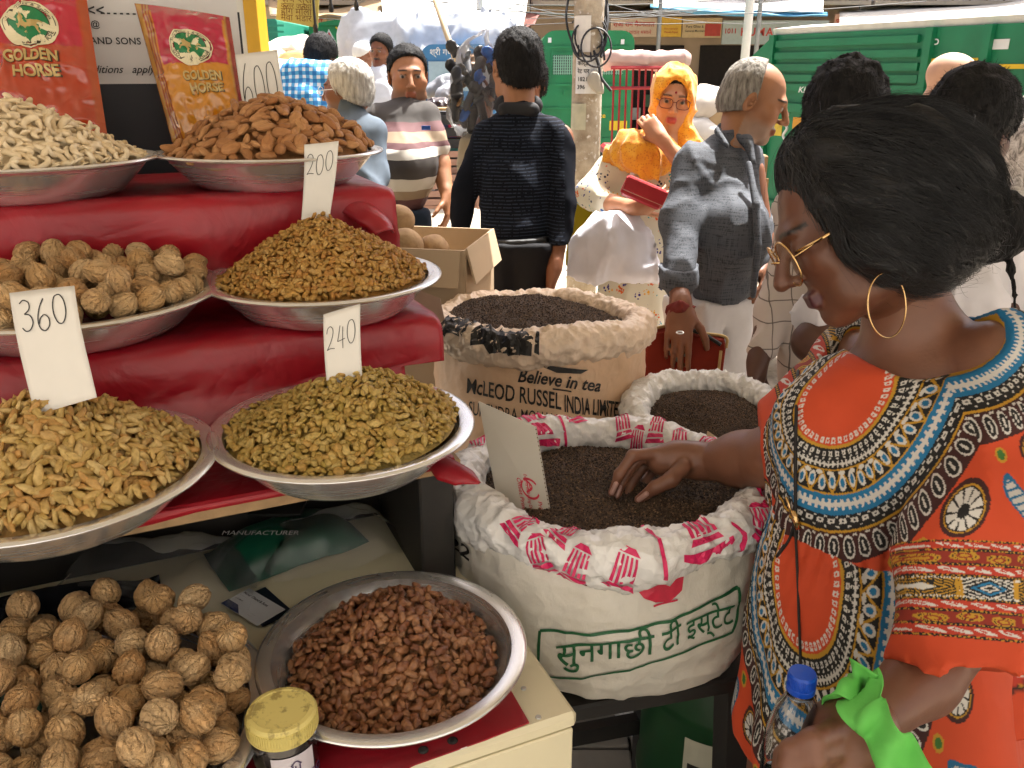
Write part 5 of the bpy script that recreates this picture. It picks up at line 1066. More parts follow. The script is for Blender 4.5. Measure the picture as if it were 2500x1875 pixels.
# ---------------------------------------------------------------- man in a striped polo shirt, facing
q = Person('man in a striped polo shirt facing the stall, frowning', 3.7, (985, 450)); J, r = q.J, q.r
hd = Head(J(996, 188), (.22, -.96, -.05), sc=1.08, fat=.010)
body = SDF(); hd.sdf(J(985, 285), .066, body)
arms = SDF(); arms.chain([J(1040, 296), J(1074, 400, -.02), J(1092, 478, -.06)], [.055, .045, .030]); hand_sdf(arms, J(1092, 480, -.06), J(1094, 515, -.06)-J(1092, 480, -.06), (-1, .2, 0), 1.0, (.6, .6, .6, .7), .2, side=-1); arms.chain([J(928, 300), J(905, 410, -.02), J(905, 480, -.05)], [.055, .045, .030]); hand_sdf(arms, J(905, 480, -.05), (0, 0, -1), (1, .2, 0), 1.0, (.6, .6, .6, .7), .2, side=1); arms.cone(J(925, 300), J(1040, 296), .04, .04, .03); arms.cone(J(985, 270), J(985, 480), .05, .05, .03)
q.body([(body, .0055, lambda v: hd.paint(v, SK['b'], stub=srgb('#5c4032'))), (arms, .008, SK['b'])])
q.add('hair', hd.hair(.009, (0, .058, .082), (0, .75, -.66), -.04), .006, M_hair, lambda X: .005*vnoise(X*40, 2))
n_ = np.array([.1, -.99, 0])
sh = SDF(); sh.cone(J(922, 288), J(1040, 282), r(34), r(36), .05); sh.chain([J(985, 325), J(988, 400, -.05), J(984, 470, -.03)], [r(74), r(76), r(62)], .05, flat=(n_, .85)); sh.ell(J(990, 405, -.09), (r(66), .15, r(70)), None, .05); sh.cone(J(985, 275), J(990, 258), r(36), r(30), .03)
sh.chain([J(1038, 292), J(1058, 330, -.02), J(1070, 362, -.03)], [r(30), r(30), r(29)], .03); sh.chain([J(930, 296), J(914, 340, -.02), J(908, 375, -.03)], [r(30), r(30), r(29)], .03); sh.cut(J(985, 518), (0, 0, -1))
zt = lambda y: float(P(985, y, 3.58)[2])
def polo_mat():
    g = N('striped_polo'); sp = g.n('ShaderNodeSeparateXYZ'); g.l(g.coord(), sp.inputs[0]); z0, z1 = zt(540), zt(230); u = g.math('DIVIDE', g.math('SUBTRACT', g.math('ADD', sp.outputs[2], g.math('MULTIPLY', g.math('SUBTRACT', g.noise(6, 2), .5), .025)), z0), z1-z0)
    bands = [(540, '#5c3c3e'), (488, '#8a7862'), (466, '#b9b4aa'), (434, '#3a3532'), (384, '#b9b4aa'), (360, '#5c3c3e'), (347, '#8a7862'), (322, '#5c3c3e'), (297, '#3c3835')]
    st = [((zt(y)-z0)/(z1-z0), srgb(c)) for y, c in bands]; g.set(g.ramp(u, st, 'CONSTANT'), .85); g.bump(g.noise(400, 2), .1, .002); return g.m
q.add('shirt', sh, .009, polo_mat(), folds(.006, 8, (1, 1, .9), 9))
cl = SDF(); cl.cone(J(958, 258, .0), J(1026, 256, .02), r(14), r(14), .02); q.add('collar', cl, .007, cloth('polo_collar', srgb('#3c3835')))
b = MB(); c = J(1040, 312, -.30); b.world = 1; b.box(c, (.036, .004, .016)); b.build('chest_emblem', mat('emblem_blue', srgb('#2553a8'), .6), q.e)
q.legs(J(955, 560), J(1015, 560), r(38), .075, .06, m=cloth('dark_jeans', srgb('#26313f')), top=J(985, 505))
# ---------------------------------------------------------------- grey haired man, back turned
q = Person('grey haired man in a slate blue shirt with his back turned, beside the almonds', 3.25, (858, 420)); J, r = q.J, q.r
q.fl = .009; hd = Head(J(846, 222), (-.93, .30, -.05), sc=.92)
body = SDF(); hd.sdf(J(862, 300), .064, body); arms = SDF(); arms.cone(J(860, 300), J(860, 470), .05, .05, .03); arms.chain([J(800, 330), J(785, 420), J(765, 470, .15)], [.05, .042, .03]); arms.chain([J(905, 335), J(918, 430), J(900, 500, -.1)], [.05, .042, .03])
hand_sdf(arms, J(765, 470, .15), (-.3, .4, -.9), (1, 0, 0), 1, side=-1); hand_sdf(arms, J(900, 500, -.1), (-.3, -.2, -.9), (-1, 0, 0), 1, side=1)
q.body([(body, .006, lambda v: hd.paint(v, SK['c'], stub=srgb('#6a5a50'))), (arms, .011, SK['c'])])
q.add('hair', hd.hair(.016, (0, .040, .055), (0, .92, -.38), -.05), .006, M_hairg, lambda X: .003*vnoise(X*50, 2))
sh = SDF(); n_ = np.array([-.85, .5, 0]); sh.cone(J(808, 318), J(908, 318), r(32), r(34), .05); sh.chain([J(858, 360), J(858, 430), J(858, 520)], [r(72), r(72), r(72)], .05, flat=(n_, .8)); sh.cone(J(862, 292), J(858, 268), r(40), r(34), .03); sh.chain([J(802, 330), J(785, 420), J(775, 450, .08)], [r(34), r(34), r(28)], .03); sh.chain([J(905, 332), J(918, 430), J(905, 485, -.07)], [r(34), r(34), r(28)], .03); sh.cut(J(858, 545), (0, 0, -1))
q.add('shirt', sh, .010, cloth('slate_shirt', srgb('#5b6672')), folds(.007, 8, (1, 1, .6), 12))
gl = MB(); gl.world = 1; gl.tube([hd.w((-.078, .0, .01)), hd.w((-.07, .09, .008))], .0016, 6)
for sx in (-.031, .031): gl.tube([hd.w((sx+.022*math.cos(a), .105, .004+.018*math.sin(a))) for a in np.linspace(0, 2*math.pi, 17)], .0014, 6, cap=False)
gl.build('spectacles', M_steel_dull, q.e); q.legs(J(835, 600), J(885, 600), r(45), .08, .06, fwd=(-.9, .3, 0), m=cloth('grey_trousers', srgb('#3c3a38')), top=J(858, 540))
# ---------------------------------------------------------------- man in blue checks bending over
q = Person('man in a blue and white checked shirt bending away, back left', 4.6, (745, 260)); J, r = q.J, q.r
hd = Head(J(785, 142, .15), (.25, .80, -.55), sc=1.0); body = SDF(); hd.sdf(J(772, 185, .05), .06, body); arms = SDF(); arms.chain([J(712, 180), J(695, 225), J(692, 262, .1)], [.05, .042, .03]); hand_sdf(arms, J(692, 262, .1), (0, .3, -.9), (1, 0, 0), 1, side=1); arms.chain([J(800, 195), J(812, 240, .1), J(800, 280, .25)], [.05, .042, .03]); hand_sdf(arms, J(800, 280, .25), (0, .3, -.9), (-1, 0, 0), 1, side=-1); arms.cone(J(755, 190), J(745, 300), .05, .05, .03)
q.body([(body, .008, lambda v: hd.paint(v, SK['c'])), (arms, .012, SK['c'])]); q.add('hair', hd.hair(.014, (0, .05, .05), (0, .9, -.43), -.06), .009, M_hair, lambda X: .004*vnoise(X*60, 2))
sh = SDF(); n_ = np.array([.1, .9, .3]); sh.cone(J(722, 175), J(795, 178), r(30), r(30), .05); sh.chain([J(752, 205), J(745, 260), J(742, 310)], [r(52), r(52), r(50)], .05, flat=(n_, .7)); sh.chain([J(710, 180), J(697, 212)], [r(24), r(22)], .03); sh.chain([J(800, 185), J(812, 225, .08)], [r(24), r(22)], .03); sh.cut(J(745, 330), (0, 0, -1))
def check(name, base, c1, c2, f, w_=.35, thin=False):
    g = N(name); sp = g.n('ShaderNodeSeparateXYZ'); g.l(g.coord(), sp.inputs[0]); wob = g.math('MULTIPLY', g.noise(7, 2), .03)
    a = g.math('LESS_THAN', g.math('FRACT', g.math('MULTIPLY', g.math('ADD', sp.outputs[0], wob), f)), w_); bb = g.math('LESS_THAN', g.math('FRACT', g.math('MULTIPLY', g.math('ADD', sp.outputs[2], wob), f)), w_)
    c = g.mix(a, base, c1); c = g.mix(bb, c, g.mix(a, c1, c2)); g.set(c, .85); return g.m
q.add('shirt', sh, .011, check('blue_check', srgb('#d5dde4'), srgb('#4f9ac8'), srgb('#1f6aa8'), 26, .55), folds(.008, 8, (1, 1, .6), 15)); q.legs(J(722, 330), J(770, 330), r(34), .08, .06, fwd=(0, 1, 0), m=cloth('tan_trousers', srgb('#6a6258')), top=J(745, 322))
# ---------------------------------------------------------------- man in a white shirt by the tempo
q = Person('man in a loose white shirt standing far back by the blue tempo', 6.6, (930, 250)); J, r = q.J, q.r
hd = Head(J(930, 124), (-.35, -.9, -.15), sc=1.0); body = SDF(); hd.sdf(J(925, 170), .06, body); arms = SDF(); arms.chain([J(900, 185), J(895, 235), J(905, 275)], [.05, .042, .03]); arms.chain([J(958, 185), J(966, 235), J(955, 270)], [.05, .042, .03]); hand_sdf(arms, J(905, 275), (0, 0, -1), (1, 0, 0), 1, side=1); hand_sdf(arms, J(955, 270), (0, 0, -1), (-1, 0, 0), 1, side=-1); arms.cone(J(928, 175), J(928, 280), .05, .05, .03)
q.body([(body, .008, lambda v: hd.paint(v, SK['c'], tache=(.02, .015, .012))), (arms, .014, SK['c'])]); q.add('hair', hd.hair(.013, (0, .05, .06), (0, .8, -.6), -.04), .010, M_hair)
sh = SDF(); n_ = np.array([-.3, -.9, 0]); sh.cone(J(908, 180), J(950, 180), r(16), r(16), .05); sh.chain([J(929, 200), J(929, 240), J(929, 290)], [r(34), r(33), r(33)], .05, flat=(n_, .7)); sh.chain([J(902, 185), J(895, 232)], [r(15), r(13)], .03); sh.chain([J(956, 185), J(966, 232)], [r(15), r(13)], .03); sh.cone(J(928, 170), J(927, 160), r(15), r(12), .02); sh.cut(J(929, 300), (0, 0, -1)); q.add('shirt', sh, .013, cloth('white_shirt', srgb('#c9ced6')), folds(.010, 7, (1, 1, .6), 17)); q.legs(J(918, 310), J(942, 310), r(22), .075, .06, fwd=(-.3, -.9, 0), m=cloth('white_pyjama', srgb('#b9b6ae')), top=J(929, 298))
# ---------------------------------------------------------------- person in a white cap
q = Person('person in white with a white cap, partly hidden behind the grey haired man', 7.4, (885, 220)); J, r = q.J, q.r
hd = Head(J(886, 138), (.3, .9, 0), sc=.95); body = SDF(); hd.sdf(J(884, 165), .06, body); q.body([(body, .012, lambda v: hd.paint(v, SK['c']))]); q.add('cap', hd.hair(.012, (0, .12, .03), (0, .3, -.95), .02), .012, cloth('white_cap', srgb('#d8d8d4')))
sh = SDF(); sh.cone(J(868, 180), J(902, 180), r(15), r(15), .04); sh.chain([J(885, 195), J(885, 300)], [r(30), r(30)], .04, flat=((0, 1, 0), .7)); q.add('shirt', sh, .016, cloth('white_shirt', (0, 0, 0)), folds(.008, 7, (1, 1, .6), 19)); q.legs(J(875, 310), J(895, 310), r(20), .075, .06, fwd=(0, 1, 0), m=cloth('white_pyjama', (0, 0, 0)))
# ---------------------------------------------------------------- woman in a yellow scarf
q = Person('woman in a bright yellow headscarf and glasses holding a red purse', 3.3, (1590, 600)); J, r = q.J, q.r
hd = Head(J(1642, 246), (-.10, -.98, -.10), (.10, 0, 1), sc=.98)
body = SDF(); hd.sdf(J(1628, 360), .052, body, mouth=.001); arms = SDF()
arms.chain([J(1480, 430), J(1437, 475, -.02), J(1500, 500, -.16), J(1552, 506, -.24)], [.045, .040, .034, .024]); hand_sdf(arms, J(1552, 506, -.24), J(1600, 490, -.26)-J(1552, 506, -.24), (.2, .9, .2), .92, (.35, .35, .4, .5), .3, side=-1, tc=.2)
arms.chain([J(1720, 420), J(1735, 520, -.05), J(1680, 420, -.20), J(1612, 335, -.22)], [.045, .040, .034, .023]); hand_sdf(arms, J(1612, 335, -.22), J(1585, 300, -.20)-J(1612, 335, -.22), (.3, .9, -.2), .9, (.6, .7, .8, .9), .2, side=1, tc=.3); arms.cone(J(1620, 380), J(1580, 640), .05, .05, .03)
arms.cone(J(1480, 430), J(1720, 420), .045, .045, .03)
q.body([(body, .005, lambda v: hd.paint(v, SK['d'], lips=srgb('#a8433f'))), (arms, .006, SK['d'])])
q.add('hair', hd.hair(.008, (0, .058, .062), (0, .80, -.60), -.04), .006, M_hair)
b = MB(); b.world = 1; b.lathe([(0, 0), (.006, 0), (0, .004)], n=10); 
bd = SDF(); bd.ell(hd.w((0, .0895, .043)), (.005, .003, .005), hd.R); q.add('bindi', bd, .0015, mat('bindi_red', srgb('#8c1020'), .5), pad=.006)
gl = MB(); gl.world = 1
for sx in (-.033, .033): gl.tube([hd.w((sx+.026*math.copysign(abs(math.cos(a))**.7, math.cos(a)), .107, .002+.019*math.copysign(abs(math.sin(a))**.7, math.sin(a)))) for a in np.linspace(0, 2*math.pi, 25)], .0017, 6, cap=False)
gl.tube([hd.w((-.009, .109, .008)), hd.w((.009, .109, .008))], .0016, 6)
for sx in (-1, 1): gl.tube([hd.w((sx*.06, .104, .010)), hd.w((sx*.078, .03, .010)), hd.w((sx*.078, -.01, .006))], .0016, 6)
gl.build('spectacles', mat('maroon_frame', srgb('#5a1a20'), .3), q.e)
# headscarf: a hood round the face and a loose drape over the chest
sc_ = SDF(); sc_.ell(hd.w((0, -.012, .036)), (.094, .108, .100), hd.R, .02); sc_.ell(hd.w((0, -.005, -.05)), (.088, .085, .10), hd.R, .04); sc_.ell(hd.w((0, .10, -.012)), (.058, .12, .094), hd.R, .012, True)
sc_.cone(J(1612, 368, -.06), J(1545, 372, -.10), .062, .066, .04); sc_.cone(J(1545, 360, -.10), J(1500, 385, -.04), .07, .05, .05); sc_.cone(J(1560, 385, -.13), J(1640, 390, -.10), .06, .05, .05); sc_.cone(J(1672, 345, .02), J(1705, 400, .0), .055, .055, .04); sc_.cone(J(1600, 390, -.14), J(1590, 425, -.15), .05, .03, .04)
def scarf_mat():
    g = N('yellow_scarf'); c = g.ramp(g.noise(16, 5), [(.3, srgb('#d9861a')), (.55, srgb('#e8a524')), (.75, srgb('#eebf45'))]); wv = g.n('ShaderNodeTexVoronoi'); wv.inputs['Scale'].default_value = 110; g.l(g.coord(), wv.inputs['Vector']); c = g.mix(g.ramp(wv.outputs['Distance'], [(.25, (.5,)*3), (.4, (0, 0, 0))]), c, srgb('#b9500f')); g.set(c, .8); g.b.inputs['Sheen Weight'].default_value = .3; return g.m
q.add('headscarf', sc_, .008, scarf_mat(), folds(.009, 16, (1, 1, .45), 5, .7))
# kurta, cream with embroidery
ku = SDF(); n_ = np.array([-.15, -.98, 0]); ku.cone(J(1510, 420), J(1700, 410), r(44), r(44), .05); ku.chain([J(1605, 470), J(1585, 580), J(1548, 720), J(1535, 860)], [r(95), r(84), r(80), r(92)], .05, flat=(n_, .62)); ku.chain([J(1485, 428), J(1440, 472, -.02), J(1478, 494, -.12)], [r(42), r(36), r(28)], .03); ku.cut(J(1535, 900), (0, 0, -1))
def kurta_mat():
    g = N('embroidered_kurta'); co = g.coord(); sp = g.n('ShaderNodeSeparateXYZ'); g.l(co, sp.inputs[0]); vo = g.n('ShaderNodeTexVoronoi'); vo.inputs['Scale'].default_value = 26; vo.inputs['Randomness'].default_value = .75; g.l(co, vo.inputs['Vector'])
    fl = g.n('ShaderNodeTexVoronoi'); fl.inputs['Scale'].default_value = 85; g.l(co, fl.inputs['Vector']); wn = g.n('ShaderNodeTexWhiteNoise'); g.l(vo.outputs['Position'], wn.inputs['Vector'])
    col = g.ramp(wn.outputs['Value'], [(0, srgb('#2f5fa8')), (.2, srgb('#e0a11f')), (.4, srgb('#3a2f7a')), (.58, srgb('#2f9aa0')), (.75, srgb('#d9662a')), (.9, srgb('#27304f'))], 'CONSTANT')
    near = g.math('LESS_THAN', vo.outputs['Distance'], .46); pet = g.math('LESS_THAN', fl.outputs['Distance'], .42); m = g.math('MULTIPLY', near, pet); band = g.math('MULTIPLY', m, g.math('LESS_THAN', sp.outputs[0], .06)); g.set(g.mix(band, srgb('#d6cfb8'), col), .85); return g.m
q.add('kurta', ku, .009, kurta_mat(), folds(.008, 8, (1, 1, .35), 8))
q.legs(J(1480, 860), J(1545, 860), r(40), .07, .055, m=cloth('orange_trousers', srgb('#c8561c')), h=.014)
st_ = SDF(); st_.chain([J(1440, 470, .05), J(1420, 540, .08), J(1400, 640, .08)], [.04, .05, .03], .03, flat=((0, 1, 0), .4)); q.add('shawl_end', st_, .01, cloth('mustard_cloth', srgb('#9c8a1e')), folds(.008, 12, (1, 1, .3), 6))
# her purse and the white cloth bag are things she holds
pu = empty('purse', J(1572, 470, -.30), label='red purse with a gold strip held by the woman in yellow', cat='purse'); Rp = rotm(x=rad(8), y=rad(22)); 
b = MB(); b.box((0, 0, 0), (.16, .035, .075), Rp, bev=.010); b.build('purse_body', mat('red_leather', srgb('#a8202a'), .4, var=.15, bump=.3, bscale=120), pu)
b = MB(); b.box(Rp@np.array([0, -.0185, -.006]), (.158, .004, .018), Rp); b.build('gold_strip', mat('gold_strip', srgb('#c9a08a'), .4, .3), pu); b = MB(); b.box(Rp@np.array([0, -.020, .012]), (.158, .006, .05), Rp, bev=.003); b.build('flap', mat('red_leather', (0, 0, 0)), pu)
wb = SDF(); Jb = lambda x, y, dd=-.20: P(x, y, 3.3+dd); wb.ell(Jb(1495, 610), (r(98), .09, r(82)), None, .05); wb.ell(Jb(1440, 665), (r(48), .05, r(30)), None, .05); wb.ell(Jb(1560, 665), (r(55), .06, r(28)), None, .05); wb.cone(Jb(1500, 560), Jb(1540, 500, -.14), r(42), r(16), .06); wb.cut(Jb(1500, 694), (0, 0.1, -1))
me = blob(wb, .009, 'cloth_bag', folds(.016, 9, (1, 1, .45), 21, .5)); bb_ = Jb(1495, 690); bo = empty('cloth_bag', bb_, label='white cloth carrier bag hanging from the arm of the woman in yellow', cat='bag'); link('bag_body', rebase(me, bb_), cloth('white_cotton', srgb('#d9dae3'), .8), bo)
b = MB(); hpts = spline([Jb(1525, 512, -.12), Jb(1538, 470, -.08), Jb(1545, 420, -.12)], 6); 
for p_ in (0,): b.tube(hpts-bb_, .010, 8)
b.build('handle', cloth('white_cotton', (0, 0, 0)), bo)
# ---------------------------------------------------------------- man in a grey linen shirt
q = Person('balding man in a grey linen shirt and white trousers looking down', 2.72, (1740, 600)); J, r = q.J, q.r
q.fl = .006; hd = Head(J(1842, 248), (.90, -.25, -.32), sc=1.06)
body = SDF(); hd.sdf(J(1790, 365), .064, body); arms = SDF(); arms.chain([J(1690, 400), J(1655, 590, -.08), J(1660, 745, -.26)], [.05, .042, .028]); arms.cone(J(1760, 380), J(1740, 700), .05, .05, .03); arms.chain([J(1830, 420, .1), J(1858, 590, .12), J(1874, 650, .05)], [.05, .042, .03])
hand_sdf(arms, J(1662, 750, -.27), J(1655, 830, -.30)-J(1662, 750, -.27), (.25, .95, .0), 1.08, (.35, .45, .5, .55), .25, side=1, tc=.5); hand_sdf(arms, J(1872, 655, .05), J(1862, 715, .02)-J(1872, 655, .05), (-.6, .4, 0), 1.0, (.7, .7, .8, .8), .2, side=-1, tc=.5)
q.body([(body, .0045, lambda v: hd.paint(v, SK['b'], stub=srgb('#8f8076'), tache=srgb('#b0a8a0'))), (arms, .0055, SK['c'])])
hs = hd.hair(.004, (0, .000, .045), (0, .95, .12), -.05); hs.cut(hd.w((0, -.01, .085)), hd.R@np.array([0, .55, .83])) if False else None
q.add('hair', hs, .005, M_hairs, lambda X: .0015*vnoise(X*80, 2))
n_ = np.array([.60, -.80, 0])
sh = SDF(); sh.cone(J(1702, 398, -.02), J(1805, 372, .1), r(44), r(42), .05); sh.chain([J(1778, 450), J(1782, 560, -.02), J(1768, 690)], [r(88), r(94), r(94)], .05, flat=(n_, .72)); sh.ell(J(1800, 580, -.10), (r(76), .11, r(95)), None, .06); sh.cone(J(1785, 350), J(1800, 330), r(44), r(36), .03)
sh.chain([J(1690, 400, -.05), J(1662, 540, -.09), J(1658, 685, -.20)], [r(48), r(44), r(40)], .035); sh.chain([J(1825, 400, .1), J(1852, 560, .12), J(1862, 640, .06)], [r(40), r(32), r(27)], .035); sh.cut(J(1745, 728), (.02, 0, -1))
def linen():
    g = N('grey_linen'); a = g.noise(260, 2, stretch=(1, 1, .06)); b_ = g.noise(260, 2, stretch=(.06, .06, 1)); s = g.math('ADD', a, b_); g.set(g.ramp(s, [(.75, srgb('#2a2d33')), (1.25, srgb('#4f535b'))]), .85); g.bump(s, .2, .002); return g.m
q.add('shirt', sh, .0075, linen(), folds(.0065, 9, (1, 1, .8), 27, .5))
pk_ = SDF(); pk_.chain([J(1828, 400, -.14), J(1846, 500, -.205), J(1850, 600, -.215), J(1838, 722, -.17)], [.010, .012, .012, .010], .005); q.add('placket', pk_, .005, linen()); cl = SDF(); cl.cone(J(1752, 322, -.05), J(1776, 356, -.10), r(15), r(9), .02, flat=((.6, -.8, 0), .4)); cl.cone(J(1762, 312, .02), J(1826, 350, -.08), r(13), r(9), .02); cl.cone(J(1825, 340, -.07), J(1838, 395, -.10), r(12), r(8), .02); q.add('collar', cl, .007, linen())
cf = SDF(); cf.chain([J(1658, 640, -.17), J(1657, 690, -.20)], [r(45), r(44)], .01); cf.cut(J(1657, 694, -.15), (0, 0, -1)); cf.cut(J(1658, 640, -.13), (0, 0, 1)); q.add('rolled_cuff', cf, .006, linen(), folds(.004, 20, (1, 1, 1), 3))
q.legs(J(1690, 770), J(1775, 770, .08), r(68), .095, .085, fwd=(.8, -.4, 0), m=cloth('white_trousers', srgb('#d3d0d0')), top=J(1740, 722), disp=folds(.009, 9, (1, 1, .3), 31))
wr = SDF(); wr.chain([J(1634, 752, -.27), J(1662, 744, -.305), J(1690, 752, -.27)], [.010, .011, .010], .01); wr.chain([J(1634, 762, -.27), J(1662, 758, -.305), J(1690, 762, -.27)], [.008, .008, .008], .01); wr.chain([J(1634, 765, -.27), J(1628, 800, -.27)], [.007, .005], .01); q.add('wrist_thread', wr, .005, cloth('faded_red', srgb('#6f302c')), folds(.004, 40, (1, 1, 1), 3))
rg_ = MB(); rg_.world = 1; c = J(1660, 812, -.322); rg_.tube([c+np.array([.010*math.cos(a), .010*math.sin(a)*.6, .002*math.sin(a)]) for a in np.linspace(0, 2*math.pi, 17)], .0022, 6, cap=False); rg_.build('ring', M_steel_dull, q.e)
# his maroon folder bag
mbp = [P(x, y, 2.50) for x, y in ((1578, 808), (1640, 795), (1700, 812), (1768, 822), (1772, 850), (1760, 945), (1748, 990), (1590, 975), (1562, 900))]; bc_ = np.mean(mbp, 0); th_ = np.array([0, .05, 0.02]); 
b = MB(); n = len(mbp); bv = [p_-bc_ for p_ in mbp]; mid = [p_*.93+np.array([0, -.022, 0]) for p_ in bv]; bk = [p_*.93+np.array([0, .04, 0]) for p_ in bv]
b.add(mid+bv+bk, [list(range(n))]+[[i, n+i, n+(i+1) % n, (i+1) % n] for i in range(n)]+[[n+i, 2*n+i, 2*n+(i+1) % n, n+(i+1) % n] for i in range(n)]+[[2*n+i for i in range(n)][::-1]])
mg = empty('folder_bag', bc_, label='maroon cloth folder bag with cream piping in the hand of the man in grey', cat='bag'); b.build('bag_body', cloth('maroon_cloth', srgb('#7c2a1c'), .8, .2, 14), mg)
b = MB(); b.tube(spline([(p_-bc_)*1.0+np.array([0, -.006, .002]) for p_ in mbp[:5]], 6), .0045, 8); b.tube(spline([p_-bc_+np.array([-.02, -.024, 0]) for p_ in (mbp[4], mbp[5], mbp[6])], 6), .0045, 8); b.build('piping', cloth('cream_piping', srgb('#b59a6a')), mg)
b = MB(); b.tube([P(1690, 805, 2.48)-bc_, P(1730, 822, 2.48)-bc_, P(1760, 842, 2.47)-bc_], .006, 8); b.build('zip', M_dark, mg)
tgp = [P(x, y, 2.465)-bc_ for x, y in ((1636, 840), (1676, 838), (1674, 868), (1654, 885), (1634, 866))]; b = MB(); b.add(tgp+[p_+np.array([0, .003, 0]) for p_ in tgp], [list(range(5)), [9, 8, 7, 6, 5]]+[[i, (i+1) % 5, 5+(i+1) % 5, 5+i] for i in range(5)]); tgo = b.build('emblem_tag', mat('emblem_grey', srgb('#6f7d78'), .5), mg)
lettering('lettering', 'INDIA', flat(P(1640, 858, 2.46)-bc_, (1, 0, 0), (0, .3, .95), off=.0005), mat('tag_print', srgb('#c3cbc6'), .5), tgo, width=.036)
# ---------------------------------------------------------------- bald man with sunglasses
q = Person('bald man wearing dark sunglasses behind the women at right', 3.35, (2300, 420)); J, r = q.J, q.r
hd = Head(J(2322, 212), (.88, -.30, -.30), sc=1.08); body = SDF(); hd.sdf(J(2290, 330), .066, body); q.body([(body, .006, lambda v: hd.paint(v, srgb('#c39a80')))])
gl = MB(); gl.world = 1; gl.tube([hd.w((.080, -.005, .010)), hd.w((.078, .05, .010)), hd.w((.064, .10, .008))], .0045, 6); gl.tube([hd.w((-.080, -.005, .010)), hd.w((-.064, .10, .008))], .004, 6)
for sx in (-.033, .033): gl.add([hd.w((sx+.026*math.cos(a), .108-.25*abs(sx+.02*math.cos(a))*.3, .004+.018*math.sin(a))) for a in np.linspace(0, 2*math.pi, 14, endpoint=False)], [list(range(14))])
gl.build('sunglasses', mat('black_gloss', (.01, .01, .011), .15), q.e)
sh = SDF(); sh.cone(J(2225, 400), J(2370, 390), r(50), r(50), .05); sh.chain([J(2295, 450), J(2295, 760)], [r(92), r(85)], .05, flat=((.8, -.6, 0), .8)); q.add('shirt', sh, .016, cloth('pale_shirt', srgb('#a9a7a4')), folds(.008, 8)); q.legs(J(2265, 780), J(2325, 780), r(52), .08, .06, fwd=(.8, -.4, 0), m=cloth('grey_trousers', (0, 0, 0)))
# ---------------------------------------------------------------- man in the pale windowpane check shirt
q = Person('man in a pale windowpane check shirt and dark trousers behind the reaching woman', 2.3, (1985, 800)); J, r = q.J, q.r
hd = Head(J(2062, 285), (.45, .80, -.15), sc=1.10); body = SDF(); hd.sdf(J(2050, 420), .06, body); arms = SDF(); arms.chain([J(1950, 520), J(1890, 760), J(1850, 880, -.04)], [.05, .044, .029]); hand_sdf(arms, J(1850, 880, -.04), J(1838, 950, -.05)-J(1850, 880, -.04), (.8, -.4, 0), 1.08, (.5, .6, .6, .6), .2, side=-1, tc=.3); arms.cone(J(2045, 440), J(2000, 900), .05, .05, .03)
q.body([(body, .007, lambda v: hd.paint(v, SK['dark'])), (arms, .007, SK['dark'])])
q.add('hair', hd.hair(.024, (0, .055, .05), (0, .85, -.52), -.07), .007, M_hair, lambda X: .010*vnoise(X*34, 2)+.006*vnoise(X*80, 3))
sh = SDF(); sh.cone(J(1960, 500), J(2140, 490), r(60), r(60), .06); sh.chain([J(2050, 600), J(2020, 780), J(2000, 920)], [r(112), r(110), r(105)], .06, flat=((.4, .9, 0), .7)); sh.chain([J(1950, 530), J(1890, 760), J(1866, 850, -.03)], [r(52), r(44), r(38)], .04); sh.cut(J(2000, 960), (.1, 0, -1))
q.add('shirt', sh, .010, check('windowpane_check', srgb('#b9aea6'), srgb('#6a615c'), srgb('#5a524e'), 17, .055), folds(.009, 9, (1, 1, .4), 33)); q.legs(J(1960, 1000), J(2040, 1000), r(72), .09, .07, fwd=(.4, .9, 0), m=cloth('charcoal_trousers', srgb('#1d1d1f')), top=J(2000, 950))
# ---------------------------------------------------------------- person in a white T-shirt with a bun
q = Person('person in a white T-shirt with black hair tied in a bun, behind the reaching woman', 1.85, (2300, 900)); J, r = q.J, q.r
hd = Head(J(2370, 320), (.70, .55, -.25), sc=1.0); body = SDF(); hd.sdf(J(2330, 520), .054, body); arms = SDF(); arms.chain([J(2120, 690), J(1985, 835, -.05), J(2080, 880, -.12), J(2160, 900, -.12)], [.048, .042, .040, .03]); arms.cone(J(2300, 560), J(2280, 900), .05, .05, .03); arms.cone(J(2120, 690), J(2430, 650), .05, .05, .03); hand_sdf(arms, J(2160, 900, -.12), (1, 0, -.2), (0, 1, 0), 1, side=1); arms.chain([J(2440, 660), J(2500, 880), J(2490, 1000, -.1)], [.048, .04, .03]); hand_sdf(arms, J(2490, 1000, -.1), (0, -.2, -1), (-1, 0, 0), 1, side=-1)
q.body([(body, .007, lambda v: hd.paint(v, SK['dark'])), (arms, .008, SK['dark'])])
hs = hd.hair(.018, (0, .060, .055), (0, .85, -.52), -.075); hs.ell(J(2445, 555, -.05), (r(66), r(60), r(76)), None, .02) if False else None; q.add('hair', hs, .006, M_hair, lambda X: .006*vnoise(X*40, 2)+.004*vnoise(X*100, 3))
bn = SDF(); bn.ell(J(2452, 550, -.25), (.058, .058, .064)); bn.cone(J(2400, 600, -.25), J(2420, 560, -.25), .035, .05, .03); bn.chain([J(2452, 600, -.25), J(2470, 660, -.25), J(2478, 720, -.25), J(2474, 790, -.25)], [.008, .005, .005, .003], .004); q.add('hair_bun', bn, .0045, M_hair, lambda X: .004*vnoise(X*60, 2)+.003*vnoise(X*140, 3))
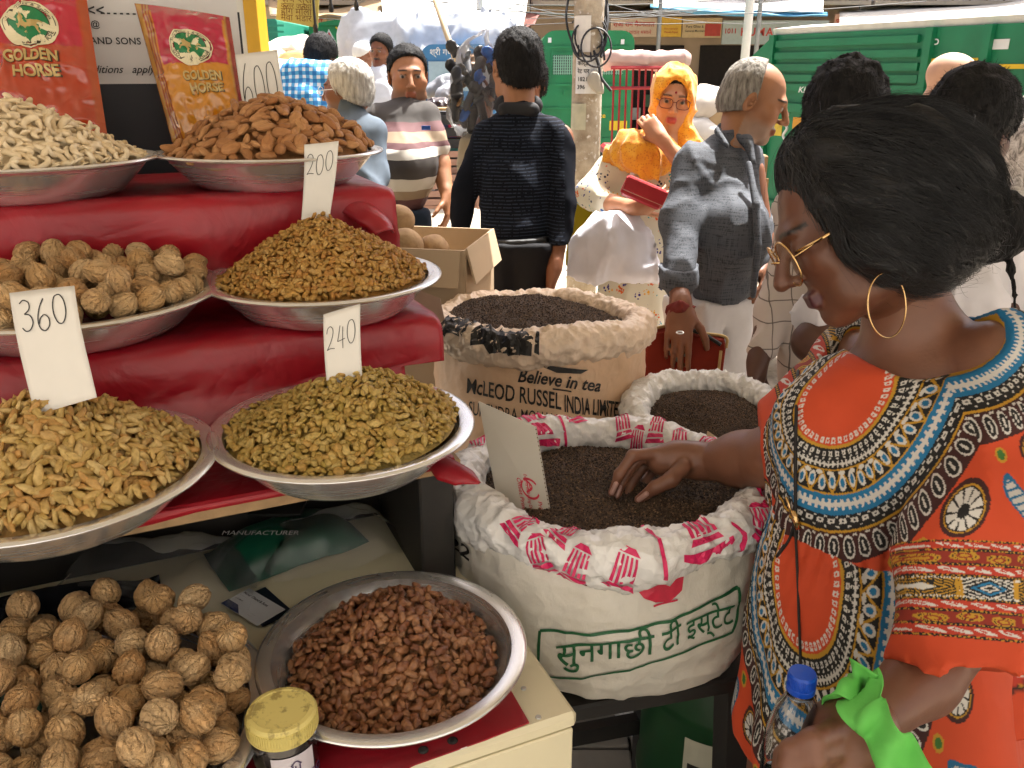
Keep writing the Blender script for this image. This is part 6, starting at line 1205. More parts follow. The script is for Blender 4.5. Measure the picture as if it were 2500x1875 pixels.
sh = SDF(); sh.cone(J(2140, 640), J(2420, 600), r(75), r(75), .06); sh.chain([J(2290, 740), J(2290, 900), J(2290, 1100)], [r(150), r(140), r(140)], .06, flat=((.7, .5, 0), .75)); sh.chain([J(2140, 670), J(2010, 770, -.04)], [r(72), r(62)], .04); sh.chain([J(2430, 640), J(2480, 760)], [r(66), r(58)], .04); sh.cut(J(2290, 1180), (0, 0, -1)); sh.cone(J(2310, 590), J(2325, 560), r(70), r(60), .04)
q.add('tshirt', sh, .009, cloth('white_tshirt', srgb('#d6d3d6')), folds(.012, 8, (1, 1, .6), 41, .5)); q.legs(J(2240, 1250), J(2340, 1250), r(95), .085, .07, m=cloth('blue_jeans', srgb('#27406e')), top=J(2290, 1170))
# ---------------------------------------------------------------- porter with the bundle of sandals
q = Person('person in a beige sleeve holding up a bundle, hidden by the man in black', 3.25, (1200, 420)); J, r = q.J, q.r
hd = Head(J(1285, 205, .1), (-.3, -.9, 0), sc=.95); body = SDF(); hd.sdf(J(1275, 300, .1), .058, body); arms = SDF(); arms.chain([J(1225, 340), J(1150, 420, -.02), J(1168, 320, -.04), J(1185, 296, -.05)], [.048, .042, .032, .027]); hand_sdf(arms, J(1182, 300, -.05), J(1190, 270, -.05)-J(1182, 300, -.05), (-1, 0, .2), 1, (.5, .5, .6, .6), side=1); arms.cone(J(1260, 330), J(1255, 480), .05, .05, .03); q.body([(body, .009, lambda v: hd.paint(v, SK['c'])), (arms, .008, SK['c'])]); q.add('hair', hd.hair(.012), .010, M_hair)
sh = SDF(); sh.cone(J(1222, 335, .03), J(1310, 330, .06), r(32), r(32), .04); sh.chain([J(1262, 370, .05), J(1258, 500, .05)], [r(56), r(54)], .04, flat=((0, 1, 0), .6)); sh.chain([J(1225, 345), J(1146, 418, -.02), J(1150, 355, -.03), J(1164, 325, -.04)], [r(30), r(28), r(24), r(20)], .03); q.add('shirt', sh, .011, cloth('beige_shirt', srgb('#aaa08c')), folds(.009, 9, (1, 1, .6), 44)); q.legs(J(1238, 560, .05), J(1282, 560, .05), r(36), .07, .06, m=cloth('grey_trousers', (0, 0, 0)))
# ================================================================ the woman reaching into the tea
q = Person('woman in an orange patterned kaftan reaching into the tea sack', 1.12, (2150, 1300)); WM = q; J, r = q.J, q.r
D0 = 1.12
SKW_SHADED = srgb('#66402e'); SKW2 = srgb('#7a513d')  # face tone darker than the limbs: its shade is put into the colour
camd = lambda x, u, f: x*_R+u*_U+f*_F
hfw = camd(-.86, -.46, .15); hup = camd(-.47, .87, .0)
hd = Head(J(2080, 548, -.05), hfw, hup, sc=.98)
def head_sdf(d):
    hd.sdf(None, d=d); d.chain([hd.w((0, -.03, -.05)), J(2215, 760, .0), J(2255, 850, .02)], [.050, .047, .056], .03); return d
TF = np.array([-.76, -.65, 0.]); TF /= np.linalg.norm(TF); TL = np.array([.65, -.76, 0.]); TL /= np.linalg.norm(TL)      # torso forward, her left
nk, chs, wst, hip, thg = J(2250, 880, .02), J(2165, 1060, .02), J(2092, 1275, .03), J(2120, 1480, .05), J(2130, 1760, .08)
shL, shR = J(2430, 880, -.08), J(2085, 880, .20)
bd = SDF(); head_sdf(bd)
tor = SDF()
tor.cone(shL, shR, .045, .045, .04); tor.chain([J(2215, 960, .02), chs, wst, hip], [.085, .098, .084, .10], .06, flat=(TF, .80)); tor.chain([hd.w((0, -.03, -.05)), J(2215, 760, .0), nk], [.048, .046, .058], .04)
for sgn in (-1, 1): tor.ell(chs+TL*sgn*.058+TF*.062+np.array([0, 0, .01]), (.05, .05, .055), None, .04)
# thighs and legs
for sgn, p0 in ((-1, hip), (1, hip)):
    a = hip+TL*sgn*.066+np.array([0, 0, -.05]); k_ = a+TF*.03; k_ = np.array([k_[0], k_[1], .48]); f_ = np.array([a[0], a[1], .07]); tor.chain([a, k_, f_], [.084, .060, .038], .03); tor.cone(f_+np.array([0, 0, -.03]), f_+TF*.15+np.array([0, 0, -.045]), .036, .028, .02)
# near arm: shoulder, elbow inside the sleeve, forearm to the bottle
elL, wrL = J(2390, 1480, -.16), J(2105, 1772, -.235)
tor.chain([shL, J(2440, 1230, -.16), elL, J(2250, 1660, -.185), wrL], [.046, .042, .040, .037, .028], .02)
# far arm: shoulder, elbow, wrist over the sack
elR, wrR = J(1905, 1118, .15), J(1716, 1128, .255)
tor.chain([shR, J(1990, 1010, .16), elR, J(1810, 1122, .21), wrR], [.050, .048, .049, .043, .028], .02)
armR = SDF(); JR = lambda x, y, dd=0: P(x, y, 1.385+dd)
armR.chain([J(1890, 1120, .165), J(1810, 1122, .21), wrR], [.048, .0425, .0285], .01, flat=(_F, .95)); armR.ell(JR(1650, 1122, -.005), (.046, .026, .029), np.column_stack([camd(-.95, -.15, .0), camd(0, .2, 1.), camd(.15, -.95, .1)]), .02); armR.cone(wrR, JR(1650, 1120), .026, .027, .015)
for ch, rr in (([(1612, 1106, -.01), (1545, 1112, -.02), (1512, 1158, -.025), (1494, 1203, -.02)], (.0115, .0098, .0086, .0066)), ([(1612, 1112, .012), (1556, 1122, .01), (1524, 1165, 0), (1506, 1210, -.005)], (.0115, .0100, .0088, .0068)), ([(1618, 1120, .030), (1572, 1136, .034), (1545, 1172, .026), (1530, 1210, .016)], (.011, .0095, .0084, .0066)), ([(1630, 1128, .045), (1596, 1146, .050), (1575, 1176, .044), (1562, 1204, .034)], (.010, .0085, .0076, .006)), ([(1668, 1140, -.035), (1636, 1172, -.045), (1600, 1190, -.045), (1560, 1220, -.035)], (.0135, .0125, .0108, .0078))):
    armR.chain([JR(*c) for c in ch], rr, .006)
handL = SDF(); JL = lambda x, y, dd=0: P(x, y, .865+dd)
handL.cone(wrL, JL(2075, 1790), .029, .034, .015); handL.ell(JL(2070, 1800, .0), (.045, .032, .045), None, .02); handL.cone(JL(2100, 1770, .01), JL(2040, 1860, .0), .032, .034, .02)
for ch, rr in (([(2050, 1780, -.02), (1985, 1808, -.052), (1930, 1832, -.045), (1908, 1842, -.02)], (.0135, .0118, .0102, .0088)), ([(2050, 1825, -.02), (1985, 1850, -.055), (1925, 1868, -.048), (1904, 1874, -.02)], (.0135, .0118, .0102, .0088)), ([(2045, 1870, -.015), (1985, 1895, -.05), (1930, 1910, -.044), (1908, 1914, -.018)], (.013, .0112, .0098, .008)), ([(2040, 1915, -.01), (1985, 1935, -.04), (1935, 1948, -.034), (1915, 1952, -.012)], (.012, .0105, .009, .007)), ([(2085, 1775, .02), (2040, 1770, .05), (1990, 1790, .06), (1950, 1815, .05)], (.015, .013, .0115, .009))):
    handL.chain([JL(*c) for c in ch], rr, .006)
def wskin(v): 
    c = hd.paint(v, SKW_SHADED, lips=srgb('#4c2329'), brow=(.006, .004, .004), eyes=False); L = hd.loc(v); ex = np.abs(L[:, 0])-.031; m = np.clip((.0025-np.abs(L[:, 2]+.001-ex**2*12))/.0015, 0, 1)*(np.abs(ex) < .017)*(L[:, 1] > .075); c = c*(1-m[:, None])+np.array([.004, .003, .003])*m[:, None]; return c
def hskin(tips):
    def fn(v):
        c = np.tile(np.asarray(SKW2), (len(v), 1))
        for t in tips:
            dd = np.linalg.norm(v-t, axis=1); m = np.clip((.013-dd)/.006, 0, 1)[:, None]; c = c*(1-m*.5)+np.array(srgb('#9a6a58'))*m*.5
        return c
    return fn
q.body([(bd, .0035, wskin), (tor, .008, SKW2), (armR, .0026, hskin([JR(1494, 1203, -.02), JR(1506, 1210, -.005), JR(1560, 1220, -.035)])), (handL, .003, hskin([JL(1908, 1842, -.03), JL(1904, 1874, -.03)]))], skin_mat('dark_skin', None, .42))
# finger nails
nm = mat('pale_nail', srgb('#b08a80'), .3)
for a_, b_ in (((1494, 1203, -.028), (1504, 1182, -.032)), ((1506, 1210, -.013), (1513, 1190, -.012)), ((1560, 1220, -.043), (1578, 1206, -.052))):
    s_ = SDF(); s_.cone(JR(*a_), JR(*b_), .0042, .0045, .002); q.add('finger_nail', s_, .0016, nm, pad=.006)
# ---------------------------------------------------------------- the kaftan
dr = SDF(); T = []
dr.cone(shL, shR, .056, .056, .05); dr.chain([J(2225, 960, .02), chs, wst+np.array([0, 0, .0]), hip, thg], [.10, .118, .114, .158, .195], .06, flat=(TF, .88))
for sgn in (-1, 1): dr.ell(chs+TL*sgn*.060+TF*.066+np.array([0, 0, .008]), (.062, .062, .066), None, .05)
slv = SDF(); slv.chain([shL+np.array([.01, 0, .0]), J(2440, 1080, -.13), J(2400, 1330, -.18), J(2350, 1690, -.20)], [.056, .074, .083, .088], .05, flat=(camd(.25, 0, 1.), .78))
slv.cut(P(2330, 1632, .90), camd(-.10, -.93, -.30)); 
slr = SDF(); slr.chain([shR, J(2010, 1000, .14), J(1935, 1095, .13), J(1830, 1118, .18)], [.06, .066, .070, .076], .04); slr.cut(J(1862, 1118, .165), camd(-.96, -.10, .25))
fold_t = folds(.0055, 9, (1, 1, .45), 51, .5); fold_s = folds(.010, 7, (1, 1, .35), 57, .45)
def dress_fn(X):
    a = dr(X); b_ = slv(X); c_ = slr(X)
    a = a+fold_t(X)*.8
    # gathered waist
    zz = X[..., 2]; g = np.exp(-((zz-wst[2])/.05)**2); ang = np.arctan2((X-wst)@TL, (X-wst)@TF); a = a+g*(.012+.0045*np.sin(ang*34))
    lo_ = np.clip((wst[2]-.06-zz)/.25, 0, 1); a = a-lo_*.012*np.sin(ang*9+2)
    b_ = b_+fold_s(X); k = .03; h = np.clip(.5+.5*(a-b_)/k, 0, 1); d = a+(b_-a)*h-k*h*(1-h); h = np.clip(.5+.5*(d-c_)/k, 0, 1); d = d+(c_-d)*h-k*h*(1-h)
    # neck opening: an oval hole through front and shoulders
    e = neckhole(X); return np.maximum(d, -e)
nkc = J(2240, 800, -.03); nax = np.column_stack([camd(.80, .60, 0.), camd(-.6, .8, 0.), camd(0, 0, 1.)])
def neckhole(X):
    v = (X-nkc)@nax; ra = np.where(v[..., 0] > 0, .072, .080); return (np.sqrt((v[..., 0]/ra)**2+(v[..., 1]/.060)**2)-1)*.055+np.maximum(v[..., 2]-.16, 0)
lo = np.minimum.reduce([dr.bounds(.02)[0], slv.bounds(.02)[0], slr.bounds(.02)[0]]); hi = np.maximum.reduce([dr.bounds(.02)[1], slv.bounds(.02)[1], slr.bounds(.02)[1]]); lo[2] = thg[2]-.16
def dcoarse(X): return np.minimum(np.minimum(dr(X), slv(X)), slr(X))
v, f = surfnet(dress_fn, lo, hi, .0066, 1, dcoarse, .03)
# hem of the dress
keep = v[f].mean(1)[:, 2] > thg[2]-.13; f = f[keep]
v, f = quadsplit(v, f); v = lap(v, f, .5); v = lap(v, f, .3); fn_ = np.cross(v[f[:, 2]]-v[f[:, 0]], v[f[:, 3]]-v[f[:, 1]]); fn_ /= np.linalg.norm(fn_, axis=1)[:, None]; tc = _C-v[f].mean(1); tc /= np.linalg.norm(tc, axis=1)[:, None]; fc_ = (fn_*tc).sum(1); fc_ = fc_*np.sign(np.median((fn_*(v[f].mean(1)-chs)).sum(1))); near = fc_ > -.2; fb = f[~near]; v, f = quadsplit(v, f[near]); f = np.vstack([f, fb])
C_or, C_bk, C_wh, C_ye, C_bl, C_rd, C_mr = (np.array(srgb(h)) for h in ('#c6461f', '#15120f', '#cfcac2', '#b98a22', '#1c6f9c', '#b53620', '#3a1410'))
def pat_disc(D, th, R0, C, px_):
    """printed rings; D distance from the medallion centre in metres, th angle"""
    def put_(m, col): C[m] = col
    U = D/R0
    def cell(n): a = th*n/(2*math.pi); return a-np.floor(a)-.5, n
    put_(U < .98, C_or)
    a, n = cell(46); rr = (U-.385)/.03; put_((U > .34) & (U < .43) & (np.abs(a) < .30) & (np.abs(rr) < .9), C_wh); put_((np.abs(a) < .12) & (np.abs(rr) < .4), C_or)
    put_((U > .43) & (U < .46), C_ye); put_((U > .46) & (U < .98), C_bk)
    a, n = cell(54); put_((np.abs(U-.505) < .022) & (np.abs(a) < .27), C_wh); put_((np.abs(U-.505) < .009) & (np.abs(a) < .10), C_bk); a, n = cell(54); put_((np.abs(U-.548) < .008) & (np.abs(a) < .16), C_wh)
    put_(np.abs(U-.60) < .010, C_wh); a, n = cell(90); put_((np.abs(U-.60) < .030) & (np.abs(a) < .20), C_wh)
    put_(np.abs(U-.652) < .008, C_ye)
    a, n = cell(24); tri = np.abs(a)*2; q_ = (U-.66)/.20; put_((q_ > 0) & (q_ < 1) & (np.abs(q_-tri) < .10), C_ye)
    for sh_, cc in ((0, .55), (.5, .45)):
        a2 = (th*24/(2*math.pi)+sh_); a2 = a2-np.floor(a2)-.5; e = (a2/.17)**2+((q_-cc)/.36)**2; put_((q_ > 0) & (q_ < 1) & (e < 1), C_wh); put_((q_ > 0) & (q_ < 1) & (e < .34), C_bl)
    a, n = cell(40); e = (a/.3)**2+((q_-.1)/.10)**2; put_((e < 1) & (q_ > 0), C_wh)
    put_(np.abs(U-.868) < .010, C_ye); put_((U > .875) & (U < 1.06), C_bl); put_(np.abs(U-.965) < .020, C_wh); a, n = cell(96); put_((np.abs(U-.965) < .050) & (np.abs(a) < .22), C_wh)
    put_((U >= 1.06) & (U < 1.20), C_bk); a, n = cell(64); put_((np.abs(U-1.115) < .022) & (np.abs(a) < .30), C_wh); put_((np.abs(U-1.115) < .008) & (np.abs(a) < .1), C_bk); put_((np.abs(U-1.165) < .007) & (np.abs(a) > .38), C_wh); put_((np.abs(U-1.075) < .007) & (np.abs(a) > .38), C_wh)
    put_(np.abs(U-1.21) < .012, C_ye)
    put_((U > 1.222) & (U < 1.50), C_mr); a, n = cell(60); e = (a/.36)**2+((U-1.36)/.115)**2; put_((U > 1.222) & (e < 1), C_wh); put_((U > 1.222) & (e < .62), C_bk); put_((U > 1.222) & (np.abs(a) < .06) & (np.abs(U-1.36) < .05), C_wh); put_((np.abs(U-1.245) < .010) & (np.abs(a) > .34), C_wh)
    # flowers and blue leaves out in the orange ground
    a, n = cell(13); w_ = a*2*math.pi*U/13*1.0; g = U-1.72; out = U > 1.5; put_(out & (U < 1.56) & (np.abs(a) < .5), C_or)
    e = (w_/.20)**2+(g/.21)**2; put_(out & (e < 1), C_mr); e2 = (w_/.165)**2+((g+.0)/.175)**2; put_(out & (e2 < 1), C_ye); put_(out & (e2 < .86), C_bk); fan = np.abs(np.sin(np.arctan2(w_, g)*5)); put_(out & (e2 < .74) & (fan > .35), C_wh); put_(out & ((w_/.05)**2+(g/.05)**2 < 1), C_bk)
    a3 = th*13/(2*math.pi)+.5; a3 = a3-np.floor(a3)-.5; w3 = a3*2*math.pi*U/13; g3 = U-2.03; e = ((w3-.05*np.sin(g3*9))/.10)**2+(g3/.26)**2; put_(out & (e < 1), C_bl*.7); put_(out & (e < .62) & (np.abs(np.sin(g3*50)) > .45), C_wh*.8)
    e = (w3/.06)**2+((U-1.62)/.07)**2; put_(out & (e < 1), C_ye); put_(out & (e < .4), np.array(srgb('#3a6a2a')))
    return C
def neck_dist(X):
    v = (X-nkc)@nax; return (np.sqrt((v[:, 0]/np.where(v[:, 0] > 0, .072, .080))**2+(v[:, 1]/.060)**2)-1)*.07, np.arctan2(v[:, 1], v[:, 0])
def pat_bands(u, w_):
    """sleeve borders: u metres above the hem, w_ metres around"""
    C = np.tile(C_or, (len(u), 1))
    def put_(m, c): C[m] = c
    def dots(u0, f=180): put_(np.abs(u-u0) < .0030, C_bk); put_((np.abs(u-u0) < .0015) & (np.mod(w_*f, 1) < .5), C_ye)
    def leaf(u0, u1): 
        put_((u > u0) & (u < u1), C_rd); k = (u-(u0+u1)/2)/(u1-u0); a = np.mod(w_*32+k*1.0, 1)-.5; e = (a/.30)**2+(k/.36)**2; put_((u > u0) & (u < u1) & (e < 1), C_wh); put_((u > u0) & (u < u1) & ((a/.13)**2+((k-.1)/.14)**2 < 1), C_rd)
    def scroll(u0, u1):
        put_((u > u0) & (u < u1), C_rd*.55); k = (u-(u0+u1)/2)/(u1-u0); a = np.mod(w_*24, 1)-.5; rr = np.sqrt((a*1.5)**2+((k-.16*np.sin(w_*24*math.pi))*1.4)**2); put_((u > u0) & (u < u1) & (np.abs(rr-.46) < .13), C_ye); put_((u > u0) & (u < u1) & (rr < .2), C_ye); put_((u > u0) & (u < u1) & (np.abs(rr-.46) < .022), C_bk)
    def geo(u0, u1):
        put_((u > u0) & (u < u1), C_bk); k = (u-u0)/(u1-u0); blk = np.floor(w_*14); a = np.mod(w_*14, 1)-.5; kk = np.abs(k-.5); IN = (u > u0) & (u < u1); dm = np.abs(a)+kk; ev = np.mod(blk, 2) == 0
        put_(IN & ev & (np.mod(dm*7, 1) < .4), C_ye); put_(IN & ev & (dm < .18), C_wh); put_(IN & ~ev & (np.mod(dm*6+.3, 1) < .38), C_wh); put_(IN & ~ev & (dm < .34) & (dm > .24), C_bl); put_(IN & (np.abs(np.abs(a)-.47) < .025), C_ye); put_(IN & (np.mod(a*24, 1) < .4) & (kk > .40), C_wh)
    dots(.068); leaf(.072, .090); dots(.094); scroll(.097, .122); dots(.125); leaf(.129, .146); dots(.150); geo(.153, .198); dots(.201); leaf(.205, .222); dots(.226); scroll(.229, .254); dots(.257); leaf(.261, .274); dots(.278)
    return C
def paint_dress(v):
    dT, dS, dRr = dr(v), slv(v), slr(v); rel = v-chs
    # torso coordinates: across = arc length from the centre line, up = height
    z = v[:, 2]; cx = np.interp(z, [thg[2], hip[2], wst[2], chs[2], nk[2]], [0, 0, 0, 0, 0]); ctr = np.stack([np.interp(z, [thg[2], hip[2], wst[2], chs[2], nk[2]], [p_[i] for p_ in (thg, hip, wst, chs, nk)]) for i in (0, 1)], 1); dxy = v[:, :2]-ctr; fw_, lt = dxy@TF[:2], dxy@TL[:2]; phi = np.arctan2(lt, fw_); s = phi*np.clip(np.hypot(lt, fw_), .115, .30); C = np.tile(C_or, (len(v), 1))
    m1 = m1c; D1 = np.hypot(s-m1[0], (z-m1[1])*.92); th1 = np.arctan2(z-m1[1], s-m1[0]); nd, nth = neck_dist(v); R0 = .128
    Dn = R0*.875+nd; useN = (Dn < D1); Dk = np.where(useN, Dn, D1); thk = np.where(useN, nth*.9, th1); up = z > wst[2]+.0
    Cu = pat_disc(Dk, thk, R0, C.copy(), s)
    m2 = m2c; D2 = np.hypot(s-m2[0], (z-m2[1])*.62); th2 = np.arctan2((z-m2[1])*.62, s-m2[0]); Cl = pat_disc(D2, th2, .122, C.copy(), s)
    # orange centre strip
    C = np.where(up[:, None], Cu, Cl);
    sl = (dS < dT-.004) & (dS < dRr); n_ = camd(-.10, -.93, -.30); n_ = n_/np.linalg.norm(n_); u = -((v-P(2330, 1632, .90))@n_); w_ = v@camd(.95, 0, .3); Cs = pat_bands(u*2.15, w_*1.7); far_ = u > .130
    C = np.where((sl & ~far_)[:, None], Cs, C)
    sr = (dRr < dT-.003) & (dRr < dS); n2 = camd(-.96, -.10, .25); u2 = -((v-J(1862, 1118, .165))@n2); w2 = v@camd(.0, .9, .4); Cr = pat_bands(u2*1.0+.038, w2); C = np.where((sr & (u2 < .16))[:, None], Cr, C)
    return C
def dress_st(px, py):
    """(across, up) of the first dress point under a picture point"""
    rr = ray(px, py); d = np.linspace(.8, 1.5, 500); X = _C+d[:, None]*rr; k = np.argmax(dress_fn(X) < 0); p_ = X[k]; ctr = np.array([np.interp(p_[2], [thg[2], hip[2], wst[2], chs[2], nk[2]], [g[i] for g in (thg, hip, wst, chs, nk)]) for i in (0, 1)]); dxy = p_[:2]-ctr; return math.atan2(dxy@TL[:2], dxy@TF[:2])*min(max(math.hypot(*dxy), .115), .3), p_[2]
m1c = dress_st(2055, 965); m2c = dress_st(1962, 1420)
print('medallions', m1c, m2c, len(v))
me = mk('kaftan', v, f, True); setcol(me, paint_dress(v)); link('kaftan', rebase(me, q.base), attrmat('kaftan_print', .8, bump=.15, bscale=700, bdist=.001, var=.05, vscale=14), q.e)
# back panel of the kaftan hanging below the sleeve
fl_ = SDF(); fl_.chain([J(2400, 1560, .0), J(2390, 1700, -.02), J(2420, 1800, -.03)], [.075, .080, .06], .04, flat=(camd(.2, .1, 1.), .35)); fl_.cut(P(2400, 1830, 1.08), camd(.25, -.95, 0)); me = blob(fl_, .006, 'back_panel', folds(.008, 9, (1, 1, .4), 61)); vv = verts(me); cc = np.tile(C_or, (len(vv), 1)); u_ = (vv-P(2400, 1830, 1.08))@camd(-.45, .9, 0); Cb = pat_bands(u_+.01, vv@camd(.9, .4, 0)); setcol(me, Cb); link('back_panel', rebase(me, q.base), attrmat('kaftan_print'), q.e)
# ---------------------------------------------------------------- hair
hr = SDF(); A_ = camd(.86, -.50, 0); B_ = camd(.5, .86, 0); HR = np.column_stack([A_, camd(0, 0, 1.), np.cross(A_, camd(0, 0, 1.))])
hr.ell(J(2205, 452, -.05), (.112, .096, .100), HR, .03); hr.ell(J(2065, 425, -.055), (.086, .082, .070), HR, .03); hr.ell(J(2272, 560, -.04), (.066, .084, .074), HR, .03); hr.ell(J(2205, 610, -.06), (.058, .088, .050), HR, .03)
hr.chain([J(2000, 428, -.06), J(2078, 478, -.11), J(2135, 570, -.125), J(2175, 640, -.12)], [.026, .034, .036, .022], .03); hr.cone(J(1990, 415, -.03), J(2075, 395, .0), .030, .06, .03)
fl3 = np.array([.85, .1, -.5])
def hdisp(X):
    a = (X@A_)*9; b_ = (X@HR[:, 2])*52+1.6*vnoise(X*14, 3); c_ = (X@HR[:, 1])*30; k = np.stack([a, b_, c_], -1); return .0075*vnoise(k, 71)+.0030*vnoise(k*2.3, 72)
hme = blob(hr, .0048, 'hair', hdisp, 1); hv = verts(hme)
# keep the face clear
def hair_long():
    g = N('long_black_hair'); nz = g.noise(300, 3, .6, stretch=(.10, .5, 1)); g.set(g.ramp(nz, [(.3, (.0025, .0025, .003)), (.75, (.012, .0118, .0125))]), .55); g.b.inputs['Specular IOR Level'].default_value = .35; g.b.inputs['Anisotropic'].default_value = .5; g.bump(nz, .5, .004); return g.m
M_long = hair_long(); g = N('hair_strand'); ge_ = g.n('ShaderNodeNewGeometry'); g.set(g.ramp(ge_.outputs['Random Per Island'], [(0, (.003, .003, .0035)), (.7, (.010, .0098, .0105)), (1, (.035, .034, .036))]), .42); g.b.inputs['Specular IOR Level'].default_value = .45; M_strand = g.m; ho = link('hair', rebase(hme, q.base), M_long, q.e)
def grad(fn, X, e=.002): return np.stack([fn(X+np.eye(3)[i]*e)-fn(X-np.eye(3)[i]*e) for i in range(3)], -1)/(2*e)
rg = np.random.default_rng(5); hfn = lambda X: hr(X)+hdisp(X)
def strands(n, steps, step, lift, wid, seeds=None, jit=.25, name='hair_strands'):
    sd0 = hv[rg.integers(len(hv), size=n)] if seeds is None else seeds; toc = (_C-sd0); nrm0 = grad(hr, sd0); vis = (nrm0*toc).sum(1) > -.35*np.linalg.norm(toc, axis=1); sd0 = sd0[vis]; n = len(sd0); p_ = sd0.copy(); path = [p_.copy()]; dj = rg.normal(size=(n, 3))*jit; lf = rg.uniform(0, 1, (n, 1))*lift
    tgt = J(2390, 650, .0)
    for k in range(steps):
        nn = grad(hr, p_); nn /= np.linalg.norm(nn, axis=1)[:, None]+1e-9; fd = (tgt-p_); fd /= np.linalg.norm(fd, axis=1)[:, None]; fd = fd*.7+A_*.8+dj; fd = fd-nn*(fd*nn).sum(1)[:, None]; fd /= np.linalg.norm(fd, axis=1)[:, None]+1e-9; p_ = p_+fd*step; dd = hr(p_); p_ = p_-nn*(dd-lf[:, 0]*(k/steps)**2-.003)[:, None]; dj = dj+rg.normal(size=(n, 3))*.05; path.append(p_.copy())
    Pth = np.stack(path, 1); t_ = np.gradient(Pth, axis=1); t_ /= np.linalg.norm(t_, axis=2)[..., None]+1e-9; vw = _C-Pth; s1 = np.cross(t_, vw); s1 /= np.linalg.norm(s1, axis=2)[..., None]+1e-9; s2 = np.cross(t_, s1); K = steps+1; wd = wid*np.linspace(1, .35, K)[None, :, None]*rg.uniform(.6, 1.2, (n, 1, 1))
    ring = np.stack([Pth+s1*wd, Pth-s1*wd*.5+s2*wd*.87, Pth-s1*wd*.5-s2*wd*.87], 2); idx = np.arange(n*K*3).reshape(n, K, 3); ff = np.stack([idx[:, :-1], np.roll(idx, -1, 2)[:, :-1], np.roll(idx, -1, 2)[:, 1:], idx[:, 1:]], -1).reshape(-1, 4); return link(name, mk(name, ring.reshape(-1, 3)-q.base, ff, True), M_strand, ho, kind='stuff')
strands(5200, 12, .010, .012, .00065); strands(700, 12, .009, .030, .00035, jit=.6)
# ---------------------------------------------------------------- spectacles, hoop, cord
gold = mat('gold_wire', srgb('#d8b27a'), .22, 1, var=0)
gl = MB(); gl.world = 1; ring_ = lambda sx, rx, rz, n=30: [hd.w((sx+rx*math.cos(a), .103-.12*abs(sx+rx*math.cos(a))**1.5*3, -.006+rz*math.sin(a))) for a in np.linspace(0, 2*math.pi, n)]
rims = [ring_(sx, .031, .031) for sx in (-.035, .035)]
for R_ in rims: gl.tube(R_, .0014, 8, cap=False)
gl.tube([hd.w((-.008, .104, .0)), hd.w((0, .112, .004)), hd.w((.008, .104, .0))], .0013, 6); gl.tube([hd.w((-.012, .103, .016)), hd.w((.012, .103, .016))], .0012, 6)
for sx in (-1, 1): gl.tube([hd.w((sx*.064, .092, .004)), hd.w((sx*.079, .06, .004)), hd.w((sx*.082, -.005, .008))], [.0018, .0022, .0026], 8)
gl.tube([hd.w((-.082, .06, .004)), hd.w((-.085, .10, .0))], .001, 4); go = gl.build('spectacles', gold, q.e, True)
for R_ in rims:
    b = MB(); b.world = 1; b.add(R_[:-1], [list(range(len(R_)-1))]); b.build('lens', mat('tinted_lens', srgb('#c9a98c'), .08, var=0, Alpha=.14), q.e).parent = q.e
hp = MB(); hp.world = 1; hc = J(2166, 745, -.135); hp.tube([hc+camd(.0315*math.cos(a), .0385*math.sin(a), .02*math.cos(a)) for a in np.linspace(0, 2*math.pi, 60)], .0011, 8, cap=False); hp.build('hoop_earring', gold, q.e, True)
cdm = mat('dark_cord', srgb('#1d1714'), .7); JD = lambda x, y: np.array(surf_pt(x, y))
def surf_pt(x, y, off=.004):
    rr = ray(x, y); d = np.linspace(.75, 1.6, 850); X = _C+d[:, None]*rr; hit = dress_fn(X) < 0; k = int(np.argmax(hit)); return (X[k] if hit.any() else P(x, y, 1.1))-rr*off
b = MB(); b.world = 1; b.tube(spline([JD(1948, 905), JD(1944, 1000), JD(1942, 1120), JD(1942, 1240), JD(1940, 1270)], 6), .0022, 6); b.tube(spline([JD(1940, 1270), JD(1946, 1380), JD(1950, 1500), JD(1955, 1630)], 6), .0018, 6); b.tube(spline([JD(1940, 1275), JD(1925, 1320), JD(1895, 1360), JD(1915, 1330)], 6), .0018, 6); b.build('drawstring', cdm, q.e, True)
b = MB(); b.world = 1; c = JD(1940, 1268); b.tube([c+camd(-.003, .012, -.003), c+camd(.004, -.012, -.004)], [.0045, .0045], 10); b.tube([c+camd(-.012, .030, -.003), c+camd(-.004, .005, -.004)], [.002, .002], 8); b.build('toggle', gold, q.e, True)
# ---------------------------------------------------------------- water bottle in her hand
bz = P(1957, 1664, .862); ax_ = camd(.04, 1, -.02); ax_ = np.array([0, 0.03, 1.]); ax_ /= np.linalg.norm(ax_); bb0 = bz-ax_*.205; bt = empty('water_bottle', bb0, label='clear plastic water bottle with a blue cap in her hand', cat='bottle'); bt.rotation_euler = Vector(ax_).to_track_quat('Z', 'Y').to_euler()
def pet():
    g = N('clear_pet'); g.set((.96, .97, 1.), .03, 0, Transmission_Weight=1.0, IOR=1.38); return g.m
b = MB(); prf = [(0, .004), (.026, 0), (.031, .006), (.031, .07), (.029, .075), (.031, .08), (.031, .125), (.0295, .14), (.022, .172), (.0135, .188), (.0125, .2), (.0118, .2), (.0125, .188), (.021, .171), (.0285, .14), (.030, .125), (.030, .01), (0, .008)]; b.lathe(prf, n=40, cap=False); b.build('bottle_body', pet(), bt, True)
b = MB(); prc = [(.0135, .194), (.0146, .195), (.0146, .2005), (.0142, .201), (.0142, .214), (.0132, .2165), (0, .217)]; b.lathe(prc, n=48, cap=False)
for k in range(48): a = 2*math.pi*k/48; b.box((.0143*math.cos(a), .0143*math.sin(a), .2075), (.0006, .0009, .0115), rotm(z=a))
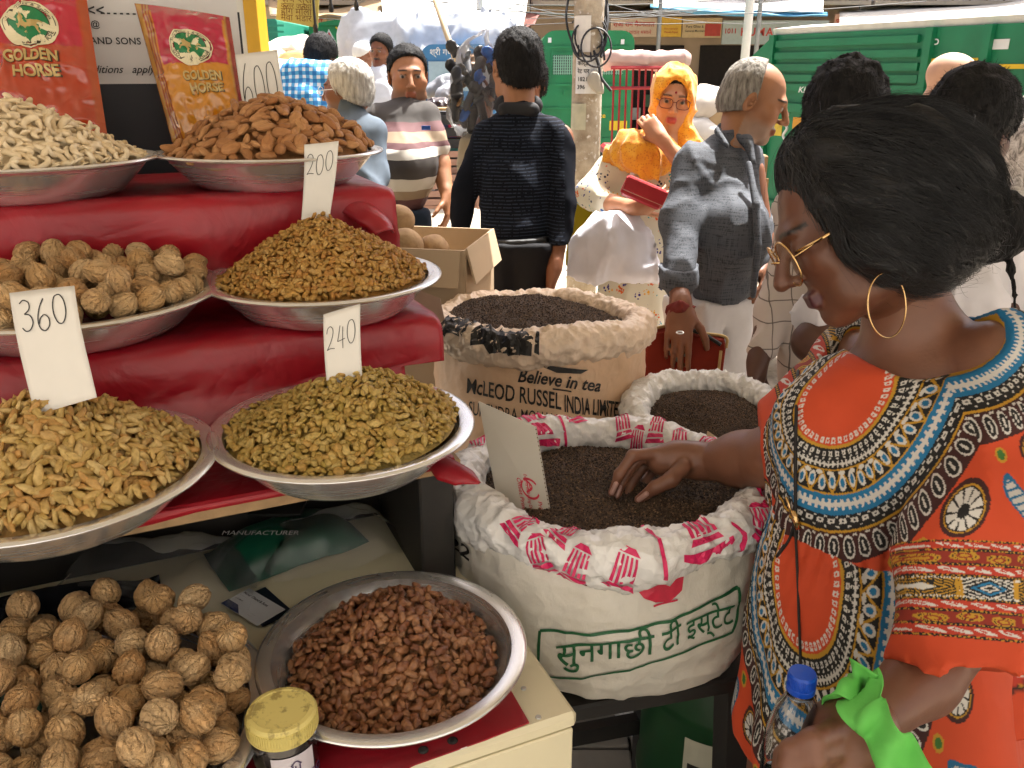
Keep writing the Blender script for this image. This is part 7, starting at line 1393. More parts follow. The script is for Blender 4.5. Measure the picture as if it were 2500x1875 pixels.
autosmooth(b.build('cap', mat('blue_cap', srgb('#0f49b8'), .35, var=.05), bt), 35)
b = MB(); b.lathe([(0, .01), (.0295, .01), (.0295, .062), (0, .062)], n=32); 
# ---------------------------------------------------------------- green carrier bag strap over her wrist
gb = [ (P(x, y, d_), w_) for x, y, d_, w_ in ((2040, 1760, .90, .036), (2046, 1690, .86, .040), (2080, 1664, .83, .040), (2130, 1672, .825, .040), (2105, 1720, .80, .042), (2130, 1760, .785, .042), (2170, 1815, .78, .04), (2215, 1880, .78, .042), (2270, 1960, .78, .05))]
pth = spline([g[0] for g in gb], 8); wd = np.interp(np.linspace(0, 1, len(pth)), np.linspace(0, 1, len(gb)), [g[1] for g in gb]); t_ = np.gradient(pth, axis=0); t_ /= np.linalg.norm(t_, axis=1)[:, None]; K = 9; vs_ = []
sdv = camd(.55, .75, -.35)
for i in range(len(pth)):
    s1 = sdv-t_[i]*(sdv@t_[i]); s1 /= np.linalg.norm(s1); s2 = np.cross(t_[i], s1)
    for k in range(K): u = k/(K-1)-.5; vs_.append(pth[i]+s1*u*wd[i]+s2*(.022*u*math.sin(i*.33)+.006*math.sin(i*.55+u*5)))
idx = np.arange(len(pth)*K).reshape(-1, K); ff = np.stack([idx[:-1, :-1], idx[:-1, 1:], idx[1:, 1:], idx[1:, :-1]], -1).reshape(-1, 4); gp = P(2215, 1880, .78)
ge_ = empty('carrier_bag', gp, label='lime green fabric carrier bag hung over her wrist', cat='bag'); o = link('strap', mk('strap', np.array(vs_)-gp, ff, True), cloth('lime_nonwoven', srgb('#6cc45c'), .8, .06, weave=900), ge_); m_ = o.modifiers.new('thick', 'SOLIDIFY'); m_.thickness = .0009
bgs = SDF(); bgs.ell(gp+np.array([.04, .0, -.17]), (.11, .04, .13)); q2 = blob(bgs, .01, 'bag_body', folds(.01, 9, (1, 1, .5), 3)); link('bag_body', rebase(q2, gp), cloth('lime_nonwoven', (0, 0, 0)), ge_)
# ================================================================ the street behind
M_gtruck = mat('green_truck_paint', srgb('#0f7048'), .5, var=.28, scale=2.2, bump=.03, bscale=8); M_gtruck2 = mat('green_van_paint', srgb('#127a48'), .5, var=.28, scale=2.2); M_gdark = mat('truck_dark', srgb('#20302a'), .6); M_wht = mat('white_paint', srgb('#d8d8d4'), .6, var=.05); M_yel = mat('yellow_tape', srgb('#d9b51c'), .5, var=.05); M_tyre = mat('tyre_rubber', (.02, .02, .02), .8); M_grey = mat('grey_metal', srgb('#8b8d8c'), .5, .3)
class Plane_:
    """an upright plane through two ground points; px() finds where a picture ray meets it"""
    def __init__(s, a, b): s.a = np.array([a[0], a[1], 0.]); s.e = np.array([b[0]-a[0], b[1]-a[1], 0.]); s.L = np.linalg.norm(s.e); s.e /= s.L; s.n = np.cross(s.e, [0, 0, 1.]); s.n = s.n if s.n@(_C-s.a) > 0 else -s.n
    def px(s, x, y): r_ = ray(x, y); k = ((s.a-_C)@s.n)/(r_@s.n); p = _C+r_*k; return (p-s.a)@s.e, p[2]
    def w(s, u, z, off=0.0): u = np.asarray(u, float); z = np.asarray(z, float); return s.a+np.multiply.outer(u, s.e)+np.multiply.outer(z, [0, 0, 1.])+s.n*off
    def fn(s, u0, z0, off): return lambda x, y: s.w(u0+np.asarray(x), z0+np.asarray(y), off)
    def slab(s, name, u0, u1, z0, z1, t0, t1, m, par=None, **kw):
        b_ = MB(); v = [s.w(u, z, t) for t in (t0, t1) for z in (z0, z1) for u in (u0, u1)]; b_.add(v, [[0, 1, 3, 2], [4, 6, 7, 5], [0, 4, 5, 1], [2, 3, 7, 6], [0, 2, 6, 4], [1, 5, 7, 3]]); return b_.build(name, m, par, **kw)
    def text(s, txt, x, y, x2, off, m, par, h=None, name='lettering', **kw):
        u0, z0 = s.px(x, y); u1, _ = s.px(x2, y); v, f = text_arrays(txt, **kw); v = v-v.min(0); k = (u1-u0)/v[:, 0].max(); v = v*k
        if h: v[:, 1] *= h/v[:, 1].max()
        p = s.w(u0+v[:, 0], z0+v[:, 1], off); return link(name, mk(name, p, f), m, par)
    def rect(s, name, x0, y0, x1, y1, t0, t1, m, par=None, **kw): u0, z1 = s.px(x0, y0); u1, z0 = s.px(x1, y1); return s.slab(name, u0, u1, z0, z1, t0, t1, m, par, **kw)
ID = empty('tmp'); bpy.data.objects.remove(ID)
# ---- long green truck at right
TA, TB = P(1885, 250, 7.6), P(2260, 250, 6.25); tp_ = Plane_(TA, TB); tr = empty('cargo_truck', (0, 0, 0), label='long green ribbed cargo truck parked across the right background', cat='truck')
zt_ = tp_.px(1890, 86)[1]; zb_ = tp_.px(1890, 505)[1]; uL = tp_.px(1812, 160)[0]; TL_ = 4.6; u9 = tp_.px(1890, 86)[0]
poly = [(uL, zb_), (TL_, zb_), (TL_, zt_+.0), (u9, zt_), (uL, tp_.px(1812, 160)[1])]
b = MB(); v = [tp_.w(u, z, 0) for u, z in poly]+[tp_.w(u, z, -1.5) for u, z in poly]; n = 5; b.add(v, [[0, 1, 2, 3, 4], [9, 8, 7, 6, 5]]+[[i, n+i, n+(i+1) % n, (i+1) % n] for i in range(n)]); b.build('cargo_body', M_gtruck, tr)
b = MB(); rp = [(-.02, zt_), (.0, zt_+.05), (-.4, zt_+.09), (-.75, zt_+.11), (-1.1, zt_+.09), (-1.5, zt_+.05)]; v = [tp_.w(u, z+.002, t) for u in (u9-.02, TL_+.02) for t, z in rp]; k = len(rp); b.add(v, [[i, i+1, k+i+1, k+i] for i in range(k-1)]+[list(range(k)), [k+i for i in range(k)][::-1]]); b.build('roof', mat('pale_roof', srgb('#c9c9c2'), .6), tr)
for y0 in (108, 137, 165, 190, 212):
    z = tp_.px(1900, y0)[1]; tp_.slab('side_rib', .0, tp_.px(2245, y0)[0], z-.028, z+.028, .001, .03, M_gtruck, tr)
for x0 in (1882, 2258, 2398, 2520): u = tp_.px(x0, 200)[0]; tp_.slab('post', u-.03, u+.03, zb_, zt_, .001, .045, M_gtruck, tr)
z = tp_.px(1900, 262)[1]; tp_.slab('side_rail', uL, TL_, z-.03, z+.04, .001, .05, M_gtruck, tr); tp_.slab('side_rail', uL, TL_, zb_, zb_+.06, .001, .05, M_gtruck, tr)
tp_.rect('reflective_tape', 2266, 143, 2390, 153, .002, .008, M_yel, tr); tp_.rect('reflective_tape', 2408, 157, 2520, 168, .002, .008, M_yel, tr)
M_wtx = mat('white_lettering', srgb('#e2e4e0'), .6)
tp_.text('KISHAN LAL           78356', 1956, 226, 2182, .034, M_wtx, tr, h=.05, weight=.01, shear=.2); tp_.text('P', 2276, 122, 2290, .004, M_wtx, tr); tp_.text('सड़क के लिए', 2404, 246, 2490, .004, M_wtx, tr)
tp_.rect('paper_notice', 1866, 288, 1908, 332, .002, .006, mat('yellow_notice', srgb('#cdb23a'), .6, var=.1), tr); tp_.rect('paper_notice', 1938, 286, 1966, 316, .002, .006, mat('orange_notice', srgb('#c9902a'), .6), tr); tp_.rect('paper_notice', 2428, 96, 2462, 120, .002, .006, M_wht, tr)
b = MB(); pts = [tp_.w(*tp_.px(1922-18*t+4*math.sin(t*40), 270+220*t), .006) for t in np.linspace(0, 1, 60)]; b.tube(pts, .012, 6); b.build('paint_drip', M_wht, tr)
tp_.rect('window', 2420, 180, 2446, 226, .002, .01, mat('dusty_glass', srgb('#5d6a62'), .3), tr)
def wheel(par, c, ax, R_=.28, w_=.16):
    z = np.asarray(ax, float); x = np.array([0, 0, 1.]); Rm = frame(x, z); o = MB(); o.lathe([(R_*.62, -w_/2), (R_*.95, -w_/2), (R_, -w_/3), (R_, w_/3), (R_*.95, w_/2), (R_*.62, w_/2), (R_*.62, -w_/2)], n=28, cap=False); o.v = [tuple(Rm@np.array(q_)+c) for q_ in o.v]; wo = o.build('wheel', M_tyre, par, True)
    o = MB(); o.lathe([(0, -.03), (R_*.2, -.04), (R_*.6, -.02), (R_*.6, .02), (R_*.2, .04), (0, .03)], n=20, cap=False); o.v = [tuple(Rm@np.array(q_)+c) for q_ in o.v]; o.build('rim', M_grey, wo, True)
for u in (.5, 3.6): wheel(tr, tp_.w(u, .28, -.12), tp_.n); wheel(tr, tp_.w(u, .28, -1.38), tp_.n)
tp_.slab('chassis', uL+.1, TL_, .28, zb_, -1.3, -.2, M_gdark, tr)
# ---- green van, rear towards us
def rear_box(name, x0, x1, ytop, ybot, d, label, depth, m, round_=.18):
    a, b_ = P(x0, 300, d), P(x1, 300, d); pl = Plane_((a[0], a[1]), (b_[0], b_[1])); e = empty(name, (0, 0, 0), label=label, cat='van' if 'van' in name else 'truck', group=None); W_ = pl.px(x1, 300)[0]; z1 = pl.px((x0+x1)/2, ytop)[1]; z0 = pl.px((x0+x1)/2, ybot)[1]
    prof_ = [(0, z0), (W_, z0), (W_, z1-round_)]+[(W_-round_*1.2*(1-math.cos(a_)), z1-round_+round_*math.sin(a_)) for a_ in np.linspace(.3, math.pi/2, 5)]+[(round_*1.2*(1-math.cos(a_)), z1-round_+round_*math.sin(a_)) for a_ in np.linspace(math.pi/2, .3, 5)]+[(0, z1-round_)]
    k = len(prof_); b2 = MB(); v = [pl.w(u, z, 0) for u, z in prof_]+[pl.w(u, z, -depth) for u, z in prof_]; b2.add(v, [list(range(k)), [k+i for i in range(k)][::-1]]+[[i, k+i, k+(i+1) % k, (i+1) % k] for i in range(k)]); b2.build('van_body', m, e)
    for u in (.18, W_-.18): wheel(e, pl.w(u, .27, -.35), pl.e, .27, .15); wheel(e, pl.w(u, .27, -depth+.5), pl.e, .27, .15)
    pl.slab('chassis', .15, W_-.15, .25, z0, -depth+.1, -.05, M_gdark, e); return pl, e, W_, z0, z1
pl, e, W_, z0, z1 = rear_box('delivery_van', 1322, 1540, 74, 352, 14.0, 'green van seen from the rear with two mesh windows, behind the utility pole', 2.6, M_gtruck2)
fr = .02
pl.slab('door_frame', 0.02, W_-.02, z0+.02, z0+.10, .001, .03, M_gtruck2, e); pl.rect('door_seam', 1432, 100, 1435, 345, .001, .006, M_gdark, e)
for xa, xb in ((1350, 1398), (1466, 1520)):
    pl.rect('window_frame', xa-5, 128, xb+5, 190, .001, .03, M_gtruck2, e); wo = pl.rect('window', xa, 135, xb, 182, .031, .034, mat('van_dark', srgb('#12241c'), .5), e)
    for i in range(9): x = xa+(xb-xa)*(i+.5)/9; pl.rect('mesh_wire', x-.9, 135, x+.9, 182, .036, .042, mat('wire_grey', srgb('#7fae94'), .5), wo)
    for i in range(7): y = 135+47*(i+.5)/7; pl.rect('mesh_wire', xa, y-.9, xb, y+.9, .043, .047, mat('wire_grey', (0, 0, 0)), wo)
for y in (112, 205, 262): pl.rect('body_rib', 1330, y, 1534, y+5, .001, .025, M_gtruck2, e)
pl.text('ance', 1448, 288, 1478, .004, mat('yellow_letter', srgb('#d8b321'), .5), e, weight=.02); pl.rect('hinge', 1376, 218, 1382, 232, .001, .05, M_gtruck2, e); pl.rect('paper_notice', 1488, 295, 1530, 318, .002, .006, M_yel, e)
pl.rect('number_mark', 1338, 92, 1346, 104, .002, .006, M_wtx, e); pl.rect('number_mark', 1516, 96, 1524, 108, .002, .006, M_wtx, e)
# ---- green trucks far left
pl, e, W_, z0, z1 = rear_box('delivery_truck', 772, 900, 62, 240, 17.0, 'small green truck with red warning triangles on its rear doors, far left', 3.0, M_gtruck2, .05)
b = MB(); b.add([pl.w(-.05, z1, .05), pl.w(W_+.05, z1, .05), pl.w(W_/2, z1+.10, .05), pl.w(-.05, z1, -3), pl.w(W_+.05, z1, -3), pl.w(W_/2, z1+.10, -3)], [[0, 1, 2], [5, 4, 3], [0, 2, 5, 3], [1, 4, 5, 2], [0, 3, 4, 1]]); b.build('roof', M_gtruck2, e)
for x in (804, 862):
    u, z = pl.px(x, 88); b = MB(); b.add([pl.w(u-.14, z-.13, .006), pl.w(u+.14, z-.13, .006), pl.w(u, z+.13, .006)], [[0, 1, 2]]); t = b.build('warning_triangle', M_wht, e); b = MB(); b.add([pl.w(u-.09, z-.10, .010), pl.w(u+.09, z-.10, .010), pl.w(u, z+.08, .010)], [[0, 1, 2]]); b.build('triangle_face', mat('sign_red', srgb('#b8242a'), .5), t); pl.text('A', x-4, 94, x+4, .014, M_wht, t)
    pl.rect('window', x-16, 105, x+14, 140, .002, .012, mat('van_dark', (0, 0, 0)), e)
pl.rect('door_seam', 832, 66, 834, 200, .001, .006, M_gdark, e)
b = MB(); b.tube(spline([pl.w(*pl.px(x, y), .02) for x, y in ((820, 66), (838, 84), (830, 110), (838, 140), (826, 175))], 6), .018, 6); b.build('yellow_rope', M_yel, e)
pl, e, W_, z0, z1 = rear_box('tipper_truck', 588, 698, 46, 240, 15.0, 'teal green open truck at the far left behind the yellow pillar', 3.0, mat('teal_paint', srgb('#1b8068'), .5, var=.1, scale=3), .03)
for y in (60, 75, 92): pl.rect('body_rib', 592, y, 694, y+5, .001, .03, mat('teal_paint', (0, 0, 0)), e)
# ---- blue tempo under a white tarpaulin
pl, e, W_, z0, z1 = rear_box('tempo_truck', 1035, 1210, 108, 300, 10.5, 'blue tempo truck loaded under a white tarpaulin, behind the men', 3.2, mat('tempo_blue', srgb('#2f6fa0'), .45, var=.12, scale=3), .12)
pl.rect('windscreen', 1046, 150, 1100, 222, .002, .02, mat('windscreen_glass', srgb('#8fa9b8'), .1), e); pl.rect('windscreen', 1112, 150, 1195, 222, .002, .02, mat('windscreen_glass', (0, 0, 0)), e); pl.rect('bumper', 1038, 245, 1205, 258, .002, .06, M_gdark, e); pl.text('श्री गणेश', 1050, 140, 1120, .006, M_wtx, e)
tq = SDF(); tq.cone(P(905, 105, 11.5), P(1190, 105, 11.5), .42, .34, .1); tq.cone(P(905, 160, 11.5), P(1060, 170, 11.5), .42, .40, .1); tq.ell(P(1180, 100, 11.2), (.5, .5, .35), None, .1); me = blob(tq, .05, 'tarpaulin', folds(.09, 2.6, (1, 1, .6), 5)); 
tt_ = link('tarpaulin', me, cloth('white_tarp', srgb('#b4bac2')), None, label='white tarpaulin over the load of the blue tempo', cat='tarpaulin')
pl2 = Plane_(P(895, 200, 11.4)[:2], P(1060, 200, 11.0)[:2]); pl2.rect('cargo_side', 898, 128, 1036, 260, -.4, -.02, mat('tempo_cargo', srgb('#2a3f5c'), .5), e)
# ---- white sacks on a cart, far left
sk = [((640, 150), 11, (.42, .3, .26)), ((705, 140), 11.2, (.45, .32, .28)), ((745, 175), 10.8, (.38, .3, .24)), ((665, 195), 10.6, (.5, .3, .22)), ((610, 185), 10.6, (.4, .3, .25)), ((795, 196), 10.7, (.36, .3, .22))]
lbs = ['white sack at the left end of the pile on the cart', 'largest white sack on top of the pile on the cart', 'tan tinted sack at the right of the pile on the cart', 'long white sack at the bottom front of the cart pile', 'white sack low at the far left of the cart pile', 'white sack low at the right end of the cart pile']
for i, ((x, y), d_, rr) in enumerate(sk):
    c = P(x, y, d_); s_ = SDF(); s_.ell((0, 0, 0), rr, rotm(y=.15*(-1)**i)); me = blob(s_, .035, 'grain_sack', folds(.03, 3.5, (1, 1, 1), i)); link('grain_sack', me, cloth('sack_white' if i != 2 else 'sack_tan', srgb('#d0c8b8') if i != 2 else srgb('#b08a5c')), None, c, label=lbs[i], cat='sack', group='sacks piled on the cart')
for i, (x, y, rr, col_, lb) in enumerate(((1722, 262, (.22, .2, .15), '#cfc6ba', 'pale sack standing behind the shoulder of the man in grey'), (1768, 300, (.2, .2, .2), '#b59a72', 'tan sack low behind the man in grey'), (1712, 330, (.25, .2, .16), '#d6d2ca', 'white sack low between the yellow scarf and the grey shirt'))):
    s_ = SDF(); s_.ell((0, 0, 0), rr, rotm(y=.2*(-1)**i)); link('grain_sack', blob(s_, .022, 'grain_sack', folds(.022, 5, (1, 1, 1), 7+i)), cloth('sack_mid%d' % i, srgb(col_)), None, P(x, y, 6.4), label=lb, cat='sack', group='sacks on the street behind the man in grey')
ksk = P(1735, 372, 6.4); bq = empty('crate_stand', (ksk[0], ksk[1], 0), label='wooden crate stand under the street sacks', cat='crate'); b = MB(); b.box((0, 0, ksk[2]/2), (.75, .5, ksk[2]), bev=.01); b.build('stand_body', mat('cart_wood', srgb('#8a6c48'), .8, var=.2), bq)
for k in range(4): b = MB(); b.box((0, -.262, .12+k*(ksk[2]-.1)/4), (.77, .02, .1)); b.build('slat', mat('cart_wood', (0, 0, 0)), bq)
hc_ = empty('hand_cart', P(690, 225, 10.9), label='wooden hand cart under the pile of white sacks', cat='cart'); hz_ = P(690, 225, 10.9)[2]; b = MB(); b.box((0, 0, -.06), (2.0, .9, .08)); b.build('deck', mat('cart_wood', srgb('#8a6c48'), .8, var=.2), hc_)
for sx in (-.7, .7):
    for sy in (-.5, .5): wheel(hc_, np.array([sx, sy, -hz_+.34]), (0, 1, 0), .34, .06)
for sx in (-.9, .9): b = MB(); b.box((sx, 0, -.06-(hz_-.1)/2), (.07, .8, hz_-.1)); b.build('trestle', mat('cart_wood', (0, 0, 0)), hc_)
# ---- utility pole with posters and cables
pc = P(1432, 250, 5.2); up_ = empty('utility_pole', (pc[0], pc[1], 0), label='dusty concrete utility pole with pasted bills and black cables', cat='pole')
def pole_mat():
    g = N('weathered_pole'); c = g.ramp(g.noise(6, 6, .65), [(.35, srgb('#8f7f68')), (.6, srgb('#b8ab95')), (.75, srgb('#cfc6b6'))]); c = g.mix(g.ramp(g.noise(25, 4), [(.6, (0, 0, 0)), (.68, (1, 1, 1))]), c, srgb('#d9d4ca')); g.set(c, .85); g.bump(g.noise(40, 4), .5, .01); return g.m
b = MB(); b.lathe([(.10, 0), (.095, 1.2), (.085, 3), (.07, 6.5)], n=20); b.build('shaft', pole_mat(), up_, True)
def pole_paper(px0, py0, px1, py1, m, lines, col):
    zt2, zb2 = PY(1432, py0, pc[1])[2], PY(1432, py1, pc[1])[2]; n = 9; a0 = math.asin(max(-1, min(1, (PY(px0, py0, pc[1])[0]-pc[0])/.1))); a1 = math.asin(max(-1, min(1, (PY(px1, py0, pc[1])[0]-pc[0])/.1))); rr = .101
    A = np.linspace(a0, a1, n); v = [(rr*math.sin(t), -rr*math.cos(t), z) for z in (zb2, (zb2+zt2)/2, zt2) for t in A]; b_ = MB(); b_.add(v, [[i*n+k, i*n+k+1, (i+1)*n+k+1, (i+1)*n+k] for i in range(2) for k in range(n-1)]); o = b_.build('pasted_bill', m, up_)
    for i, t in enumerate(lines):
        fnp = lambda x, y: np.column_stack([(rr+.002)*np.sin(a0+.15+x/rr), -(rr+.002)*np.cos(a0+.15+x/rr), zt2-(i+1)*(zt2-zb2)/(len(lines)+.6)+y]); lettering('lettering', t, fnp, col, o, size=(zt2-zb2)/(len(lines)+.6)*.75, weight=.015)
pole_paper(1405, 140, 1462, 228, M_wht, ['कार्ड', 'रेट पर', '1821', '396'], M_ink); pole_paper(1396, 252, 1428, 315, mat('faded_poster', srgb('#b9b69a'), .7, var=.2, scale=12), [], M_ink); pole_paper(1402, 40, 1440, 128, mat('torn_paper', srgb('#d9d5cc'), .8, var=.1), [], M_ink)
rg = np.random.default_rng(9); cab = mat('black_cable', (.015, .015, .016), .6)
for i in range(16):
    x0, y0 = rg.uniform(1408, 1470), -60; x1, L_ = x0+rg.normal()*14, rg.uniform(90, 210); bw = rg.normal()*18; pts = [P(x0+(x1-x0)*k/6+bw*math.sin(k*math.pi/6), y0+L_*k/6, 5.2-.13-.06*rg.uniform()) for k in range(7)]; b = MB(); b.world = 1; b.tube(spline(pts, 5), rg.choice([.005, .007, .010]), 5); b.build('cable', cab, up_)
for i in range(5):
    c = (1450+rg.normal()*8, 60+i*14); b = MB(); b.world = 1; R_ = rg.uniform(22, 40); b.tube([P(c[0]+R_*math.cos(a), c[1]+R_*1.3*math.sin(a), 5.04-.02*i) for a in np.linspace(0, 2*math.pi, 26)], .006, 5, cap=False); b.build('cable_coil', cab, up_)
b = MB(); b.world = 1; b.tube(spline([P(x, y, 5.02) for x, y in ((1448, 120), (1462, 160), (1468, 190), (1492, 222))], 6), .009, 6); b.build('cable', cab, up_)
s_ = SDF(); s_.cone(P(1452, 195, 5.05), P(1462, 218, 5.05), .05, .03, .02); me = blob(s_, .012, 'plastic_wrap', folds(.01, 14)); link('plastic_wrap', rebase(me, (pc[0], pc[1], 0)), cloth('grimy_plastic', srgb('#a9a394')), up_)
for dx, y0 in ():
    s_ = SDF(); s_.chain([P(1430+dx*.6, y0, 5.1), P(1425+dx*.8, y0+25, 5.1), P(1420+dx*.8, y0+60, 5.1)], [.03, .035, .02], .02); me = blob(s_, .012, 'hanging_rag', folds(.01, 14)); link('hanging_rag', rebase(me, (pc[0], pc[1], 0)), cloth('grimy_plastic', (0, 0, 0)), up_)
# ---- shop row
FP = Plane_((-16, 25), (20, 25)); FPz = 0
cols = [srgb('#b7a68c'), srgb('#c2b49c'), srgb('#a8927a'), srgb('#bdb3a6')]
bx = [(-16, -7, 'tan shop building with cluttered balconies at the far left', 6.5), (-7, .5, 'pale shop building behind the white tarpaulins', 7.5), (.5, 9.5, 'brown shop building with the red and yellow signs behind the pole', 7.0), (9.5, 20, 'cream shop building with corrugated awning above the long truck', 8.0)]
for i, (x0, x1, lb, hh) in enumerate(bx):
    e = empty('shop_building', ((x0+x1)/2, 25, 0), label=lb, cat='building', group='shop buildings along the street'); cx = (x0+x1)/2; b = MB(); b.box((0, 2.5, hh/2), (x1-x0-.03, 5, hh)); b.build('wall', mat('shop_wall%d' % i, cols[i], .9, var=.15, scale=1.5, bump=.3, bscale=6), e)
    nsh = int((x1-x0)/2.2)
    for k in range(nsh):
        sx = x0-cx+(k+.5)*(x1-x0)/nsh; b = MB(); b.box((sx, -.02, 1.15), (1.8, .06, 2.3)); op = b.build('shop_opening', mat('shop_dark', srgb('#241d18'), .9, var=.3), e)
        for j in range(5): b = MB(); b.box((sx-.7+j*.33, -.10, .5+.35*((k*3+j*7) % 5)/2), (.26, .12, .22+.1*((j*3+k) % 3))); b.build('stacked_goods', mat('goods%d' % ((j+k+i) % 6), [srgb(h) for h in ('#a8552a', '#c9b070', '#7a8a9a', '#8c2f2a', '#c8c4b4', '#4a6a4a')][(j+k+i) % 6], .7), op)
        b = MB(); b.box((sx, -.05, 4.2), (1.1, .08, 1.3)); wd_ = b.build('window', mat('window_dark', srgb('#3a3a38'), .3), e)
        for dx in (-.55, 0, .55): b = MB(); b.box((sx+dx, -.11, 4.2), (.07, .06, 1.36)); b.build('frame', mat('window_wood', srgb('#7a5a42'), .7), wd_)
        b = MB(); b.box((sx, -.13, 3.5), (1.3, .2, .07)); b.build('sill', mat('window_wood', (0, 0, 0)), wd_)
    b = MB(); b.box((0, -.45, 3.32), (x1-x0-.1, .9, .1)); b.build('balcony', mat('balcony_slab', srgb('#b0a490'), .9, var=.1), e)
    for k in range(int((x1-x0)/.45)): b = MB(); b.box((x0-cx+.3+k*.45, -.86, 3.65), (.04, .04, .6)); b.build('railing_bar', mat('rail_iron', srgb('#6a5a4a'), .7), e)
sp = Plane_((-16, 24.0), (20, 24.0))
def sign(x0, y0, x1, y1, m, texts, label):
    u0, z1 = sp.px(x0, y0); u1, z0 = sp.px(x1, y1); e = empty('shop_sign', (0, 0, 0), label=label, cat='sign', group='shop signs across the street'); sp.slab('board', u0, u1, z0, z1, -.06, 0, m, e); sp.slab('bracket', (u0+u1)/2-.03, (u0+u1)/2+.03, z0+.1, z0+.2, -1.2, -.06, M_grey, e)
    for t, xa, yb, xb, mm, kw in texts: sp.text(t, xa, yb, xb, .006, mm, e, **kw)
    return e
rdt = mat('red_letter', srgb('#a82018'), .6); 
sign(1492, 44, 1602, 90, mat('sign_cream', srgb('#c3aa8c'), .7, var=.1), [('राजा राम मैदनलाल', 1497, 66, 1598, rdt, dict(weight=.02)), ('56  दाल चावल मसाले', 1497, 84, 1590, rdt, dict())], 'cream shop sign with red Hindi lettering beside the pole')
sign(1612, 42, 1662, 90, mat('sign_yellow', srgb('#d2a53a'), .7, var=.1), [('Pure Namkeen', 1622, 72, 1655, rdt, dict()), ('Masala Papad', 1622, 82, 1655, rdt, dict())], 'small yellow shop sign between two cream ones')
sign(1668, 44, 1760, 92, mat('sign_tan', srgb('#bfa67c'), .7, var=.1), [('Pure Ghee &', 1675, 68, 1718, M_ink, dict(weight=.01)), ('General Merchant', 1672, 78, 1722, M_ink, dict(weight=.01))], 'tan shop sign for ghee and general goods'); sp.rect('red_patch', 1722, 58, 1758, 88, .002, .008, mat('patch_red', srgb('#a8382a'), .6), bpy.data.objects['shop_sign.002'])
sign(1766, 50, 2018, 108, mat('sign_pale', srgb('#a9b4b0'), .7, var=.08), [('1011', 1770, 82, 1796, rdt, dict(weight=.02)), ('KUMAR FOODS', 1808, 88, 2012, mat('red_letter2', srgb('#c2453a'), .6), dict(weight=.02, spacing=1.2))], 'long pale sign with large red capitals behind the white post')
sign(2040, 34, 2205, 74, mat('sign_rose', srgb('#c79a80'), .7, var=.08), [('SPECIAL HING POWDER', 2040, 58, 2194, rdt, dict(weight=.03)), ('NAND KISHORE RAM KISHORE', 2044, 71, 2176, M_ink, dict())], 'rose coloured sign with HING POWDER in red capitals')
sign(742, 44, 800, 70, mat('sign_tan', (0, 0, 0)), [('मेवा', 752, 64, 790, rdt, dict())], 'small tan sign at the far left above the trucks'); sign(890, 38, 935, 56, mat('sign_blue', srgb('#4f86a8'), .7), [('मसाले', 896, 52, 930, M_wtx, dict())], 'small blue sign far left above the tempo'); sign(840, 22, 880, 42, mat('sign_orange', srgb('#c8855a'), .7), [('दाल', 848, 38, 872, rdt, dict())], 'small orange sign far left under the wires')
# ---- tarpaulin awnings along the shops
def tarp(pxs, ds, m, label, sag=.15, seed=0):
    c = [P(x, y, d_) for (x, y), d_ in zip(pxs, ds)]; n = 24; U, Vv = np.meshgrid(np.linspace(0, 1, n), np.linspace(0, 1, n), indexing='ij'); p = (c[0]*(1-U[..., None])+c[1]*U[..., None])*(1-Vv[..., None])+(c[3]*(1-U[..., None])+c[2]*U[..., None])*Vv[..., None]; p[..., 2] -= sag*np.sin(np.pi*U)*np.sin(np.pi*Vv)+.06*vnoise(np.stack([U*6, Vv*6, U*0], -1), seed)
    idx = np.arange(n*n).reshape(n, n); f = np.stack([idx[:-1, :-1], idx[1:, :-1], idx[1:, 1:], idx[:-1, 1:]], -1).reshape(-1, 4); base = c[0]; o = link('shop_awning', mk('shop_awning', p.reshape(-1, 3)-base, f, True), m, None, base, label=label, cat='awning', group='awnings along the shops'); q_ = o.modifiers.new('thick', 'SOLIDIFY'); q_.thickness = .02; return o
M_tw, M_tb, M_tt = cloth('tarp_white', srgb('#d4d4d0'), .7), cloth('tarp_blue', srgb('#5f9cc0'), .6), cloth('tarp_tan', srgb('#a08a6c'), .8)
tarp([(1595, 22), (2010, 34), (2010, -60), (1595, -60)], (20, 20, 24, 24), M_tw, 'white awning above the long pale red-lettered sign', .2, 1); tarp([(1588, 18), (2020, 40), (2020, 30), (1588, 10)], (19.9, 19.9, 20.2, 20.2), M_tb, 'thin blue awning edge above the pale sign', .1, 2)
tarp([(2050, 70), (2500, 52), (2560, -20), (2050, 10)], (19, 18, 24, 24), mat('corrugated', srgb('#c9c7c0'), .6, .2), 'pale corrugated awning above the long truck', .05, 3); tarp([(1090, 62), (1275, 78), (1290, -20), (1060, -10)], (15, 15, 20, 20), M_tw, 'sagging white tarpaulin awning left of the pole', .5, 4); tarp([(940, 78), (1180, 50), (1180, -10), (930, -10)], (17, 17, 21, 21), M_tw, 'white tarpaulin awning above the tempo', .4, 5); tarp([(1150, 92), (1300, 62), (1320, 30), (1150, 40)], (18, 18, 22, 22), mat('maroon_tarp', srgb('#6a3a30'), .8), 'maroon tarpaulin awning behind the white one', .3, 6); tarp([(660, 44), (930, 30), (940, -40), (650, -40)], (20, 20, 24, 24), M_tt, 'tan awning at the far left above the trucks', .3, 7); tarp([(1470, 35), (1600, 30), (1600, -20), (1470, -20)], (22, 22, 24.2, 24.2), M_tt, 'tan awning just right of the utility pole', .2, 8)
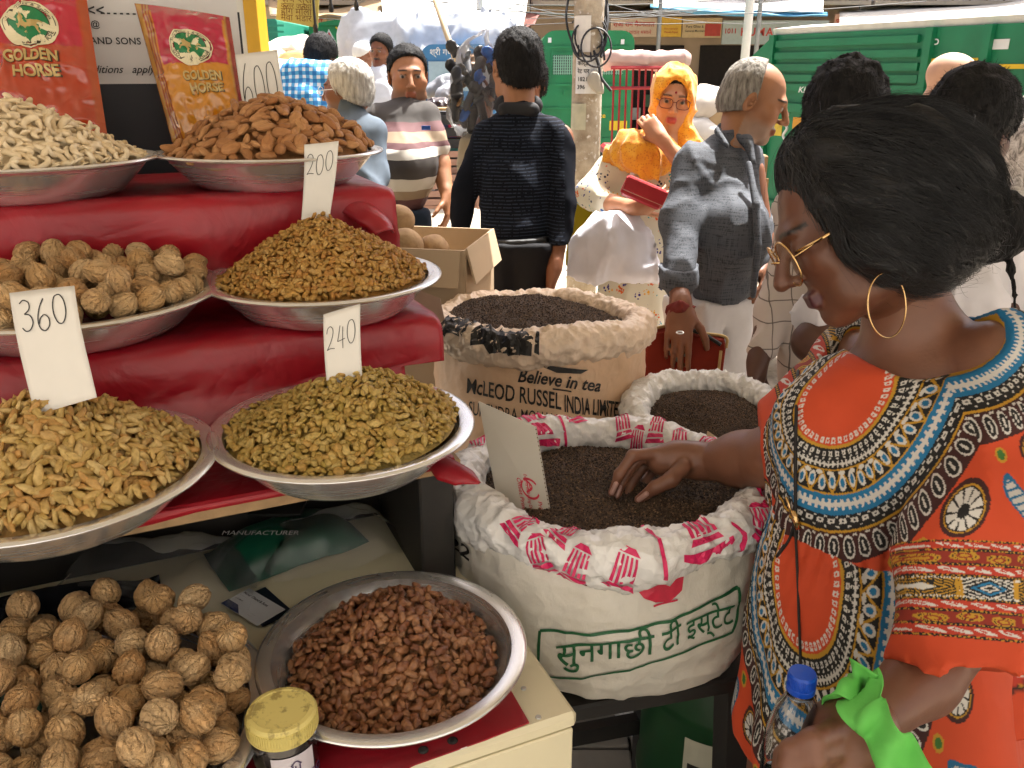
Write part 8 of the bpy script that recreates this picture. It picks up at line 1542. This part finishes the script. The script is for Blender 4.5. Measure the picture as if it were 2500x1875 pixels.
for i, (x, d_, lb) in enumerate(((1826, 17, 'white painted steel post in front of the long pale sign'), (1852, 18, 'thin grey post beside the white one'), (1172, 14, 'pale post holding the sagging tarpaulin'), (1610, 20, 'grey shop post between the cream and yellow signs'))):
    c = P(x, 60, d_); b = MB(); b.lathe([(.09 if i == 0 else .05, 0), (.09 if i == 0 else .05, 5.5)], n=12); b.build('street_post', M_wht if i in (0, 2) else M_grey, None, True, loc=(c[0], c[1], 0), label=lb, cat='post')
b = MB(); b.world = 1; b.tube([P(1062, 0, 9), P(1105, 125, 9), P(1112, 150, 9)], .03, 8); o = b.build('bamboo_pole', mat('bamboo', srgb('#b09a78'), .7), None, True, label='slanting bamboo pole above the bundle of sandals', cat='pole')
rg = np.random.default_rng(21)
for i in range(9):
    x0, x1 = rg.uniform(650, 1400), rg.uniform(1500, 2500); y0, y1 = rg.uniform(-30, 40), rg.uniform(-40, 60); d_ = rg.uniform(12, 21); pts = [P(x0+(x1-x0)*t, y0+(y1-y0)*t+30*math.sin(math.pi*t), d_) for t in np.linspace(0, 1, 12)]; b = MB(); b.tube(pts, .007, 4); b.build('overhead_wire', cab, None, label='thin sagging wire strung across the street', cat='wire', group='overhead wires')
# ---- cycle rickshaw
rc = P(1575, 230, 9.0); rk = empty('cycle_rickshaw', (rc[0], rc[1], 0), label='red cycle rickshaw with a pale folded hood behind the woman in yellow', cat='rickshaw'); M_rr = mat('rickshaw_red', srgb('#9c1c22'), .4, var=.1)
zr = lambda y: PY(1575, y, rc[1])[2]
for i in range(11): x = -.34+.068*i; b = MB(); b.tube([(x, -.02, .75), (x, .04, zr(165))], .012, 6); b.build('back_rod', M_rr, rk)
for z in (.75, zr(215), zr(165)): b = MB(); b.tube([(-.38, 0, z), (.38, 0, z)], .02, 6); b.build('rail', M_rr, rk)
b = MB(); b.box((0, .35, .78), (.8, .6, .12), bev=.03); b.build('seat', M_rr, rk); s_ = SDF(); s_.cone((-.4, .1, zr(145)), (.4, .1, zr(145)), .09, .09, .05); s_.cone((-.38, .2, zr(150)), (.38, .2, zr(150)), .10, .10, .05); link('folded_hood', blob(s_, .025, 'folded_hood', folds(.02, 6)), cloth('hood_pink', srgb('#c9a8a0')), rk)
for sx in (-.5, .5): wheel(rk, np.array([sx, .3, .35]), (1, 0, 0), .35, .05)
# ---- motorcycle behind the man in grey
mc = P(1905, 640, 4.6); mo = empty('motorcycle', (mc[0], mc[1], 0), rad(-35), label='parked dark motorcycle behind the man in grey linen', cat='motorcycle')
for sx in (-.62, .62): wheel(mo, np.array([sx, 0, .30]), (0, 1, 0), .30, .10)
for nm, fs, m in (('fuel_tank', lambda s: s.ell((.18, 0, .82), (.25, .13, .13)), mat('tank_black', (.02, .02, .022), .2)), ('seat', lambda s: s.cone((-.10, 0, .80), (-.55, 0, .84), .09, .08, .03), mat('seat_vinyl', (.03, .03, .03), .5)), ('engine', lambda s: (s.cone((.08, 0, .34), (.14, 0, .58), .13, .10, .03), s.cone((-.1, .1, .32), (.1, .1, .32), .08, .08, .03)), mat('engine_alloy', (.5, .5, .5), .35, .9, bump=.4)), ('headlight', lambda s: s.ell((.62, 0, .92), (.10, .10, .10)), M_steel_dull), ('mudguard', lambda s: s.cone((-.75, 0, .62), (-.45, 0, .66), .05, .07, .02), mat('tank_black', (0, 0, 0)))):
    s_ = SDF(); fs(s_); link(nm, blob(s_, .02, nm), m, mo)
for pts in ([(.62, .08, .3), (.52, .08, 1.0)], [(.62, -.08, .3), (.52, -.08, 1.0)]): b = MB(); b.tube(pts, .022, 8); b.build('fork', M_steel_dull, mo)
b = MB(); b.tube(spline([(.35, .36, 1.06), (.45, .2, 1.02), (.5, 0, 1.0), (.45, -.2, 1.02), (.35, -.36, 1.06)], 5), .016, 6); b.build('handlebar', M_steel_dull, mo); b = MB(); b.tube([(-.75, .14, .32), (-.1, .14, .26)], [.05, .03], 10); b.build('exhaust', M_steel_dull, mo)
for sx in (-.3, .3): b = MB(); b.tube([(.42, sx, 1.05), (.44, sx*1.1, 1.2)], .007, 5); mr = b.build('mirror_stalk', M_dark, mo); b = MB(); b.box((.44, sx*1.1, 1.24), (.02, .1, .07), bev=.008); b.build('mirror', M_dark, mr)
wp = P(1905, 775, 5.0); s_ = SDF(); s_.ell((0, 0, 0), (.13, .13, .15)); s_.cone((0, 0, .1), (.03, 0, .22), .05, .03, .04); link('plastic_bag', blob(s_, .014, 'plastic_bag', folds(.014, 12)), cloth('plastic_white', srgb('#d8d8da'), .4), None, P(1868, 790, 4.7), label='full white plastic bag standing on the street by the bench', cat='plastic bag')
bn_ = P(1925, 745, 4.9); be = empty('wooden_bench', (bn_[0], bn_[1], 0), rad(10), label='low wooden bench on the street behind the check shirt', cat='bench'); zb2 = bn_[2]
b = MB(); b.box((0, 0, zb2), (.7, .3, .05)); b.build('seat', mat('cart_wood', (0, 0, 0)), be)
for sx in (-.3, .3):
    for sy in (-.11, .11): b = MB(); b.box((sx, sy, zb2/2), (.05, .05, zb2)); b.build('leg', mat('cart_wood', (0, 0, 0)), be)
# ---- crates of dates and plastic crates behind the polo shirt
def crate(x, y, d_, sz, m, label, slats=4):
    c = P(x, y, d_); e = empty('plastic_crate', c, rad(8), label=label, cat='crate', group='crates stacked behind the men'); w_, dp, h_ = sz
    b = MB(); b.box((0, 0, .012), (w_, dp, .02)); b.build('floor_panel', m, e)
    for i in range(slats):
        z = .02+(i+.5)*(h_-.02)/slats; hh = (h_-.02)/slats*.74
        for sy in (-1, 1): b = MB(); b.box((0, sy*dp/2, z), (w_, .012, hh)); b.build('slat', m, e)
        for sx in (-1, 1): b = MB(); b.box((sx*w_/2, 0, z), (.012, dp-.014, hh)); b.build('slat', m, e)
    for sx in (-1, 1):
        for sy in (-1, 1): b = MB(); b.box((sx*(w_/2+.002), sy*(dp/2+.002), h_/2), (.03, .03, h_)); b.build('corner_post', m, e)
    return c
M_teal, M_pk, M_dkc = mat('crate_teal', srgb('#3f8f92'), .5), mat('crate_rose', srgb('#b08c7c'), .6, var=.1), mat('crate_dark', srgb('#2c2f33'), .5)
for (x, y, sz, m, lb) in ((1060, 500, (.50, .36, .20), M_pk, 'faded rose plastic crate at the bottom of the stack behind the polo shirt'), (1060, 445, (.50, .36, .20), M_pk, 'faded rose plastic crate second from the bottom of the stack'), (1062, 395, (.48, .36, .19), M_teal, 'teal plastic crate in the stack behind the polo shirt'), (1120, 395, (.40, .36, .28), M_dkc, 'dark plastic crate beside the teal one')): crate(x, y, 5.0, sz, m, lb)
def carton(x, y, d_, sz, m, label, txt=None, tm=None):
    c = P(x, y, d_); e = empty('fruit_carton', c, rad(6), label=label, cat='carton', group='cartons of dates on the counter'); b = MB(); b.box((0, 0, sz[2]/2), sz, bev=.004); o = b.build('carton_body', m, e)
    if txt: lettering('lettering', txt, flat((-sz[0]*.42, -sz[1]/2-.001, sz[2]*.3), (1, 0, 0), (0, 0, 1), off=.002), tm, o, width=sz[0]*.7)
    return c
carton(1075, 312, 4.9, (.20, .26, .10), M_dkc, 'black carton printed with white words under the dates', 'DATES', M_wtx); carton(1124, 330, 4.9, (.15, .26, .10), mat('carton_magenta', srgb('#b0204a'), .5), 'magenta carton beside the black one', 'मेवा', M_wtx); carton(1080, 333, 4.9, (.16, .26, .09), mat('carton_navy', srgb('#2c3a6a'), .5), 'navy carton below the black one', 'L. Dates', M_wtx); carton(1078, 282, 4.9, (.22, .28, .05), mat('carton_tan', srgb('#c2a06a'), .6), 'tan carton tray of black dates')
s_ = SDF(); s_.ell(P(1076, 262, 4.9), (.10, .11, .055)); link('dates_heap', blob(s_, .010, 'dates_heap', lambda X: .012*vnoise(X*60, 3)+.006*vnoise(X*110, 4)), mat('black_dates', srgb('#2a1c1c'), .3), None, label='heap of black dates in the tan tray', cat='dates', kind='stuff')
s_ = SDF(); s_.cone(P(1050, 225, 5.3), P(1100, 205, 5.3), .05, .07, .03); s_.cone(P(1080, 235, 5.2), P(1110, 215, 5.2), .06, .05, .03); link('tied_sack', blob(s_, .014, 'tied_sack', folds(.014, 12)), cloth('silver_wrap', srgb('#8a8c92'), .4), None, label='grey wrapped parcel above the tray of dates', cat='parcel')
ct = P(1095, 345, 5.1); b = MB(); b.box((0, 0, 0), (.62, .5, .03)); ce = empty('counter_table', (ct[0], ct[1], 0), label='plank counter carrying the cartons of dates', cat='table'); b.build('counter_top', mat('cart_wood', (0, 0, 0)), ce, loc=(0, 0, ct[2]-.02))
for sx in (-.28, .28):
    for sy in (-.2, .2): b = MB(); b.box((sx, sy, (ct[2]-.04)/2), (.05, .05, ct[2]-.04)); b.build('leg', mat('cart_wood', (0, 0, 0)), ce)
# ---- bundle of sandals in clear plastic, carried by the porter
bp = P(1160, 215, 3.12); bs = empty('sandal_bundle', bp, label='bundle of black and blue sandals wrapped in clear plastic', cat='bundle'); rg = np.random.default_rng(3)
mm = [mat('sandal_black', (.02, .02, .022), .4), mat('sandal_blue', srgb('#2b5fb0'), .4), mat('sandal_brown', srgb('#7a5a3c'), .5), mat('sandal_grey', srgb('#3c3f46'), .4)]
for i in range(22):
    x, y = 1118+(i % 4)*28+rg.normal()*4, 150+(i//4)*27+rg.normal()*4; c = P(x, y, 3.12+rg.uniform(-.05, .05))-bp; Rr = rotm(rg.uniform(-.9, .9), rg.uniform(-.9, .9), rg.uniform(-.8, .8)); s_ = SDF(); s_.cone((0, 0, -.055), (0, 0, .055), .017, .024, .01, flat=((0, 1., 0), .4)); s_.cone((-.022, -.012, .02), (.022, -.012, .028), .007, .007, .006); me = blob(s_, .0075, 'sandal'); setverts(me, verts(me)@Rr.T+c); link('sandal', me, mm[(0, 3, 0, 1, 0, 2, 3)[i % 7]], bs)
s_ = SDF(); s_.cone((-.02, 0, -.09), (0, 0, .10), .085, .075, .04); s_.cone((0, 0, .1), (.03, 0, .19), .05, .02, .04); me = blob(s_, .009, 'clear_wrap', folds(.011, 16)); link('clear_wrap', me, clear_plastic('bundle_wrap', (.92, .94, .96), .05), bs)
# ---- wrapped bundle at the right edge
s_ = SDF(); s_.ell(P(2520, 410, 2.7), (.13, .16, .24)); s_.ell(P(2540, 560, 2.7), (.12, .15, .16), None, .05); g = N('mottled_plastic'); g.set(g.ramp(g.noise(28, 6, .7, dist=1.2), [(.40, srgb('#6c6963')), (.5, srgb('#b9b5ae')), (.62, srgb('#dcd9d3'))]), .35); pb_ = P(2530, 600, 2.7); link('wrapped_bundle', rebase(blob(s_, .010, 'wrapped_bundle', folds(.014, 12)), (pb_[0], pb_[1], 0)), g.m, None, (pb_[0], pb_[1], 0), label='large pale mottled plastic bundle at the right edge', cat='bundle'); bb_ = MB(); bb_.box((0, 0, .45), (.5, .5, .9), bev=.01); bb_.build('carton_stack', M_carton, None, loc=(pb_[0]+.1, pb_[1]+.1, 0), label='brown cartons under the mottled bundle at right', cat='carton')
# ---- yellow pillar and hanging Hindi sign
yp = P(612, 60, 2.9); b = MB(); b.box((-.03, 0, 1.4), (.05, .1, 2.8)); pe = empty('pillar', (yp[0], yp[1], 0), label='white pillar with a yellow painted edge behind the 600 card', cat='pillar'); b.build('white_face', M_wht, pe); b = MB(); b.box((.02, -.002, 1.4), (.045, .11, 2.8)); b.build('yellow_edge', mat('yellow_gloss', srgb('#d3a21c'), .5), pe)
hsn = empty('hanging_sign', P(728, 30, 3.0), label='yellow hanging cloth sign with Hindi writing at the top', cat='sign'); bpz = P(728, 30, 3.0); q4 = [P(x, y, 3.0)-bpz for x, y in ((682, -60), (782, -70), (776, 68), (674, 48))]; b = MB(); b.add(q4+[p_+np.array([0, .004, 0]) for p_ in q4], [[0, 1, 2, 3], [7, 6, 5, 4], [0, 4, 5, 1], [1, 5, 6, 2], [2, 6, 7, 3], [3, 7, 4, 0]]); hso = b.build('cloth_panel', mat('yellow_cloth', srgb('#b5ab62'), .8, var=.12, scale=10), hsn)
for i, t in enumerate(('जय श्री', 'केसर जत्था', 'हींग मिला', 'मेवा भंडार')): lettering('lettering', t, flat(P(686, 0+i*15+4, 2.985)-bpz, (1, 0, -.05), (0, .2, .98), off=.001), mat('sign_brown', srgb('#6a4a22'), .7), hso, width=.11)
for x, y in ((808, 16), (870, 12), (770, 66)):
    b = MB(); c = P(x, y, 3.0); b.lathe([(0, -.02), (.008, -.018), (.009, 0), (.005, .012), (.003, .6)], n=10); b.build('hanging_bulb_holder', cab, None, True, loc=c, label={808: 'left hanging black lamp holder at the top', 870: 'right hanging black lamp holder at the top', 770: 'black weight hanging at the corner of the yellow sign'}[x], cat='lamp holder')
